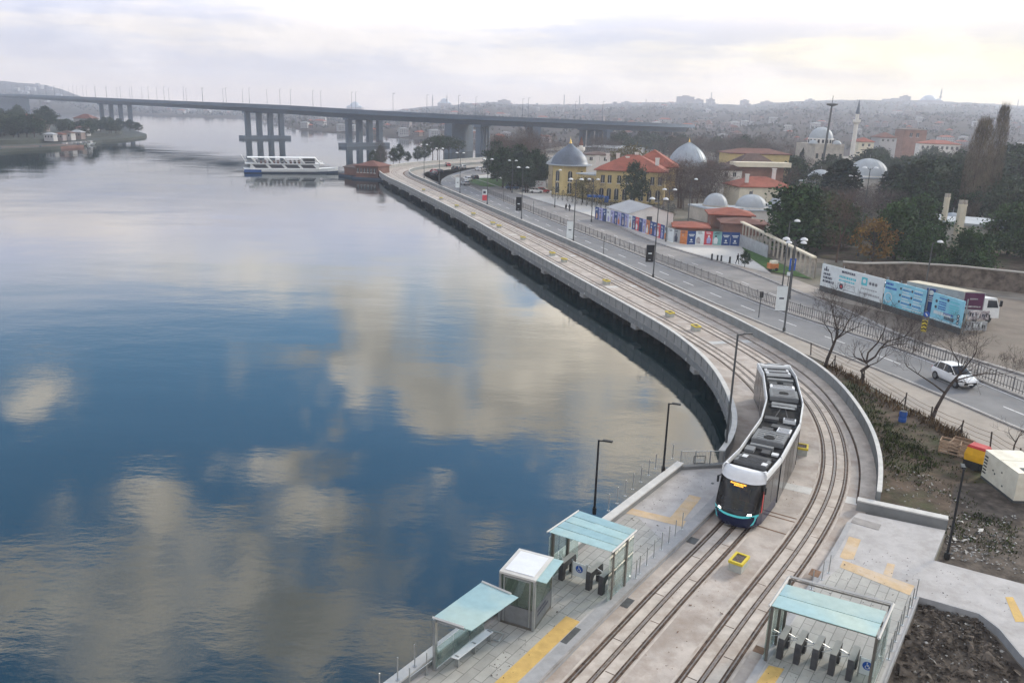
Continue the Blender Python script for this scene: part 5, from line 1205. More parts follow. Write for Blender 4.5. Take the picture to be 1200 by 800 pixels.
p = G(1187, 531, -.1); hero_tree(p, [([(0, 0, 0), (.05, .1, .6), (.2, .1, 1.2)], .08, .05), ([(.1, .1, .8), (-.4, .2, 1.4)], .05, .03)], .1, 'small thin sapling with few leaves behind the cream cabin', 60, 3, .8, .6)

def cards(n, place, size, mat, rnd, asp=1.0, upbias=0.0):
    b = MB()
    for _ in range(n):
        p = place(rnd); s = rnd.uniform(*size)
        a = Vector((rnd.gauss(0, 1), rnd.gauss(0, 1), rnd.gauss(0, 1) + upbias * 3)).normalized(); c = a.cross(Vector((rnd.gauss(0, 1), rnd.gauss(0, 1), rnd.gauss(0, 1)))).normalized()
        if asp == 1.0: b.add([p - a * s - c * s * .6, p + a * s - c * s * .5, p + a * s * .8 + c * s * .6, p - a * s * .7 + c * s * .5], [(0, 1, 2, 3)], mat)
        else: b.add([p - c * s * asp, p + c * s * asp, p + a * s * 2], [(0, 1, 2)], mat)
    return b
def clumped(rnd, centers, sig):
    def f(r):
        c, s = centers[r.randrange(len(centers))]; return c + Vector((r.gauss(0, sig), r.gauss(0, sig), r.gauss(0, sig * .75))) * s
    return f
def make_tree(kind, h, w, mat, seed, n=1500, label='x', group=None):
    rnd = random.Random(seed); t = thing({'round': 'broad_tree', 'pine': 'pine_tree', 'cypress': 'cypress', 'bare': 'bare_tree', 'poplar': 'poplar', 'umbrella': 'umbrella_pine'}[kind], label, 'tree', (0, 0, 0), group)
    tr = MB(); C = []
    if kind in ('round', 'pine', 'umbrella'):
        z0 = {'round': .3, 'pine': .18, 'umbrella': .55}[kind]
        for _ in range(46):
            u = rnd.uniform(0, 1); a = rnd.uniform(0, 2 * PI); z = z0 + (1 - z0) * u
            prof = math.sin(PI * min(1, .12 + .88 * u)) ** .6 if kind == 'round' else (1.05 - .75 * u) * (.5 + .5 * min(1, u * 5)) if kind == 'pine' else math.sin(PI * (.15 + .8 * u)) ** .5
            rr = w / 2 * prof * rnd.uniform(.35, 1.0); C.append((Vector((rr * math.cos(a), rr * math.sin(a), h * min(.97, z) * rnd.uniform(.93, 1.0))), rnd.uniform(.7, 1.25)))
        tr.tube([(0, 0, 0), (.1, 0, h * .25), (-.05, .1, h * .55), (0, 0, h * .8)], [h * .028, h * .022, h * .014, h * .005], 'bark', 7)
        for c, s in C[::3]: tr.tube([(0, 0, max(h * .15, c.z * .6)), tuple(Vector((0, 0, c.z * .6)).lerp(c, .55)), tuple(c)], [h * .010, h * .007, h * .003], 'bark', 4, cap=False)
        cr = cards(n, clumped(rnd, C, w * .075), (h * .014, h * .030), mat, rnd)
    elif kind == 'cypress':
        def pl(r): u = r.random() ** .8; a = r.uniform(0, 2 * PI); pr = math.sin(PI * min(1, .08 + u * .9)) ** .7; q = w / 2 * pr * math.sqrt(r.random()) * r.uniform(.85, 1.12); return Vector((q * math.cos(a), q * math.sin(a), h * (.04 + .96 * u)))
        tr.tube([(0, 0, 0), (0, 0, h * .9)], [h * .02, h * .004], 'bark', 6); cr = cards(n, pl, (h * .012, h * .024), mat, rnd, upbias=.4)
    elif kind == 'poplar':
        def pl(r): u = r.random(); a = r.uniform(0, 2 * PI); pr = (.35 + .65 * math.sin(PI * min(1, .1 + u * .85))); q = w / 2 * pr * math.sqrt(r.random()); return Vector((q * math.cos(a), q * math.sin(a), h * (.08 + .90 * u)))
        tr.tube([(0, 0, 0), (.1, 0, h * .5), (0, 0, h * .95)], [h * .014, h * .008, h * .002], 'bark', 6); cr = cards(n, pl, (h * .02, h * .045), mat, rnd, asp=.045, upbias=1.0)
    else:
        cr = MB(); grow(tr, cr, Vector((0, 0, 0)), Vector((0, 0, 1)), h * .34, h * .02, 0, 4, rnd, .62, mat, .74, (3, 4), .12, .1)
        for _ in range(40): u = rnd.random(); a = rnd.uniform(0, 2 * PI); q = w / 2 * math.sin(PI * (.12 + .8 * u)) ** .7 * rnd.uniform(.5, 1); C.append((Vector((q * math.cos(a), q * math.sin(a), h * (.28 + .70 * u))), rnd.uniform(.8, 1.3)))
        k2 = cards(n, clumped(rnd, C, w * .085), (h * .02, h * .05), mat, rnd, asp=.05, upbias=.25); cr.add(k2.v, k2.f, mat)
    tr.build('trunk', t); cr.build('crown', t, smooth='raw'); t['_h'] = h; return t
PR = {'bare': [make_tree('bare', 10, 8, m, 100 + i, 2600) for i, m in enumerate(('twig_grey', 'twig_brown', 'twig_grey'))],
      'round': [make_tree('round', 10, 9, m, 200 + i, 3000) for i, m in enumerate(('leaf_mid', 'leaf_dark'))],
      'pine': [make_tree('pine', 10, 10.5, 'leaf_pine', 300 + i, 7500) for i in range(2)],
      'cypress': [make_tree('cypress', 10, 3.4, 'leaf_cypress', 400, 2200)],
      'poplar': [make_tree('poplar', 10, 2.7, 'leaf_poplar', 500, 6000)],
      'rust': [make_tree('round', 10, 10, 'leaf_rust', 600, 1500)],
      'olive': [make_tree('round', 10, 11, 'leaf_olive', 700, 1800)],
      'umbrella': [make_tree('umbrella', 10, 10, 'leaf_dark', 800, 1300)]}
fresh = {id(t) for l in PR.values() for t in l}
def plant(kind, px, D, h, label, group=None, ws=1.0, z=None, rnd=RNG):
    t = PR[kind][rnd.randrange(len(PR[kind]))]; x = (px - 600) / FPX * D * math.cos(PITCH) * 1.0
    q = W(px, 170, D); p = Vector((q.x, D, (hill_z(px, D) if D > 560 else -.1) if z is None else z)); s = h / 10
    if id(t) in fresh: fresh.discard(id(t)); o = t; o.location = p; o['label'] = label
    else: o = dup(t, p, None, label)
    o.rotation_euler = (0, 0, rnd.uniform(0, 6.28)); o.scale = (s * ws, s * ws, s)
    if group: o['group'] = group
    elif 'group' in o: del o['group']
    return o
def zone(kind, px0, px1, D0, D1, n, h0, h1, label, group, ws=1.0, seed=1, z=None):
    r = random.Random(seed)
    for _ in range(n): plant(kind, r.uniform(px0, px1), r.uniform(D0, D1), r.uniform(h0, h1), label, group, ws * r.uniform(.85, 1.2), z, r)
# single trees of the right middle ground
plant('pine', 946, 143, 11.5, 'big dark evergreen tree behind the arcade wall', None, 1.25)
plant('pine', 1068, 139, 9.5, 'dark evergreen tree behind the stone wall right of the rust tree', None, 1.1)
plant('pine', 1108, 126, 7.2, 'green round evergreen behind the stone wall in front of the white chimneys', None, 1.0)
plant('pine', 1160, 124, 7.0, 'bright green round evergreen right of the white chimneys', None, 1.15)
plant('pine', 1000, 150, 8, 'dark low evergreen between the big evergreen and the rust tree', None, 1.2)
plant('pine', 1092, 150, 9.5, 'dark evergreen standing behind the two chimneys trees', None, 1.2)
plant('rust', 1042, 131, 7.6, 'rust brown tree in the park behind the billboards', None, 1.0)
plant('bare', 999, 134, 11.5, 'tall bare tree with pale trunk left of the rust tree', None, .8)
plant('cypress', 992, 196, 14, 'broad black cypress left of the pale dome', None, 2.2)
plant('cypress', 1054, 196, 13, 'black cypress right of the pale dome', None, 1.7)
plant('cypress', 943, 330, 12, 'slim cypress beside the mosque on the left', None, 1.0)
plant('poplar', 1150, 180, 24, 'tall leafless brown poplar above the dark park trees', None, .85)
plant('poplar', 1170, 190, 27, 'taller slim poplar right behind the brown poplar', None, .55)
plant('olive', 744, 300, 12, 'olive brown broad tree behind the palace roof', None, 1.3)
plant('round', 748, 208, 11, 'dark tree in front of the red roofed palace facade', None, .8)
plant('olive', 686, 216, 6.5, 'pale yellowish bush tree in front of the palace link', None, 1.0)
plant('bare', 700, 214, 7, 'thin bare tree in front of the palace corner', None, 1.0)
zone('bare', 765, 842, 192, 225, 13, 8, 12, 'bare dark tree in the thicket between the palace and the domes', 'bare thicket right of the palace', 1.1, 2)
zone('bare', 572, 640, 262, 330, 17, 10, 17, 'bare purple grey tree in the wood left of the palace', 'wood left of the palace', .95, 3)
zone('round', 612, 645, 236, 262, 5, 8, 12, 'dark evergreen beside the left end of the palace', 'dark trees left of the palace', .7, 4)
zone('round', 578, 640, 244, 285, 9, 8, 13, 'dusky broad tree in the wood left of the palace', 'dusky broad trees left of the palace', .9, 34)
zone('cypress', 600, 645, 240, 262, 4, 9, 12, 'narrow dark conifer beside the palace', 'narrow conifers left of the palace', 1.3, 5)
zone('bare', 655, 735, 300, 380, 9, 9, 14, 'bare tree behind the palace roofs', 'trees behind the palace', 1.1, 6)
zone('bare', 780, 960, 320, 520, 46, 9, 15, 'bare brown tree in the wood behind the mausoleum dome', 'brown wood behind the domes', 1.25, 7)
zone('round', 700, 900, 420, 560, 16, 9, 14, 'dusky tree in the far wood below the bridge end', 'dusky far wood', 1.3, 8)
zone('bare', 982, 1060, 168, 200, 9, 7, 9.5, 'brown leafless tree in the clump below the pale dome', 'brown clump below the pale dome', 1.3, 9)
zone('round', 1070, 1150, 178, 235, 15, 10, 15, 'dark green tree in the park wood behind the chimneys', 'park wood behind the chimneys', 1.1, 10)
zone('round', 1165, 1260, 170, 260, 13, 11, 17, 'dark tree in the wood at the right edge', 'wood at the right edge', 1.1, 11)
zone('bare', 1130, 1260, 240, 420, 20, 10, 16, 'purple brown leafless tree on the slope at the right', 'leafless slope wood at the right', 1.3, 12)
zone('round', 1000, 1130, 270, 400, 30, 8, 13, 'dark tree among the houses right of the mosque', 'trees among the houses by the mosque', 1.1, 13)
zone('round', 925, 1000, 215, 300, 9, 8, 11.5, 'dark evergreen before the mosque walls', 'dark trees before the mosque', 1.1, 24)
zone('cypress', 1062, 1150, 170, 215, 6, 11, 15, 'tall narrow cypress in the dark park wood', 'cypresses in the park wood', 1.3, 25)
zone('bare', 900, 1000, 240, 320, 16, 7, 11, 'bare tree around the mosque and the small pale dome', 'bare trees around the mosque', 1.1, 14)
zone('round', 905, 990, 150, 172, 6, 6.5, 9, 'dark evergreen filling behind the arcade', 'evergreens behind the arcade', 1.2, 15)
zone('pine', 1190, 1290, 128, 160, 5, 7, 10, 'dark evergreen behind the stone wall at the right edge', 'evergreens at the right edge', 1.1, 16)
# waterside trees by the pavilion
for px, h, k in ((437, 6.5, 'round'), (446, 8, 'round'), (461, 6.8, 'round'), (468, 8.2, 'round'), (478, 5, 'round'), (489, 6.8, 'round'), (498, 8.6, 'round'), (507, 10.5, 'umbrella'), (513, 11, 'umbrella'), (520, 11, 'umbrella'), (526, 10.5, 'umbrella'), (537, 9, 'umbrella')):
    D = 322 + (px - 437) * .75; plant(k, px, D, h, 'small round tree on the spit behind the pavilion' if k == 'round' else 'flat topped pine in the row along the far spit', 'trees on the waterside spit', .75 if k == 'round' else .9)
zone('bare', 440, 452, 318, 326, 2, 8, 10, 'bare tree right behind the waterside pavilion', 'bare trees behind the pavilion', .8, 17)
# headland trees
def hl(px, py, z): return G(px, py, z)
r_ = random.Random(31)
for i in range(64):
    px = r_.uniform(-40, 165); D = r_.uniform(412, 600) if px < 110 else r_.uniform(545, 600)
    z = (4.5 if D > 520 else 1.0) if px < 70 else 1.4
    plant('round', px, D, r_.uniform(8, 13) if px < 60 else r_.uniform(6, 9) if px < 100 else r_.uniform(5, 9), 'hazy dark tree on the headland under the bridge', 'trees on the headland', 1.2, z, r_)
for t in (o for l in PR.values() for o in l):
    if id(t) in fresh: t.location = (0, -200, -30)

# ================================================================== buildings
def frame(A, B):
    A, B = Vector(A), Vector(B); d = (B - A); d.z = 0; w = d.length; d.normalize(); n = Vector((-d.y, d.x, 0)); return A, d, n, w      # n points away from the viewer for left-to-right walls
def walls(t, A, d, n, w, l, z0, z1, mat, name='wall'):
    b = MB(); b.prism([(A + d * u + n * v)[:2] for u, v in ((0, 0), (w, 0), (w, l), (0, l))], z0, z1, mat, bottom=False); return b.build(name, t)
def hip_roof(t, A, d, n, w, l, z, h, mat, over=.5, gable=False, along=True):
    P = lambda u, v, zz: tuple(A + d * u + n * v + Vector((0, 0, zz)))
    o = over; e = 0 if gable else min(w, l) / 2
    if w >= l: R0, R1 = P(-o if gable else e, l / 2, z + h), P(w + o if gable else w - e, l / 2, z + h)
    else: R0, R1 = P(w / 2, -o if gable else e, z + h), P(w / 2, l + o if gable else l - e, z + h)
    c = [P(-o, -o, z), P(w + o, -o, z), P(w + o, l + o, z), P(-o, l + o, z)]; b = MB()
    c = [(x, y, zz - A.z) for x, y, zz in c]; R0 = (R0[0], R0[1], R0[2] - A.z); R1 = (R1[0], R1[1], R1[2] - A.z)
    V = c + [R0, R1]
    F_ = [(0, 1, 5, 4), (1, 2, 5), (2, 3, 4, 5), (3, 0, 4)] if w >= l else [(0, 1, 4), (1, 2, 5, 4), (2, 3, 5), (3, 0, 4, 5)]
    b.add(V, F_ + [(3, 2, 1, 0)], mat); low = [(x, y, zz - .22) for x, y, zz in c]; b.add(c + low, [(k, (k + 1) % 4, 4 + (k + 1) % 4, 4 + k) for k in range(4)], mat)
    return b.build('roof', t)
def windows(t, A, d, n, w, rows, mat='window_dark', arched=False, off=-.05, frame_mat='white_wall'):
    for (z, h, ww, us) in rows:
        for u in us:
            p = A + d * (u * w) + n * off; q = MB(); P = lambda x, zz, o=0: (p.x + d.x * x + n.x * o, p.y + d.y * x + n.y * o, zz)
            prof = [(-ww / 2, z), (ww / 2, z), (ww / 2, z + h * (.75 if arched else 1))] + ([(ww / 2 * math.cos(k * PI / 6), z + h * .75 + ww / 2 * math.sin(k * PI / 6)) for k in range(1, 6)] if arched else []) + [(-ww / 2, z + h * (.75 if arched else 1))]
            q.add([P(x, zz) for x, zz in prof], [tuple(range(len(prof)))], mat); wn_ = q.build('window', t)
            if ww > .75:
                q = MB(); q.add([P(-ww / 2 - .1, z - .14, -.06), P(ww / 2 + .1, z - .14, -.06), P(ww / 2 + .1, z, -.06), P(-ww / 2 - .1, z, -.06), P(-.04, z, -.03), P(.04, z, -.03), P(.04, z + h * .95, -.03), P(-.04, z + h * .95, -.03)], [(0, 1, 2, 3), (4, 5, 6, 7)], frame_mat); q.build('window_frame', wn_)
def chimney(t, roof, p, h, w, mat='white_wall'):
    b = MB(); b.box(Vector(p) + Vector((0, 0, h / 2)), (w, w, h), mat); b.box(Vector(p) + Vector((0, 0, h)), (w * 1.25, w * 1.25, .2), mat); b.build('chimney', roof)
def dome(t, c, r, h, mat, pointed=0.0, ribs=16, skirt=None, name='dome'):
    prof = []
    for k in range(13):
        a = k / 12 * PI / 2; rr = r * math.cos(a); z = h * math.sin(a)
        if pointed: z = h * (1 - pointed) * math.sin(a) + h * pointed * (k / 12) ** 3.5; rr = r * (math.cos(a) * (1 - .12 * pointed) + .0) if k < 12 else .03 * r
        prof.append((max(rr, .02), z))
    b = MB(); b.lathe(c, ([(skirt, -.35), (skirt, -.05), (r * 1.0, 0)] if skirt else []) + prof, mat, 36)
    dm = b.build(name, t, smooth=True, angle=50)
    if ribs:
        b = MB()
        for k in range(ribs):
            a = 2 * PI * k / ribs; b.tube([Vector(c) + Vector((q * math.cos(a) * 1.004, q * math.sin(a) * 1.004, z + .01)) for q, z in prof], r * .009, mat, 4, cap=False)
        b.build('seam', dm)
    return dm
def finial(parent, c, h):
    b = MB(); b.lathe(c, [(h * .2, 0), (h * .22, h * .12), (h * .08, h * .3), (h * .12, h * .42), (h * .03, h * .6), (.01, h)], 'gold', 12); b.build('finial', parent, smooth=True)

# ---- the yellow palace
A, d, n, w = frame(G(697, 236, 0), G(777, 240, 0))
pal = thing('palace', 'yellow two storey palace with red tiled roofs and a bell domed corner pavilion', 'palace', A)
EV = W(720, 199.5, 218).z
walls(pal, A, d, n, w, 15, 0, EV, 'yellow_wall'); rf = hip_roof(pal, A, d, n, w, 15, EV, W(740, 181, 226).z - EV, 'roof_red', .7)
windows(pal, A, d, n, w, [(EV - 3.4, 2.0, 1.0, (.10, .2, .34, .46, .58, .70, .82, .93)), (.7, 3.2, 1.15, (.09, .2, .31, .43, .55, .67, .79, .91))][:1]); windows(pal, A, d, n, w, [(.7, 3.2, 1.15, (.09, .2, .31, .43, .55, .67, .79, .91))], arched=True)
A2 = A + d * (w * .42) + n * 12; walls(pal, A2, d, n, w * .72, 16, 0, EV + .6, 'yellow_wall'); rf2 = hip_roof(pal, A2, d, n, w * .72, 16, EV + .6, W(765, 175, 238).z - EV - .6, 'roof_red', .7)
for (px, py, D, h) in ((700, 190, 224, 2.4), (735, 187, 224, 1.6), (770, 190, 219, 1.8), (712, 183, 232, 1.6), (724, 182, 232, 1.4), (746, 181, 236, 1.4)): chimney(pal, rf, W(px, py + 4, D), h, .9)
K0 = G(667, 229.5, 0) + Vector((0, 5, 0)); EK = W(667, 193.5, K0.y - 5).z; oc = [(K0.x + 5.1 * math.cos(R_(22.5 + 45 * k)), K0.y + 5.1 * math.sin(R_(22.5 + 45 * k))) for k in range(8)]
b = MB(); b.prism(oc, 0, EK, 'yellow_wall', bottom=False); b.build('pavilion', pal)
for k in range(8):
    if math.sin(R_(45 * k + 45)) > .5: continue
    p, q = Vector(oc[k]), Vector(oc[(k + 1) % 8]); dd = (q - p).normalized(); windows(pal, p.to_3d(), dd.to_3d(), Vector((-dd.y, dd.x, 0)), (q - p).length, [(EK - 4.6, 3.1, 1.2, (.5,)), (.7, 3.1, 1.2, (.5,))], arched=True, off=-.06)
TOP = W(667, 168, K0.y).z
pf = [(6.3, -.25), (6.35, 0), (5.5, .12), (5.2, .5)] + [(5.15 * interp([(0, 1), (.15, .97), (.35, .86), (.55, .66), (.72, .43), (.86, .22), (1, .07)], k / 10), .5 + (TOP - EK - .5) * k / 10) for k in range(1, 11)]
b = MB(); b.lathe((K0.x, K0.y, EK), pf, 'lead_dark', 40); bd = b.build('bell_dome', pal, smooth=True, angle=35)
b = MB(); b.lathe((K0.x, K0.y, EK), [(6.3, -.3), (6.42, -.22), (6.42, .02), (6.2, .03)], 'lead_pale', 40); b.build('eaves', pal)
finial(bd, (K0.x, K0.y, TOP - .1), 2.0)
LA, ld, ln, lw = frame(G(676, 231, 0) + Vector((0, .5, 0)), G(698, 234, 0) + Vector((0, 1, 0))); EL = W(686, 204, LA.y).z; walls(pal, LA, ld, ln, lw, 8, 0, EL, 'yellow_wall', 'link'); b = MB(); b.prism([(LA + ld * u + ln * v)[:2] for u, v in ((-.3, -.5), (lw, -.5), (lw, 8), (-.3, 8))], EL, EL + .3, 'lead_pale'); b.build('link_roof', pal)
windows(pal, LA, ld, ln, lw, [(EL - 1.9, 1.1, .55, (.22, .42, .64, .82)), (.8, 1.8, .7, (.3, .6, .85))])
TA = W(649, 192, 250); b = MB(); b.box((TA.x, TA.y, TA.z / 2), (3.0, 3.0, TA.z), 'cream_wall'); b.build('turret', pal); b = MB(); b.lathe((TA.x, TA.y, TA.z), [(2.6, 0), (2.2, .5), (.9, 1.4), (.05, 2.6)], 'lead_pale', 16); b.build('turret_roof', pal)

# ---- mausoleum
mc = W(805, 200, 246); R0 = 5.7; ZD = W(805, 195, 246).z
ms = thing('mausoleum', 'stone mausoleum with a large grey lead dome beside the palace', 'mausoleum', (mc.x, mc.y, 0))
b = MB(); b.lathe((mc.x, mc.y, 0), [(7.0, 0), (7.0, ZD - 2.6), (7.2, ZD - 2.5), (7.2, ZD - 2.2), (6.0, ZD - 2.1), (6.0, ZD - .3), (6.35, ZD - .2), (6.35, 0 + ZD)], 'stone_wall', 16); b.build('drum', ms)
dm = dome(ms, (mc.x, mc.y, ZD), 5.8, W(805, 166.5, 246).z - ZD, 'lead', .16, 24); finial(dm, (mc.x, mc.y, W(805, 166.5, 246).z), 1.4)
for k in range(9):
    a = R_(190 + k * 20); q = MB(); c = Vector((mc.x + 6.03 * math.cos(a), mc.y + 6.03 * math.sin(a), ZD - 1.2)); q.box(c, (.12, .7, 1.2), 'window_dark', a); q.build('window', ms)

def simple_house(name, label, cat, a, b_, l, eave_py, ridge_py, wm, rm, rows=(), gable=False, D=None, over=.5, base=0.0, chim=()):
    A, d, n, w = frame(a, b_); t = thing(name, label, cat, (A.x, A.y, base)); A = Vector((A.x, A.y, 0))
    pm = (A + d * w / 2); pxm = px_of(pm.x, pm.y); e = W(pxm, eave_py, pm.y).z; r = max(e + .6, W(pxm, ridge_py, pm.y + l / 2).z)
    walls(t, A, d, n, w, l, base - .5, e, wm); rf = hip_roof(t, A, d, n, w, l, e, r - e, rm, over, gable)
    if rows: windows(t, A, d, n, w, [(e + zz, h, ww, us) for zz, h, ww, us in rows])
    for (u, v, h) in chim: chimney(t, rf, A + d * w * u + n * l * v + Vector((0, 0, e + (r - e) * .4)), h, .8)
    return t
def WX(px, D): q = W(px, 170, D); return Vector((q.x, D, 0))
simple_house('house', 'white walled house with a red hipped roof above the small domes', 'house', WX(872, 205), WX(935, 207), 10, 219, 207, 'cream_wall', 'roof_red', [(-3.2, 2.0, .8, (.22, .86))], chim=((.15, .1, 2.0), (.82, .6, 3.2)))
simple_house('house', 'ruined pale house with a broken gable left of the roof terrace', 'house', WX(848, 232), WX(873, 233), 8, 199, 192, 'white_wall', 'roof_dark', [(-1.9, 1.2, .9, (.25, .65))], gable=True)
simple_house('house', 'small reddish roofed house squeezed between mausoleum and ruin', 'house', WX(826, 262), WX(850, 262), 9, 195, 188, 'brick_wall', 'roof_brown')
ct = simple_house('terrace_building', 'dark building with a long white terrace roof and brown pyramid top', 'building', WX(866, 240), WX(922, 243), 11, 194, 180, 'brick_wall', 'roof_dark', over=-1.0)
Aw, dw, nw, ww_ = frame(WX(865, 239), WX(926, 242)); z_ = W(895, 195.5, 240).z; b = MB(); b.prism([(Aw + dw * u + nw * v)[:2] for u, v in ((-.6, -1.2), (ww_ + .5, -1.2), (ww_ + .5, 3), (-.6, 3))], z_ - .1, W(895, 190.5, 240).z, 'cream_wall'); b.build('terrace_roof', ct)
simple_house('house', 'ochre walled house with a low roof standing behind the terrace building', 'house', WX(857, 262), WX(927, 264), 10, 180, 174, 'yellow_wall', 'roof_brown')
def domed(name, label, px, D, wpx, rpx, base_py, top_py, wall, mat='lead_pale', hgt=None, ribs=12):
    c = WX(px, D); s = FPX / D * 1.0; R1 = rpx / (FPX / (D * 1.03)); zb = W(px, base_py, D).z; zt = W(px, top_py, D).z; hw = wpx / 2 / (FPX / (D * 1.03))
    t = thing(name, label, 'domed building', c, 'small domed buildings'); b = MB(); b.box(c + Vector((0, 0, (zb - .4) / 2)), (hw * 2, hw * 2, zb - .4), wall, .3); b.build('wall', t)
    b = MB(); b.box(c + Vector((0, 0, zb - .25)), (hw * 2.12, hw * 2.12, .3), 'lead_pale', .3); b.build('cornice', t)
    b = MB(); b.lathe(c + Vector((0, 0, zb - .15)), [(R1 * 1.05, 0), (R1 * 1.05, .35)], wall, 20, True); b.build('drum', t); dm = dome(t, c + Vector((0, 0, zb)), R1, zt - zb, mat, 0, ribs); b = MB(); b.tube([c + Vector((0, 0, zt)), c + Vector((0, 0, zt + 1.0))], .07, 'grey_metal', 5); b.build('finial', dm); return t
domed('domed_tomb', 'square brown stone tomb with a pale dome left of the white house', 845, 186, 42, 13.5, 241, 226.5, 'stone_wall')
domed('domed_tomb', 'pale dome in the middle below the white house', 888, 189, 44, 17.5, 243, 228, 'white_wall')
domed('domed_tomb', 'pale dome partly hidden by the big evergreen', 926, 194, 40, 15, 240, 228.5, 'white_wall')
domed('domed_tomb', 'small pale dome on a stone cube left of the black cypress', 966, 232, 30, 14.5, 212, 199, 'stone_wall')
domed('domed_tomb', 'large pale dome between the two black cypresses', 1022, 222, 44, 21, 206, 186, 'white_wall', ribs=20)
domed('domed_tomb', 'low grey dome between the two white chimneys', 1131, 165, 30, 12, 262, 249.5, 'white_wall', 'lead')
domed('domed_tomb', 'pale domed building cut by the right edge', 1206, 168, 42, 14, 262, 248, 'white_wall', 'lead')
for px0, px1, D, e, r, lb, m_ in ((842, 890, 172, 251.5, 243, 'low shed with a broad reddish brown roof under the domes', 'roof_red'), (858, 908, 164, 262, 255, 'low shed with a brown roof nearest the arcade', 'roof_brown'), (800, 838, 166, 266, 259.5, 'small low shed with a red roof behind the poster hoarding', 'roof_red')):
    simple_house('shed', lb, 'shed', WX(px0, D), WX(px1, D - 1), 7, e, r, 'brick_wall', m_, over=.8)
# courtyard roofs with the two chimneys at the right
A, d, n, w = frame(WX(1092, 158), WX(1190, 150)); t = thing('courtyard_building', 'low grey roofed courtyard building behind the round evergreens', 'building', A); z_ = W(1140, 264, 154).z; walls(t, A, d, n, w, 12, 0, z_, 'white_wall'); b = MB(); b.prism([(A + d * u + n * v)[:2] for u, v in ((-.6, -.6), (w + .6, -.6), (w + .6, 12.6), (-.6, 12.6))], z_, z_ + .5, 'lead_pale'); b.build('roof', t)
for (px, D, w1, top, bot, lb) in ((1121, 156, 6.5, 229, 266, 'slim white chimney left of the grey dome'), (1141, 150, 9.5, 237, 272, 'thick white chimney right of the grey dome')):
    c = WX(px, D); zt = W(px, top, D).z; r1 = w1 / 2 / (FPX / D) ; t = thing('chimney_stack', lb, 'chimney', (c.x, c.y, 0), 'pair of white chimneys'); b = MB(); b.lathe(c, [(r1 * 1.15, 0), (r1, zt - .8), (r1 * 1.08, zt - .7), (r1 * 1.08, zt - .4)], 'cream_wall', 8, True); b.build('shaft', t)
    b = MB()
    for k in range(5): a = 2 * PI * k / 5; b.box(c + Vector((r1 * .7 * math.cos(a), r1 * .7 * math.sin(a), zt - .1)), (r1 * .5, r1 * .5, .8), 'stone_wall', a)
    b.build('crown_vents', t)
# mosque with minaret, further buildings
c = WX(961, 330); zb = W(961, 162, 330).z; t = thing('mosque', 'pale mosque with a wide dome over arched walls beside the floodlight mast', 'mosque', c); b = MB(); b.box(c + Vector((0, 0, zb / 2 - 1)), (12.4, 14, zb - 2), 'stone_wall', .2); b.build('wall', t)
b = MB(); b.lathe(c + Vector((0, 0, zb - 2.2)), [(4.8, 0), (4.8, 2.2)], 'white_wall', 20, True); b.build('drum', t); dome(t, c + Vector((0, 0, zb)), 4.5, W(961, 149, 330).z - zb, 'lead_pale', 0, 12)
for k in range(10):
    a = R_(185 + k * 19); q = MB(); q.box(c + Vector((4.85 * math.cos(a), 4.85 * math.sin(a), zb - 1.1)), (.1, .8, 1.3), 'window_dark', a); q.build('window', t)
for zz in (3.5, 7.0):
    for k in range(5): q = MB(); aa = .2; q.box(c + Matrix.Rotation(aa, 3, 'Z') @ Vector((-5 + 2.5 * k, -7.04, zb - 3 - zz)), (1.0, .1, 1.8), 'window_dark', aa); q.build('window', t)
for ex, ey in ((-4.6, -5), (4.6, -5)): dome(t, c + Vector((ex, ey, zb - 2.1)), 1.7, 1.5, 'lead_pale', 0, 0, name='small_dome')
def minaret(px, D, base, gal, top, rpx, label, mat='white_wall', cone='lead_dark', group=None, z0=0):
    c = WX(px, D); r = max(.3, rpx / (FPX / D)); zg = W(px, gal, D).z; zt = W(px, top, D).z; t = thing('minaret', label, 'minaret', (c.x, c.y, z0), group); c.z = 0
    b = MB(); b.lathe(c, [(r * 1.3, z0), (r, z0 + 4), (r, zg)], mat, 12); b.build('shaft', t); b = MB(); b.lathe(c, [(r, zg - r * 1.2), (r * 1.8, zg), (r * 1.8, zg + 1.0), (r, zg + 1.0)], mat, 12); b.build('gallery', t)
    zc = zg + (zt - zg) * .35; b = MB(); b.lathe(c, [(r * .8, zg + 1.0), (r * .8, zc)], mat, 12); b.build('upper_shaft', t); b = MB(); b.lathe(c, [(r * 1.05, zc), (.02, zt)], cone, 12); b.build('spire', t); return t
minaret(1000, 345, 190, 143, 116, 2.3, 'slender mosque minaret with a dark pointed spire right of the mast')
t = thing('floodlight_mast', 'tall steel mast with a ring of floodlights above the mosque', 'mast', WX(966, 296)); c = WX(966, 296); zt = W(970, 124, 296).z; b = MB(); b.tube([c, c + Vector((.9, 0, zt))], [.55, .28], 'dark_steel', 8); b.build('pole', t); b = MB(); b.lathe(c + Vector((.9, 0, zt - .2)), [(.3, 0), (1.9, .5), (1.9, .9), (.2, 1.2)], 'dark_steel', 12, True); b.build('lamp_ring', t); b = MB(); b.tube([c + Vector((.9, 0, zt + 1)), c + Vector((.9, 0, zt + 3.4))], .1, 'dark_steel', 5); b.build('spike', t)
simple_house('house', 'long white two storey building with rows of windows among the trees', 'building', WX(1078, 410), WX(1126, 405), 12, 168.5, 164, 'white_wall', 'roof_red', [(-2.6, 1.4, 1.0, (.08, .2, .32, .44, .56, .68, .8, .92)), (-5.6, 1.4, 1.0, (.08, .2, .32, .44, .56, .68, .8, .92))])
simple_house('house', 'tall red brick ruin above the white building', 'building', WX(1058, 470), WX(1084, 470), 12, 152, 150, 'brick_wall', 'roof_dark', [(-4, 2.2, 1.6, (.3, .6))])
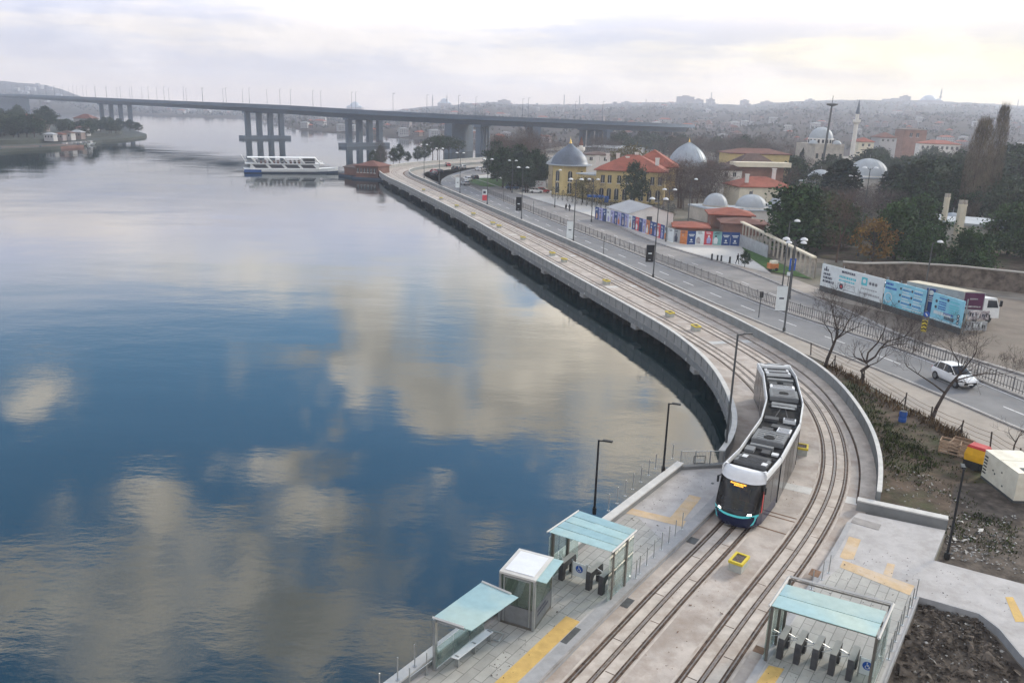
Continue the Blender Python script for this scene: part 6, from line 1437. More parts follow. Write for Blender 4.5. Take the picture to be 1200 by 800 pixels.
simple_house('house', 'house with a pale red roof half hidden below the white building', 'house', WX(1098, 320), WX(1122, 318), 11, 192, 183, 'brick_wall', 'roof_red')
simple_house('house', 'red roofed house left of the brick ruin', 'house', WX(1030, 440), WX(1050, 440), 11, 161, 155, 'house_c', 'roof_brown', [(-2.2, 1.2, 1, (.2, .5, .8))])
simple_house('house', 'pale house with a red roof right of the minaret', 'house', WX(1006, 400), WX(1024, 400), 9, 166, 161, 'cream_wall', 'roof_red', [(-2.2, 1.2, 1, (.3, .7))])
simple_house('house', 'long grey depot roof behind the olive tree and palace', 'building', WX(684, 360), WX(742, 350), 14, 173, 170, 'house_c', 'roof_grey')
simple_house('house', 'small brown roofed house between trees left of the big dome rear', 'house', WX(688, 275), WX(716, 275), 9, 181, 177, 'white_wall', 'roof_dark', [(-2, 1.1, 1, (.2, .5, .8))])
t = minaret(681, 290, 200, 176, 160, 2.6, 'short minaret with a conical cap behind the corner pavilion', 'white_wall', 'roof_brown')

# ---- tent shed, bus canopy, hoarding, arcade, walls
A, d, n, w = frame(G(737, 266, 0), G(788, 266, 0)); t = thing('tent_shed', 'white gabled tent with a grey roof behind the poster hoarding', 'shed', A); n2 = (Vector(W(719, 243, 195)) - Vector(W(735, 250, A.y))); n2 = Vector((-.26, .96, 0)); l = 12; n2.normalize()
ze = W(745, 249, A.y).z - .2; zr = W(763, 242, A.y + 1).z; P = lambda u, v, z: tuple(A + d * (u * w) + n2 * v + Vector((0, 0, z)))
b = MB(); b.add([P(0, 0, 0), P(1, 0, 0), P(1, 0, ze), P(.5, 0, zr), P(0, 0, ze), P(0, l, 0), P(1, l, 0), P(1, l, ze), P(.5, l, zr), P(0, l, ze)], [(0, 1, 2, 3, 4), (5, 9, 8, 7, 6), (0, 4, 9, 5), (1, 6, 7, 2)], 'white_wall'); b.build('wall', t)
b = MB(); b.add([P(-.05, -.4, ze - .1), P(.5, -.4, zr + .1), P(1.05, -.4, ze - .1), P(-.05, l + .4, ze - .1), P(.5, l + .4, zr + .1), P(1.05, l + .4, ze - .1)], [(0, 1, 4, 3), (1, 2, 5, 4)], 'roof_grey'); b.build('roof', t)
b = MB(); q = Vector(P(.45, -.05, 1.1)); b.box(q, (1.2, .08, 2.2), 'window_dark', math.atan2(d.y, d.x)); b.build('door', t)
c = G(698, 241, 0) + Vector((0, 2, 0)); t = thing('bus_stop', 'blue roofed bus stop standing on slim posts before the palace', 'bus stop', c); zt = W(698, 230, c.y).z; b = MB(); b.box(c + Vector((0, 0, zt)), (4.2, 2.2, .5), 'awning_blue'); b.build('roof', t)
for x in (-1.9, -.6, .7, 1.9): b = MB(); b.box(c + Vector((x, .5, zt / 2)), (.16, .16, zt), 'grey_metal'); b.build('post', t)
b = MB(); b.box(c + Vector((2.9, 0, 1.5)), (1.1, .2, 1.6), 'awning_blue'); b.box(c + Vector((2.9, 0, .4)), (.12, .12, .8), 'grey_metal'); b.build('sign_board', t)
hp_ = [G(x, y, -.05) for x, y in ((697, 256.8), (716, 261.5), (738.7, 268), (760, 275), (783.5, 283.2), (802, 286.7), (830, 287), (866, 288.6))]
hd = thing('poster_hoarding', 'long bending hoarding covered with blue, red and pink event posters', 'hoarding', hp_[0])
hs = resample([Vector(p[:2]) for p in hp_], .05); Lh = (len(hs) - 1) * .05; s_ = .1; cols = ['poster_navy', 'poster_lilac', 'poster_navy', 'poster_white', 'poster_lilac', 'poster_navy', 'poster_lilac', 'poster_navy', 'poster_lilac', 'poster_white', 'poster_navy', 'poster_red', 'poster_navy', 'poster_lilac', 'poster_orange', 'poster_navy', 'poster_navy', 'poster_red', 'poster_navy', 'poster_grey', 'poster_white', 'poster_grey', 'poster_orange', 'poster_navy', 'poster_white', 'poster_red', 'poster_teal', 'poster_navy', 'poster_navy']
rp_ = random.Random(9); k = 0; N = len(cols); wd0 = Lh / N
while k < N:
    p, q = hs[int(k * wd0 / .05)], hs[min(len(hs) - 1, int((k + 1) * wd0 / .05))]; dd = (q - p).normalized(); nn = Vector((dd.y, -dd.x)); hh = 2.7 if k < 19 else 2.45
    if k >= N - 1: p = q - (q - p) * 1.0
    b = MB(); b.box(((p + q) / 2).to_3d() + Vector((0, 0, hh / 2)), ((q - p).length - .04, .06, hh), cols[k], math.atan2(dd.y, dd.x)); pn = b.build('poster_panel', hd)
    b = MB(); f = lambda u, z: (p + (q - p) * u + nn * .05).to_3d() + Vector((0, 0, z))
    c2 = rp_.choice(['print_mix', 'poster_white', 'poster_orange', 'skin', 'print_dark', 'poster_lilac'])
    if cols[k] in ('poster_navy',) and k >= 23:
        for r0, r1, z in ((.15, .85, 1.75), (.25, .75, 1.5), (.3, .7, .4)): b.add([f(r0, z), f(r1, z), f(r1, z + .14), f(r0, z + .14)], [(0, 1, 2, 3)], 'poster_white')
        b.add([f(.5 + .12 * math.cos(j * PI / 5), .85 + .18 * math.sin(j * PI / 5)) for j in range(10)], [tuple(range(10))], 'poster_white')
    else:
        u0 = rp_.uniform(.12, .4); b.add([f(u0, .2), f(u0 + .4, .2), f(u0 + .46, 1.0), f(u0 + .3, 1.4), f(u0 + .1, 1.4), f(u0 - .04, 1.0)], [(0, 1, 2, 3, 4, 5)], c2)
        b.add([f(u0 + .2 + .12 * math.cos(j * PI / 5), 1.58 + .2 * math.sin(j * PI / 5)) for j in range(10)], [tuple(range(10))], rp_.choice(['skin', 'print_dark', 'poster_white']))
        for z in (2.0, 2.22): r0 = rp_.uniform(.1, .3); b.add([f(r0, z), f(r0 + .5, z), f(r0 + .5, z + .1), f(r0, z + .1)], [(0, 1, 2, 3)], 'poster_white' if cols[k] in ('poster_navy', 'poster_red') else 'print_dark')
    b.build('print', pn); k += 1
ap = [G(866, 288, 0), G(899, 302, 0)]; t = thing('panel_fence', 'plain grey sheet fence on the lawn before the arcade', 'fence', ap[0]); b = MB(); b.sweep([Vector(p[:2]) for p in ap], [(0, 0), (.06, 0), (.06, 2.1), (0, 2.1)], 'poster_grey'); b.build('sheet', t)
for k in range(7): b = MB(); q = ap[0].lerp(ap[1], k / 6); b.box(q + Vector((0, 0, 1.1)), (.1, .1, 2.2), 'grey_metal'); b.build('post', t)
# arcade
a0, a1 = G(868, 283, 0) + Vector((1.2, 4, 0)), G(953, 327, 0); ar = thing('arcade_wall', 'pale stone garden wall of open round arches stepping down the lawn', 'arcade', a1); dA = (a1 - a0); LA_ = dA.length; dA.normalize(); nA_ = Vector((dA.y, -dA.x, 0)); HA = 3.1; nb = 18; bw = LA_ / nb
for k in range(nb):
    b = MB(); o = a0 + dA * (k * bw); hw = bw * .42; zc = HA - .95; m_ = bw / 2
    arc = [(m_ - hw * math.cos(j * PI / 10), zc + hw * .8 * math.sin(j * PI / 10)) for j in range(11)]
    fr = [o + dA * x + Vector((0, 0, z)) for x, z in [(0, 0), (m_ - hw, 0)] + arc + [(m_ + hw, 0), (bw, 0), (bw, HA), (0, HA)]]
    V = []; F_ = []
    for th in (0, .22):
        base = len(V); pts_ = [(0, 0), (m_ - hw, 0)] + arc + [(m_ + hw, 0), (bw, 0)]
        L2 = [o + dA * x + nA_ * -th + Vector((0, 0, z)) for x, z in [(0, 0), (0, zc), (0, HA), (m_ - hw, 0), (m_ - hw, zc), (m_ - hw, HA), (m_ + hw, 0), (m_ + hw, zc), (m_ + hw, HA), (bw, 0), (bw, zc), (bw, HA)]]; V += L2
        F_ += [(base + 0, base + 3, base + 4, base + 1), (base + 1, base + 4, base + 5, base + 2), (base + 6, base + 9, base + 10, base + 7), (base + 7, base + 10, base + 11, base + 8)]
        tops = [len(V) + j for j in range(11)]; V += [o + dA * x + nA_ * -th + Vector((0, 0, z)) for x, z in arc]; ups = [len(V) + j for j in range(11)]; V += [o + dA * x + nA_ * -th + Vector((0, 0, HA)) for x, z in arc]
        F_ += [(tops[j], tops[j + 1], ups[j + 1], ups[j]) for j in range(10)]
        if th == 0: A0_ = tops
        else: F_ += [(A0_[j], A0_[j + 1], tops[j + 1], tops[j]) for j in range(10)]
    n0 = 12 + 22
    for ia, ib in ((3, 4), (6, 7)): F_.append((ia, ib, n0 + ib, n0 + ia))
    b.add(V, F_, 'arch_stone'); b.build('arch', ar)
b = MB(); b.sweep([Vector(a0[:2]), Vector(a1[:2])], [(-.1, HA), (.55, HA), (.55, HA + .25), (-.1, HA + .25)], 'cream_wall'); b.build('coping', ar)
# stone wall of the park
sw = [Vector(G(x, y, 0)[:2]) for x, y in ((985, 329), (1010, 331), (1060, 330), (1120, 334), (1200, 343), (1330, 362))]; t = thing('stone_wall', 'old brown rubble stone wall with a pale coping behind the parking lot', 'wall', sw[0].to_3d()); b = MB(); b.sweep(sw, [(0, -.2), (-.5, -.2), (-.5, 2.7), (0, 2.7)], 'rubble_stone'); b.build('masonry', t); b = MB(); b.sweep(sw, [(.08, 2.7), (-.6, 2.7), (-.6, 2.88), (.08, 2.88)], 'tile_trim'); b.build('coping', t)

# ---- billboards
def board(tl, bl, br, tr, label, mat, design, seed):
    a = G(*bl, .75); c = G(*br, .75); h = 3.05; d = (c - a); L = d.length; d.normalize(); n = Vector((d.y, -d.x, 0)); t = thing('billboard', label, 'billboard', Vector((a.x, a.y, 0)), 'billboards along the parking lot'); r = random.Random(seed)
    b = MB(); b.box((a + c) / 2 + Vector((0, 0, h / 2)), (L - .05, .12, h), mat, math.atan2(d.y, d.x)); pn = b.build('panel', t)
    b = MB(); b.box((a + c) / 2 + Vector((0, 0, -.38)), (L, .1, .76), 'dark_steel', math.atan2(d.y, d.x)); b.build('plinth', t)
    for k in range(4): b = MB(); q = a.lerp(c, k / 3) - n * .3; b.box(q + Vector((0, 0, 1.3)), (.1, .1, 4.0), 'grey_metal'); b.build('support', t)
    f = lambda u, v, o=.066: a + d * (u * L) + n * o + Vector((0, 0, v * h)); b = MB()
    def rect(u0, v0, u1, v1, m, o=.066): b.add([f(u0, v0, o), f(u1, v0, o), f(u1, v1, o), f(u0, v1, o)], [(0, 1, 2, 3)], m)
    def disc(u, v, r_, m, o=.068): b.add([f(u + r_ / L * math.cos(k * PI / 8), v + r_ / h * math.sin(k * PI / 8), o) for k in range(16)], [tuple(range(16))], m)
    def line(u, v, w, hh, m):
        x = u
        while x < u + w: q = r.uniform(.012, .035); rect(x, v, min(x + q, u + w), v + hh, m); x += q + .006
    if design == 0:
        for v, w in ((.70, .08), (.52, .12), (.36, .16), (.2, .19)): line(.04, v, w, .11, 'print_dark')
        rect(.07, .78, .09, .9, 'print_dark'); line(.34, .80, .22, .10, 'print_dark'); line(.31, .58, .27, .1, 'poster_cyan'); line(.31, .44, .26, .07, 'poster_cyan'); rect(.30, .10, .58, .34, 'poster_white', .067)
        for (u0, v0, u1, v1) in ((.30, .09, .58, .105), (.30, .32, .58, .335), (.30, .09, .304, .335), (.576, .09, .58, .335)): rect(u0, v0, u1, v1, 'print_dark', .069)
        disc(.36, .21, .38, 'print_dark', .071); disc(.36, .21, .2, 'poster_red', .073); line(.42, .24, .14, .05, 'print_dark'); line(.42, .15, .12, .05, 'print_dark'); rect(.665, .52, .755, .86, 'poster_cyan'); disc(.71, .7, .28, 'poster_white', .07)
        for u in (.80, .845, .89): disc(u, .66, .24, 'poster_grey'); disc(u, .66, .12, 'print_dark', .07)
        line(.68, .36, .24, .06, 'poster_grey'); line(.66, .14, .3, .09, 'poster_grey')
    elif design == 1:
        line(.02, .82, .19, .09, 'sign_blue'); line(.02, .66, .28, .09, 'sign_blue'); disc(.12, .32, .62, 'poster_white'); disc(.12, .32, .5, 'poster_blue', .07)
        rr = [(.14, .34), (.2, .24), (.28, .1), (.34, .02)]; [b.add([f(p[0], p[1] - .012, .072), f(q[0], q[1] - .012, .072), f(q[0], q[1] + .012, .072), f(p[0], p[1] + .012, .072)], [(0, 1, 2, 3)], 'print_dark') for p, q in zip(rr, rr[1:])]
        for u in (.40, .68):
            for v in (.80, .54, .28): disc(u, v, .16, 'print_dark'); line(u + .05, v + .04, .2, .045, 'poster_white'); line(u + .05, v - .05, .2, .045, 'sign_blue'); line(u + .05, v - .12, .15, .04, 'poster_white')
        rect(.02, .03, .97, .06, 'poster_cyan'); rect(.5, .06, .97, .1, 'poster_white')
    else:
        for (u, v) in ((.5, .86), (.14, .72), (.14, .5)): disc(u, v, .18, 'print_dark')
        for v in (.86, .72, .64, .54, .46): line(.22, v - .02, .24, .05, 'sign_blue'); line(.56, v - .05, .3, .05, 'poster_cyan')
        line(.1, .24, .55, .12, 'poster_white'); line(.45, .12, .3, .13, 'print_dark'); line(.42, .3, .3, .08, 'sign_blue')
        for v in (.14, .28, .40): disc(.88, v, .2, 'print_dark'); disc(.88, v, .09, 'poster_white', .071)
        rect(.02, .02, .97, .05, 'poster_white')
    b.build('print', pn); return t
board((962.8, 308), (961, 334), (1033, 355), (1034, 328), 'white billboard with dark lettering and small pictures, first in the row', 'poster_white', 0, 1)
board((1036, 329), (1034.5, 355.5), (1081.5, 370), (1083, 342), 'pale blue billboard with two columns of round icons, middle of the row', 'poster_blue', 1, 2)
board((1092, 344), (1089.5, 372.5), (1126, 384.5), (1129.6, 354), 'pale blue billboard beside the lorry, last in the row', 'poster_blue', 2, 3)
p = G(1086, 377, 0); t = thing('sign_pillar', 'narrow navy notice pillar between the two blue billboards', 'sign', p); zt = W(1089, 338, p.y).z; b = MB(); b.box(p + Vector((0, 0, zt / 2 + .4)), (1.15, .2, zt - .8), 'poster_navy', R_(-52)); pn = b.build('panel', t); b = MB()
dq = Vector((math.cos(R_(-52)), math.sin(R_(-52)), 0)); nq = Vector((dq.y, -dq.x, 0)) * .12
for zz in (.62, .68, .74): c = p + nq + Vector((0, 0, zt * zz)); b.add([c - dq * .35, c + dq * .35, c + dq * .35 + Vector((0, 0, .1)), c - dq * .35 + Vector((0, 0, .1))], [(0, 1, 2, 3)], 'poster_white')
c = p + nq + Vector((0, 0, zt * .88)); b.add([c + dq * .3 * math.cos(k * PI / 6) + Vector((0, 0, .3 * math.sin(k * PI / 6))) for k in range(12)], [tuple(range(12))], 'poster_white'); b.build('print', pn)
p = G(1080, 394, 0); t = thing('chevron_sign', 'yellow and black chevron board under a blue round sign before the billboards', 'sign', p); b = MB(); b.tube([p, p + Vector((.1, 0, 2.9))], .05, 'grey_metal', 6); b.build('post', t); b = MB(); b.box(p + Vector((.05, -.08, 1.2)), (.55, .05, 1.3), 'yellow_paint', R_(-30)); bo = b.build('board', t); b = MB(); dq = Vector((math.cos(R_(-30)), math.sin(R_(-30)), 0)); nq = Vector((dq.y, -dq.x, 0)) * .032
for k in range(3):
    c = p + Vector((.05, -.08, .72 + k * .4)) + nq; b.add([c - dq * .26, c + Vector((0, 0, .14)), c + dq * .26, c + dq * .26 + Vector((0, 0, .17)), c + Vector((0, 0, .31)), c - dq * .26 + Vector((0, 0, .17))], [(0, 1, 4, 5), (1, 2, 3, 4)], 'black_metal')
b.build('stripes', bo); b = MB(); c = p + Vector((.1, -.08, 2.5)); b.add([c + dq * .32 * math.cos(k * PI / 8) + Vector((0, 0, .32 * math.sin(k * PI / 8))) for k in range(16)], [tuple(range(16))], 'sign_blue'); ds = b.build('disc', t); b = MB(); c += nq * .5; b.add([c - dq * .16 + Vector((0, 0, .1)), c - dq * .08 + Vector((0, 0, .16)), c + dq * .14 + Vector((0, 0, -.1)), c + dq * .06 + Vector((0, 0, -.18))], [(0, 1, 2, 3)], 'white_paint'); b.build('arrow', ds)
# graffiti boards and lorry
ga_, gb_ = G(1131, 388, 0), G(1155, 388, 0); gdd = (gb_ - ga_).normalized()
for k, (z0, z1, m_, lb) in enumerate(((.1, 1.15, 'poster_grey', 'small grey board scrawled with graffiti, lower of the pair by the lorry'), (1.35, 2.4, 'print_mix', 'small pinkish board scrawled with graffiti, upper of the pair by the lorry'))):
    t = thing('graffiti_board', lb, 'board', ga_ + Vector((0, 0, z0)), 'graffiti boards'); b = MB(); b.box((ga_ + gb_) / 2 + Vector((0, 0, (z0 + z1) / 2)), ((gb_ - ga_).length, .12, z1 - z0), m_, math.atan2(gdd.y, gdd.x)); bo = b.build('panel', t); b = MB(); nq = Vector((gdd.y, -gdd.x, 0)) * .075; r = random.Random(4 + k)
    for j in range(9): c = ga_ + (gb_ - ga_) * (.06 + j * .1) + nq + Vector((0, 0, z0 + r.uniform(.2, .5))); hh = r.uniform(.3, .5); b.add([c, c + gdd * .1, c + gdd * r.uniform(.02, .25) + Vector((0, 0, hh)), c + gdd * -.02 + Vector((0, 0, hh))], [(0, 1, 2, 3)], r.choice(['print_dark', 'poster_white', 'coat']))
    b.build('scrawl', bo)
    if k == 0:
        for e in (ga_, gb_): b = MB(); b.box(e - nq * 3 + Vector((0, 0, .05)), (.12, .12, .2), 'grey_metal'); b.build('foot', t)
A = G(1138, 384, 0) + Vector((.3, 3.2, 0)); B = A + Vector((3.4, -.5, 0)); d = (B - A).normalized(); n = Vector((-.60, .80, 0)); w = 2.35; l = 7.0; z0, z1 = 1.0, W(1136, 342, A.y).z
t = thing('lorry', 'parked lorry with a grey box body, purple end panel and white cab', 'lorry', A); f = lambda u, v, z: tuple(A + d * u + n * v + Vector((0, 0, z)))
b = MB(); b.add([f(0, 0, z0), f(w, 0, z0), f(w, l, z0), f(0, l, z0), f(0, 0, z1), f(w, 0, z1), f(w, l, z1), f(0, l, z1)], [(0, 1, 5, 4), (1, 2, 6, 5), (2, 3, 7, 6), (3, 0, 4, 7)], 'poster_grey'); b.build('box_body', t)
b = MB(); b.add([f(-.1, -.1, z1), f(w + .1, -.1, z1), f(w + .1, l, z1), f(-.1, l, z1), f(w / 2, -.1, z1 + .18), f(w / 2, l, z1 + .18)], [(0, 1, 4), (1, 2, 5, 4), (2, 3, 5), (3, 0, 4, 5)], 'cream_wall'); b.build('roof', t)
b = MB(); b.add([f(.1, -.03, z0 + .5), f(w - .1, -.03, z0 + .5), f(w - .1, -.03, z1 - .1), f(.1, -.03, z1 - .1)], [(0, 1, 2, 3)], 'purple_panel'); pn = b.build('end_panel', t); b = MB()
for z, u0, u1 in ((z0 + .75, .3, 2.0), (z1 - .9, .7, 1.6)): b.add([f(u0, -.05, z), f(u1, -.05, z), f(u1, -.05, z + .18), f(u0, -.05, z + .18)], [(0, 1, 2, 3)], 'print_mix')
b.build('print', pn)
cab = MB(); prof = [(0, .6), (0, 2.9), (1.3, 3.0), (1.75, 1.9), (1.85, .6)]; V = [tuple(A + d * (w + .15 + x) + n * v + Vector((0, 0, z))) for v in (0.1, 2.3) for x, z in prof]; cab.add(V, [(4, 3, 2, 1, 0), (5, 6, 7, 8, 9)] + [(k, (k + 1) % 5, 5 + (k + 1) % 5, 5 + k) for k in range(5)], 'white_paint'); cab.build('cab', t)
q = MB(); q.add([tuple(A + d * (w + .15 + x) + n * .07 + Vector((0, 0, z))) for x, z in ((.35, 1.8), (1.6, 1.85), (1.3, 2.7), (.35, 2.7))], [(0, 1, 2, 3)], 'window_dark'); q.add([tuple(A + d * (w + .15 + x) + n * v + Vector((0, 0, z))) for v, x, z in ((.2, 1.79, 1.95), (2.2, 1.79, 1.95), (2.2, 1.36, 2.9), (.2, 1.36, 2.9))], [(0, 1, 2, 3)], 'window_dark'); q.build('cab_window', t)
for (u, v) in ((.5, .3), (w - .4, .3), (w + 1.0, .2), (.5, l - .8)): q = MB(); c = A + d * u + n * v + Vector((0, 0, .5)); q.tube([c - n * .15, c + n * .15], .48, 'tyre', 14); q.build('wheel', t)
q = MB(); q.box(A + d * (w + 1.9) + n * .0 + Vector((0, 0, 2.4)), (.2, .25, .7), 'black_metal'); q.build('mirror', t)

# ---- lamp posts with banners on the kerb
def double_lamp(base, h, label, group, banner=None, bh=None, single=False, lean=0):
    t = thing('street_lamp', label, 'street lamp', base, group); B = Vector(base); b = MB(); b.tube([B, B + Vector((0, 0, h))], [.11, .065], 'dark_steel', 8); b.build('pole', t); b = MB(); b.cyl(B, .17, .5, 'dark_steel', 8); b.build('base', t)
    for e in ((1,) if single else (-1, 1)):
        b = MB(); b.tube([B + Vector((0, 0, h - .3)), B + Vector((e * .45, 0, h + .05)), B + Vector((e * .8, 0, h + .1))], .04, 'dark_steel', 5); b.build('arm', t)
        b = MB(); b.lathe(B + Vector((e * .95, 0, h + .0)), [(.42, 0), (.36, .16), (.15, .27), (.02, .3)], 'unit_light', 12, True); b.build('lamp_head', t)
    return t
BN = [((918.5, 389), 10.2, 'white', 'hanging white banner on the street lamp nearest the trees', (335, 364)), ((765.3, 325), 11.2, 'black', 'hanging black banner on the street lamp beside the viaduct wall', (287, 307)), ((671.7, 284), 11.2, 'white', 'hanging white banner further up the road', (259, 280)), ((611, 257), 11, 'black', 'black banner with a white crest on the distant lamp', (231, 247)), ((571, 239.5), 11, 'redwhite', 'half white half red banner on the distant lamp', (222, 235)), ((539, 226.5), 11, 'white', 'small white banner on the far bend lamp', (208, 220)), ((515, 217), 11, None, None, None), ((497, 209), 11, None, None, None)]
for i, (pp, h, kind, lb, zz) in enumerate(BN):
    p = G(*pp, -.04); double_lamp(p, h, ['street lamp nearest the bare trees with a white banner', 'street lamp with a black banner by the viaduct wall', 'street lamp with a white banner half way up the road', 'distant street lamp with a black banner', 'distant street lamp with a red and white banner', 'far street lamp with a small white banner', 'far street lamp at the start of the road bend', 'farthest street lamp on the waterfront bend'][i], 'twin armed street lamps along the road')
    if not kind: continue
    zt, zb = W(pp[0], zz[0], p.y).z, W(pp[0], zz[1], p.y).z; t = thing('banner', lb, 'banner', p + Vector((-.08, 0, zb)), 'banners on the lamp posts'); wdt = 1.15
    def quad(x0, x1, z0, z1, m_, y=-.0, th=.02): b = MB(); b.box(Vector((p.x + (x0 + x1) / 2, p.y + y, (z0 + z1) / 2)), (abs(x1 - x0), th, z1 - z0), m_); return b
    if kind == 'redwhite': quad(-.12 - wdt, -.12, (zt + zb) / 2, zt, 'poster_white').build('cloth', t); quad(-.12 - wdt, -.12, zb, (zt + zb) / 2, 'poster_red').build('cloth', t); quad(-.5 - wdt / 2, -.12 - wdt * .25, (zt + zb) / 2 + .3, zt - .4, 'print_dark', -.02).build('print', t)
    else:
        quad(-.12 - wdt, -.12, zb, zt, 'poster_white' if kind == 'white' else 'coat').build('cloth', t); m_ = 'print_dark' if kind == 'white' else 'poster_white'; zc = (zt + zb) / 2
        b = quad(-.12 - wdt * .72, -.12 - wdt * .28, zc - .09, zc + .09, m_, -.02)
        if kind == 'black': q = quad(-.12 - wdt * .65, -.12 - wdt * .38, zb + .3, zb + .36, m_, -.02); b.add(q.v, q.f, m_)
        b.build('print', t)
    for z in (zt, zb): b = MB(); b.tube([p + Vector((0, 0, 0)) + Vector((0, 0, z)), p + Vector((-.12 - wdt, 0, z))], .025, 'dark_steel', 5); b.build('bracket', t)
for i, ((x, y), h, lb, sg) in enumerate([((916, 341), 9.5, 'single armed street lamp before the arcade', True), ((1083, 345), 7.2, 'single armed street lamp behind the blue billboards', True), ((780, 283), 9.5, 'twin armed street lamp beside the poster hoarding', False), ((693, 260), 9, 'twin armed street lamp at the left end of the hoarding', False), ((650, 243), 9, 'single armed street lamp left of the palace', True), ((600, 226), 9, 'twin armed street lamp before the wood', False), ((1005, 300), 15, 'tall twin armed street lamp among the park trees', False), ((806, 262), 9.5, 'street lamp before the dark thicket', True), ((925, 350), 7.3, 'short twin lamp with white shades behind the white banner', False)]): double_lamp(G(x, y, 0), h, lb, 'street lamps beyond the road', single=sg)
for (x, y, lb) in ((889, 372, 'thin grey road sign post with its back to the camera'), (707, 298, 'thin bare post on the pavement left of the black banner'), (625, 251, 'thin bare post on the distant pavement'), (590, 237, 'thin short post far up the pavement')):
    p = G(x, y, -.04); t = thing('sign_post', lb, 'sign post', p, 'thin posts on the pavement'); b = MB(); b.tube([p, p + Vector((0, 0, 3.0))], .055, 'dark_steel', 6); b.build('post', t)
    if x == 889: b = MB(); b.box(p + Vector((.05, .06, 2.75)), (.42, .04, .75), 'unit_dark'); b.build('plate', t)
p = G(922, 342, 0); t = thing('parking_sign', 'blue parking sign plate above a small white plate near the arcade', 'sign', p); b = MB(); b.tube([p, p + Vector((0, 0, 4.6))], .06, 'dark_steel', 6); b.build('post', t); b = MB(); b.box(p + Vector((.3, -.08, 3.8)), (.85, .05, 1.6), 'sign_blue'); pl = b.build('plate', t); b = MB(); [b.box(p + Vector(q), s, 'white_paint') for q, s in (((.16, -.112, 4.0), (.09, .01, .8)), ((.34, -.112, 4.36), (.34, .01, .08)), ((.34, -.112, 4.0), (.34, .01, .08)), ((.5, -.112, 4.18), (.08, .01, .42)))]; b.build('letter', pl); b = MB(); b.box(p + Vector((.0, -.08, 2.5)), (.6, .05, .5), 'poster_white'); b.build('small_plate', t)
for (x, y, lb) in ((834, 304.5, 'dark bollard, left one of the row on the plaza edge'), (840.5, 306, 'short dark bollard second from the left on the plaza edge'), (845, 306.5, 'dark bollard third from the left on the plaza edge'), (855, 308, 'slim bollard nearest the walking person')):
    p = G(x, y, 0); t = thing('bollard', lb, 'bollard', p, 'bollards on the plaza edge'); b = MB(); b.lathe(p, [(.16, 0), (.14, .8), (.17, .85), (.12, 1.0), (.02, 1.05)], 'black_metal', 10); b.build('post', t); b = MB(); b.cyl(p, .22, .1, 'dark_steel', 10); b.build('foot', t)
p = G(905, 317, 0); t = thing('cart', 'small orange kiosk cart on the edge of the lawn', 'cart', p); b = MB(); b.box(p + Vector((0, 0, .75)), (1.5, .9, .8), 'poster_orange', .2); b.build('body', t); b = MB(); b.box(p + Vector((.1, 0, 1.3)), (1.0, .85, .5), 'cream_paint', .2); b.build('top', t); b = MB(); [b.tube([p + Vector((x, -.45, .25)), p + Vector((x, -.3, .25))], .25, 'tyre', 10) for x in (-.5, .5)]; b.build('wheel', t)
p = G(888, 313, 0); plant('round', 888, p.y, 2.6, 'small round dark tree on the lawn by the plaza', None, .8)
# clipped hedge columns before the palace
pr = None; r = random.Random(12)
for k in range(26):
    px = 648 + k * 5.6; y = interp([(640, 230.5), (697, 244), (740, 252), (800, 258)], px); p = G(px, y, 0)
    if pr is None: pr = make_tree('cypress', 3.2, 1.6, 'leaf_cypress', 901, 420, 'dark clipped shrub in the row before the palace', 'clipped shrubs before the palace'); pr.name = 'clipped_shrub'; pr.location = p
    else: o = dup(pr, p, r.uniform(0, 6), None, None, (1, 1, r.uniform(.8, 1.25)))
# market things left of the palace: boards, gate, lawn ring
b = MB(); c = G(574, 213.5, 0); b.add([c + Vector((9 * math.cos(k * PI / 12), 17 * math.sin(k * PI / 12), .06)) for k in range(24)], [tuple(range(24))], 'lawn'); struct(b.build('lawn'))
p = G(633, 225, 0); t = thing('notice_board', 'large pale notice board standing left of the palace', 'sign board', p); b = MB(); b.box(p + Vector((0, 0, 1.9)), (3.0, .2, 2.6), 'poster_white'); pn = b.build('panel', t); b = MB(); r = random.Random(3); [b.box(p + Vector((r.uniform(-1.1, 1.1), -.11, r.uniform(.9, 2.9))), (r.uniform(.3, .8), .02, r.uniform(.2, .5)), r.choice(['print_dark', 'print_mix', 'poster_grey'])) for _ in range(7)]; b.build('print', pn); [MB().box(p + Vector((e, .05, .35)), (.12, .12, .7), 'grey_metal').build('leg', t) for e in (-1.2, 1.2)]
p = G(602, 219, 0); t = thing('entrance_gate', 'small white entrance gate frame before the wood', 'gate', p); [MB().box(p + Vector((e, 0, 1.7)), (.6, .6, 3.4), 'house_c').build('pillar', t) for e in (-1.7, 1.7)]; MB().box(p + Vector((0, 0, 3.7)), (4.6, .7, .7), 'house_c').build('lintel', t); MB().box(p + Vector((0, .1, 1.5)), (2.8, .1, 3.0), 'meter_green').build('door', t)

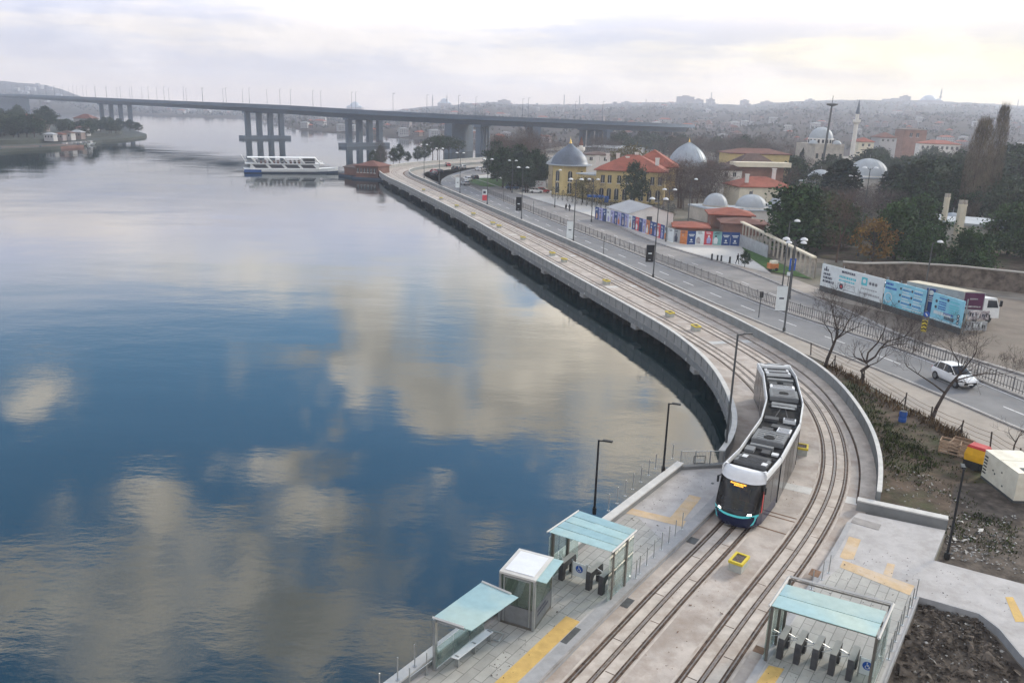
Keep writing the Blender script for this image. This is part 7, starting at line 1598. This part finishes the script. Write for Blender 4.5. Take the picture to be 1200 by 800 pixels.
# ---- people
def person(p, yaw, label, stride=.16, coat='coat', group=None, h=1.74):
    t = thing('person', label, 'person', p, group); t.rotation_euler = (0, 0, yaw)
    J = {'pelvis': (0, 0, .95), 'chest': (.02, 0, 1.28), 'neck': (.03, 0, 1.48), 'head': (.05, 0, 1.60), 'top': (.05, 0, 1.70)}
    vs = [(0, 0, .95), (.02, 0, 1.15), (.02, 0, 1.33), (.03, 0, 1.47), (.05, 0, 1.58), (.05, 0, 1.68)]; es = [(0, 1), (1, 2), (2, 3), (3, 4), (4, 5)]; rd = [(.15, .12), (.15, .11), (.17, .12), (.06, .06), (.10, .085), (.08, .075)]
    def chain(start, pts, rs):
        last = start
        for q, r in zip(pts, rs): vs.append(q); rd.append((r, r)); es.append((last, len(vs) - 1)); last = len(vs) - 1
    for e in (-1, 1):
        s = e * stride
        chain(0, [(.02, e * .1, .86), (s * .9 + .03, e * .1, .48), (s * 1.5 - .04, e * .1, .09), (s * 1.5 + .12, e * .11, .05)], [.095, .065, .045, .035])
        chain(2, [(.02, e * .2, 1.38), (-s * .5, e * .25, 1.10), (-s * 1.1 + .05, e * .25, .86), (-s * 1.2 + .09, e * .25, .77)], [.065, .05, .04, .035])
    me = bpy.data.meshes.new('person_body'); me.from_pydata(vs, es, []); o = bpy.data.objects.new('body', me); COL.objects.link(o); o.parent = t; me.materials.append(MATS[coat])
    sk = o.modifiers.new('skin', 'SKIN'); bmm = bmesh.new(); bmm.from_mesh(me); ly = bmm.verts.layers.skin.verify()
    for v, r in zip(bmm.verts, rd): v[ly].radius = r
    bmm.verts.ensure_lookup_table(); bmm.verts[0][ly].use_root = True; bmm.to_mesh(me); bmm.free(); sk.use_smooth_shade = True; o.modifiers.new('sub', 'SUBSURF').levels = 1; o.modifiers['sub'].render_levels = 1
    b = MB(); b.lathe((.10, 0, 1.53), [(.02, 0), (.06, .02), (.075, .08), (.05, .15)], 'skin', 10); f = b.mesh('face'); fo = bpy.data.objects.new('face', f); COL.objects.link(fo); fo.parent = t
    b = MB(); b.lathe((.04, 0, 1.60), [(.115, 0), (.12, .05), (.09, .11), (.02, .14)], 'print_dark', 12); f = b.mesh('hair'); fo = bpy.data.objects.new('hair', f); COL.objects.link(fo); fo.parent = t
    return t
person(G(863.8, 309.5, 0), R_(-60), 'person in a long black coat walking near the lawn')
person(G(663.2, 247.2, 0), R_(100), 'left of two people in dark clothes walking side by side', group='pair of walkers'); person(G(667.2, 247.6, 0), R_(100), 'right of two people in dark clothes walking side by side', -.16, group='pair of walkers')

# ================================================================== far side: bridge, ferry, pavilion, headland, hills
BP = [(-760, 1240), (-430, 872), (-196, 627), (-108, 550), (-28, 502), (48, 512), (98, 570), (124, 680), (138, 820)]
BZ = {-760: None}
def bz(px, py, D): return W(px, py, D).z
Btop = []; Bpath = resample(smooth(catmull(BP, 10), 8), 5.0)
TOPS = [(-60, 107.5), (0, 110.5), (126, 116.5), (302, 124), (416, 131), (537, 137), (640, 141), (760, 146), (900, 152), (1400, 165)]
bpath3 = []
for p in Bpath:
    px = px_of(p.x, p.y); bpath3.append(Vector((p.x, p.y, bz(px, interp(TOPS, px), p.y))))
zz = [p.z for p in bpath3]
for _ in range(20): zz = [zz[0]] + [(zz[i - 1] + 2 * zz[i] + zz[i + 1]) / 4 for i in range(1, len(zz) - 1)] + [zz[-1]]
bpath3 = [(p.x, p.y, z) for p, z in zip(bpath3, zz)]
br = thing('road_bridge', 'long hazy concrete girder bridge crossing the inlet on tall pier groups', 'bridge', (bpath3[0][0], bpath3[0][1], 0))
b = MB(); b.sweep(bpath3, [(-17, 0), (17, 0), (17, -1.2), (12, -1.6), (10.5, -4.2), (-10.5, -4.2), (-12, -1.6), (-17, -1.2)], 'hazed_concrete'); b.build('deck', br)
for o in (-16.9, 16.9): b = MB(); b.sweep(bpath3, [(o - .1, 0), (o + .1, 0), (o + .1, 1.0), (o - .1, 1.0)], 'hazed_pier'); b.build('parapet', br)
bp2 = [Vector(p[:2]) for p in bpath3]
def pier(px, label=None, wall=False, base=WATER_Z, cap=True):
    i = min(range(len(bpath3)), key=lambda k: abs(px_of(bpath3[k][0], bpath3[k][1]) - px)); p = Vector(bpath3[i]); d = (bp2[min(i + 1, len(bp2) - 1)] - bp2[i - 1]).normalized(); r = Vector((d.y, -d.x, 0)); ang = math.atan2(d.y, d.x)
    for k in range(4):
        c = p + r * (-13.5 + 9 * k); b = MB(); b.box(Vector((c.x, c.y, (p.z - 4.1 + base) / 2)), (2.6 if not wall else 4.5, 3.6 if not wall else 8.8, p.z - 4.1 - base), 'hazed_pier', ang); b.build('pier', br)
    if cap: b = MB(); b.box(Vector((p.x, p.y, base + .9)), (8, 38, 2.6), 'hazed_pier', ang); b.build('pile_cap', br)
    b = MB(); b.box(Vector((p.x, p.y, p.z - 4.6)), (4, 33, 1.2), 'hazed_concrete', ang); b.build('cross_head', br)
pier(126, base=-1); pier(302); pier(416); pier(531, wall=True, cap=False); pier(560, cap=False); pier(622, wall=True, cap=False); pier(8, wall=True, cap=False, base=0); pier(690, cap=False, base=0)
# bridge lamps
lp = None; s_ = 8.0; Lb = (len(bp2) - 1) * 5.0; k = 0
while s_ < Lb - 20 and k < 70:
    i = int(s_ / 5); p = Vector(bpath3[i]); d = (bp2[i + 1] - bp2[i]).normalized(); r = Vector((d.y, -d.x, 0)); px = px_of(p.x, p.y)
    if -10 < px < 700:
        for e in (-1, 1):
            q = p + r * (16.5 * e) + Vector((0, 0, .5))
            if lp is None:
                lp = thing('bridge_lamp', 'thin lamp mast standing on the parapet of the far bridge', 'lamp mast', q, 'lamp masts along the bridge'); b = MB(); b.tube([q, q + Vector((0, 0, 11.5))], [.13, .08], 'hazed_pier', 5); b.build('mast', lp); b = MB(); b.box(q + Vector((.6, 0, 11.5)), (1.2, .22, .16), 'hazed_pier'); b.build('lamp_head', lp)
            else: dup(lp, q)
    s_ += 34 + 6 * (k % 2); k += 1
# ferry
F0 = G(286, 203, WATER_Z); F1_ = G(397, 203.5, WATER_Z); fd = (F1_ - F0); fL = fd.length; fd.normalize(); fr_ = Vector((fd.y, -fd.x, 0)); fc = (F0 + F1_) / 2 + Vector((-fr_.x, -fr_.y, 0)) * 3.6
ft = thing('ferry', 'white two deck passenger boat with a blue stern gliding under the bridge', 'boat', fc); sc = fL / 36.0
def fp(x, y, z): q = fc + fd * (x * sc) + fr_ * y; return (q.x, q.y, WATER_Z + z * .88)
st = [(-18, 3.2, 1.7), (-16, 3.5, 1.6), (0, 3.6, 1.6), (9, 3.5, 1.8), (14, 2.5, 2.1), (17, 1.0, 2.4), (18.2, .1, 2.6)]
def hull(z0, z1, mat, k0=0.0, wid=1.0):
    V = []
    for x, w, zt in st: lo = z0 * zt / 1.6; hi = z1 * zt / 1.6; V += [fp(x, -w * wid, hi), fp(x, -w * .93 * wid, lo), fp(x, w * .93 * wid, lo), fp(x, w * wid, hi)]
    b = MB(); n = 4; b.add(V, [(i * n + k, i * n + k + 1, (i + 1) * n + k + 1, (i + 1) * n + k) for i in range(len(st) - 1) for k in range(3)] + [(i * n + 3, i * n, (i + 1) * n, (i + 1) * n + 3) for i in range(len(st) - 1)] + [(0, 1, 2, 3)], mat); return b
hull(-.3, .6, 'hull_navy', wid=.97).build('hull', ft); hull(.58, 1.6, 'white_paint').build('hull_side', ft)
b = MB(); [b.add([fp(-17.9, e * 3.64, .3), fp(-11.5, e * 3.64, .3), fp(-11.5, e * 3.64, 1.5), fp(-17.9, e * 3.4, 1.5)], [(0, 1, 2, 3)], 'hull_blue') for e in (-1, 1)]; b.add([fp(-18.05, -3.2, .2), fp(-18.05, 3.2, .2), fp(-18.05, 3.2, 1.6), fp(-18.05, -3.2, 1.6)], [(0, 1, 2, 3)], 'hull_blue'); b.build('stern_paint', ft)
b = MB(); b.add([fp(x, y, z) for z in (1.6, 3.7) for x, y in ((-15.5, -3.1), (10.5, -3.1), (10.5, 3.1), (-15.5, 3.1))], [(0, 1, 5, 4), (1, 2, 6, 5), (2, 3, 7, 6), (3, 0, 4, 7)], 'white_paint'); b.build('lower_cabin', ft)
for e in (-1, 1):
    for k in range(4):
        x = -13.6 + k * 6.0; b = MB(); b.add([fp(x, e * 3.13, 2.1), fp(x + 4.9, e * 3.13, 2.1), fp(x + 3.7, e * 3.13, 3.5), fp(x - 1.2, e * 3.13, 3.5)], [(0, 1, 2, 3)], 'window_dark'); b.build('window', ft)
b = MB(); b.add([fp(x, y, z) for z in (3.7, 4.0) for x, y in ((-17.5, -3.4), (12.5, -3.3), (12.5, 3.3), (-17.5, 3.4))], [(0, 1, 5, 4), (1, 2, 6, 5), (2, 3, 7, 6), (3, 0, 4, 7), (4, 5, 6, 7), (3, 2, 1, 0)], 'white_paint'); b.build('upper_deck', ft)
b = MB(); b.add([fp(x, y, z) for z in (6.2, 6.45) for x, y in ((-16.5, -3.3), (9.5, -3.1), (9.5, 3.1), (-16.5, 3.3))], [(0, 1, 5, 4), (1, 2, 6, 5), (2, 3, 7, 6), (3, 0, 4, 7), (4, 5, 6, 7), (3, 2, 1, 0)], 'white_paint'); b.build('canopy_roof', ft)
for e in (-1, 1):
    for k in range(5): x = -15 + k * 6; b = MB(); b.tube([fp(x + 2.0, e * 3.2, 3.9), fp(x, e * 3.2, 6.3)], .28, 'white_paint', 4); b.build('strut', ft)
    b = MB(); b.tube([fp(-17.5, e * 3.3, 4.9), fp(12, e * 3.2, 4.9)], .06, 'white_paint', 4); b.build('railing', ft)
b = MB(); b.add([fp(x, y, z) for z in (4.0, 6.1) for x, y in ((4.5, -2.6), (9, -2.4), (9, 2.4), (4.5, 2.6))], [(0, 1, 5, 4), (1, 2, 6, 5), (2, 3, 7, 6), (3, 0, 4, 7)], 'window_dark'); b.build('wheelhouse', ft)
b = MB(); [b.box(fp(-13 + k * 1.6, e * 1.6, 4.5), (.7 * sc, 1.5, .9), 'roof_brown' if k % 3 else 'coat', math.atan2(fd.y, fd.x)) for k in range(11) for e in (-1, 1)]; b.build('seat_row', ft)
for k in range(4): b = MB(); x = -8 + k * 6.5; b.tube([fp(x, -3.7, .9), fp(x, -3.95, .9)], .42, 'tyre', 10); b.build('fender', ft)
b = MB(); b.tube([fp(-17, 0, 4), fp(-18.6, 0, 7.2)], .09, 'white_paint', 5); b.build('flagstaff', ft)
# pavilion on the water
A, d, n, w = frame(G(417, 206, -1), G(443, 207.5, -1)); A.z = 0; t = thing('waterside_pavilion', 'reddish wooden pavilion with a brown hipped roof standing on the water edge', 'pavilion', (A.x, A.y, WATER_Z)); e = W(430, 194, A.y).z
b = MB(); b.prism([(A + d * u + n * v)[:2] for u, v in ((-1, -1.2), (w + 3, -1.2), (w + 3, 12), (-1, 12))], -3, -1.3, 'mud_pier', side='hull_navy'); b.build('landing', t); walls(t, A, d, n, w, 9, -1.4, e, 'mud_pier'); hip_roof(t, A, d, n, w, 9, e, 1.7, 'roof_brown', .6); windows(t, A, d, n, w, [(e - 2.4, 1.5, .8, (.1, .25, .4, .55, .7, .85))], off=-.06)
A, d, n, w = frame(G(397, 203, -1), G(412, 205, -1)); A.z = 0; t = thing('jetty', 'low dark jetty with brown sheds left of the pavilion', 'jetty', (A.x, A.y, WATER_Z)); b = MB(); b.prism([(A + d * u + n * v)[:2] for u, v in ((0, 0), (w, 0), (w, 8), (0, 8))], -3, -1.2, 'mud_pier', side='hull_navy'); b.build('platform', t); walls(t, A + d * .6 + n * 2, d, n, w - 1, 5, -1.3, 1.4, 'mud_pier', 'hut'); hip_roof(t, A + d * .6 + n * 2, d, n, w - 1, 5, 1.4, 1.2, 'roof_dark', .4)
# headland pier and buildings
P4 = [G(-60, 179, WATER_Z), G(0, 177, WATER_Z), G(48, 175.5, WATER_Z), G(92, 172.8, WATER_Z)]; t = thing('mud_quay', 'low reddish brown quay lying along the headland shore', 'quay', P4[1]); b = MB(); b.sweep([Vector(p[:2]) for p in P4], [(3, -3), (-6, -3), (-6, -.5), (3, -.8)], 'mud_pier'); b.build('bank', t); b = MB(); [b.cyl((p.x, p.y, -3), .6, 2.9, 'hull_navy', 6) for p in P4]; b.build('pile', t)
r = random.Random(77)
for i, (px, D, w, h, m_, rm, lb) in enumerate([(58, 440, 5, 2.6, 'house_c', 'roof_grey', 'white boathouse on the headland quay, left one'), (69, 448, 5, 2.4, 'house_a', 'roof_brown', 'pale boat shed on the headland quay'), (78, 455, 6, 3, 'house_c', 'roof_dark', 'white shed near the end of the headland quay'), (90, 470, 6, 3, 'house_b', 'roof_grey', 'small hazy shed at the quay tip'), (97, 480, 6, 3.5, 'house_c', 'roof_brown', 'last pale hut before the headland trees'), (45, 520, 9, 5, 'house_a', 'roof_brown', 'long hazy house among the headland trees'), (100, 560, 12, 7, 'house_c', 'roof_brown', 'white house by the bridge pier on the headland'), (30, 575, 11, 6, 'house_a', 'roof_red', 'broad hazy building high on the headland')]):
    c = WX(px, D); z = 1.4 if px < 95 and D < 490 else 3.0; t = thing('shore_house', lb, 'house', (c.x, c.y, z), 'buildings on the headland'); A = c + Vector((-w / 2, 0, 0)); walls(t, Vector((A.x, A.y, 0)), Vector((1, 0, 0)), Vector((0, 1, 0)), w, w * .8, z - 1, z + h, m_); hip_roof(t, Vector((A.x, A.y, 0)), Vector((1, 0, 0)), Vector((0, 1, 0)), w, w * .8, z + h, h * .4, rm, .4); windows(t, Vector((A.x, A.y, 0)), Vector((1, 0, 0)), Vector((0, 1, 0)), w, [(z + h * .35, h * .35, w * .12, (.2, .5, .8))])
# little boats at the quay
hb = None
for i, (px, py) in enumerate([(70, 172.5), (76, 172), (81, 171.5), (87, 171), (93, 170.5), (100, 169.8)]):
    p = G(px, py, WATER_Z + .2) + Vector((0, 6, 0))
    if hb is None:
        hb = thing('moored_boat', 'small white boat moored along the headland quay', 'boat', p, 'boats moored at the headland'); b = MB(); b.add([p + Vector(q) for q in ((-3, -1, .9), (2, -1, .9), (4, 0, 1.2), (2, 1, .9), (-3, 1, .9), (-2.6, -.7, -.3), (2, -.7, -.3), (2, .7, -.3), (-2.6, .7, -.3))], [(0, 1, 6, 5), (1, 2, 6), (2, 3, 7), (2, 7, 6), (3, 4, 8, 7), (4, 0, 5, 8), (0, 1, 2, 3, 4)], 'white_paint'); b.build('hull', hb); b = MB(); b.box(p + Vector((-.5, 0, 1.5)), (2.4, 1.4, 1.2), 'house_c'); b.build('cabin', hb)
    else: dup(hb, p, RNG.uniform(-.4, .4))

# hill houses
HV = []
for i, (w, l, h, m_, rm) in enumerate([(12, 10, 9, 'house_a', 'roof_brown'), (16, 10, 12, 'house_c', 'roof_grey'), (10, 10, 7, 'house_b', 'roof_red'), (20, 12, 15, 'house_a', 'house_d'), (14, 9, 11, 'house_d', 'roof_brown'), (26, 12, 10, 'house_c', 'roof_red')]):
    t = thing('hill_house', 'x', 'house', (0, 0, 0), 'houses on the far hills'); X, Y = Vector((1, 0, 0)), Vector((0, 1, 0)); A = Vector((-w / 2, -l / 2, 0)); walls(t, A, X, Y, w, l, -6, h, m_); hip_roof(t, A, X, Y, w, l, h, 1.0 if rm in ('house_d', 'roof_grey') else 3.0, rm, .4)
    q = MB()
    for zc in range(2, int(h) - 1, 3):
        for k in range(int(w / 3)): u = (k + .5) / int(w / 3); q.box(A + X * (u * w) + Vector((0, -.05, zc + .6)), (1.3, .1, 1.5), 'window_dark')
    q.build('facade', t); HV.append(t)
r = random.Random(5); usedh = set(); cnt = 0
def put_house(px, D, label, v=None, s=1.0):
    k = r.randrange(len(HV)) if v is None else v; p = hill_pt(px, D); a = r.uniform(-.6, .6)
    if k not in usedh: usedh.add(k); o = HV[k]; o.location = p; o.rotation_euler = (0, 0, a); o['label'] = label
    else: o = dup(HV[k], p, a, label)
    o.scale = (s, s, s); return o
for _ in range(40): put_house(r.uniform(335, 640), r.uniform(820, 1500), 'hazy house low on the far shore behind the bridge', None, .55)
for _ in range(26): px = r.uniform(345, 640); put_house(px, interp(SHORE, px) + r.uniform(8, 30), 'pale building on the waterfront of the far shore', r.choice((0, 1, 2)), .5)
for _ in range(95): put_house(r.uniform(640, 1230), r.uniform(900, 2450), 'hazy house on the far city hill at the right', None, r.uniform(.3, .6))
for _ in range(60): put_house(r.uniform(700, 1220), r.uniform(640, 1100), 'hazy house on the lower slope of the city hill', None, r.uniform(.35, .6))
for _ in range(30): put_house(r.uniform(440, 800), r.uniform(1700, 2550), 'hazy house high on the distant mosque hill', None, r.uniform(.35, .6))
for _ in range(24): put_house(r.uniform(160, 330), r.uniform(1480, 2300), 'faint house on the distant shore beyond the bridge', None, .6)
for _ in range(16): put_house(r.uniform(-20, 70), r.uniform(1600, 2500), 'faint white house on the hill at the far left', 1, .7)
# wooded slopes
rw = random.Random(6); b = MB()
for _ in range(5200):
    px = rw.uniform(-60, 1260); D = rw.uniform(600, 2500); s0 = interp(SHORE, px)
    if D < s0 + 15: continue
    if px > 640 and D < 700 and rw.random() < .3: continue
    p = hill_pt(px, D); s = rw.uniform(1.6, 3.6) * (1 + D / 4000) * (.6 if D > 2100 else 1); 
    for k in range(4):
        c = p + Vector((rw.gauss(0, s * .8), rw.gauss(0, s * .3), s * .7 + rw.gauss(0, s * .25))); q = [c + Vector((rw.uniform(-s, s) * .55, rw.uniform(-s, s) * .5, rw.uniform(-s, s) * .6)) for _ in range(4)]
        b.add(q, [(0, 1, 2), (0, 2, 3), (0, 1, 3), (1, 2, 3)], 'wood_far')
o = b.build('hill_woods', smooth='raw'); stuff(o, 'hazy dark tree cover over the far slopes', 'woods')
# skyline
def block(px0, px1, D, top, label, mat='house_d'):
    a, c = hill_pt(px0, D), hill_pt(px1, D); t = thing('skyline_building', label, 'building', Vector((a.x, D, min(a.z, c.z))), 'large buildings on the skyline'); z1 = W((px0 + px1) / 2, top, D).z; walls(t, Vector((a.x, D, 0)), Vector((1, 0, 0)), Vector((0, 1, 0)), c.x - a.x, 25, min(a.z, c.z) - 15, z1, mat); b = MB(); b.box(((a.x + c.x) / 2, D + 10, z1 + 1.5), ((c.x - a.x) * .4, 12, 3), mat); b.build('roof_block', t)
for x0, x1, tp_, lb in ((785, 804, 113, 'tallest blocky building on the skyline'), (804, 815, 116.5, 'lower block joined right of the tallest skyline building'), (820, 828, 116, 'small block right of the tallest skyline building'), (720, 732, 119.5, 'low block on the skyline left of the tallest one'), (860, 868, 117.5, 'small square block in the middle of the skyline'), (884, 896, 119, 'flat block on the skyline right of the square one'), (1026, 1054, 116, 'long block sloping up toward the skyline mosque'), (1046, 1055, 112.5, 'taller end of the block beside the skyline mosque'), (936, 944, 116.5, 'small block on the skyline left of the minaret'), (575, 590, 117.5, 'flat building on the skyline left of the twin chimneys')): block(x0, x1, 2480, tp_, lb)
def sky_mosque(px, D, rpx, base, top, label):
    c = hill_pt(px, D); R1 = rpx / FPX * D; zb = W(px, base, D).z; zt = W(px, top, D).z; t = thing('skyline_mosque', label, 'mosque', (c.x, c.y, c.z), 'mosques on the skyline'); b = MB(); b.box((c.x, c.y, (zb + c.z) / 2 - 8), (R1 * 2.8, R1 * 2.6, max(4, zb - c.z + 16)), 'house_d'); b.build('wall', t); dome(t, (c.x, c.y, zb), R1, zt - zb, 'lead', 0, 0)
    for e in (-1, 1): dome(t, (c.x + e * R1 * 1.1, c.y - R1 * .6, zb - 2), R1 * .42, R1 * .4, 'lead', 0, 0, name='small_dome')
sky_mosque(513, 2500, 5.2, 121, 115, 'domed mosque between two minarets on the skyline over the bridge'); sky_mosque(1076, 2450, 8, 117.5, 111, 'broad domed mosque on the skyline at the right'); sky_mosque(408, 3200, 6, 125.5, 119, 'very faint mosque dome behind the bridge')
for px, top, lb in ((506.8, 109.5, 'faint minaret left of the skyline mosque dome'), (523.4, 109.8, 'faint minaret right of the skyline mosque dome')): minaret(px, 2490, 130, 117, top, .55, lb, 'house_d', 'house_d', 'minarets on the skyline', hill_pt(px, 2490).z)
minaret(1093, 2440, 130, 113, 102, .9, 'tall minaret right of the broad skyline mosque', 'house_d', 'house_d', 'minarets on the skyline', hill_pt(1093, 2440).z)
for px, top, lb in ((652.5, 111, 'left of two thin chimneys on the skyline'), (670.5, 112, 'right of two thin chimneys on the skyline'), (823.5, 108, 'thin mast beside the tallest skyline building'), (748, 115.5, 'short thin mast on the skyline'), (40, 98, 'dark mast on the hill at the far left'), (1180, 116.5, 'stub tower on the skyline at the right edge')):
    D = 2450; c = hill_pt(px, D); zt = W(px, top, D).z; t = thing('skyline_mast', lb, 'mast', (c.x, c.y, c.z), 'masts on the skyline'); b = MB(); b.lathe((c.x, c.y, c.z - 10), [(2.0, 0), (1.1, zt - c.z + 10)], 'house_d', 8, True); b.build('shaft', t); b = MB(); b.cyl((c.x, c.y, zt - 3), 1.8, 1.2, 'house_d', 8); b.build('collar', t)
# buoy and ducks on the water
for (px, py, lb) in ((605, 693, 'small dark buoy floating on the calm water'),):
    p = G(px / 1.0 if px > 610 else 605, py, WATER_Z); t = thing('buoy', lb, 'buoy', p); b = MB(); b.lathe(p, [(.08, -.1), (.2, 0), (.2, .15), (.08, .28)], 'black_metal', 10, True); b.build('float', t); b = MB(); b.cyl(p + Vector((0, 0, .28)), .03, .2, 'black_metal', 6); b.build('ring', t)
# drop prototypes that found no place
for lst in list(PR.values()) + [far, HV]:
    for t in lst:
        if t.get('label') == 'x':
            for ch in list(t.children):
                for g_ in list(ch.children): bpy.data.objects.remove(g_)
                bpy.data.objects.remove(ch)
            bpy.data.objects.remove(t)
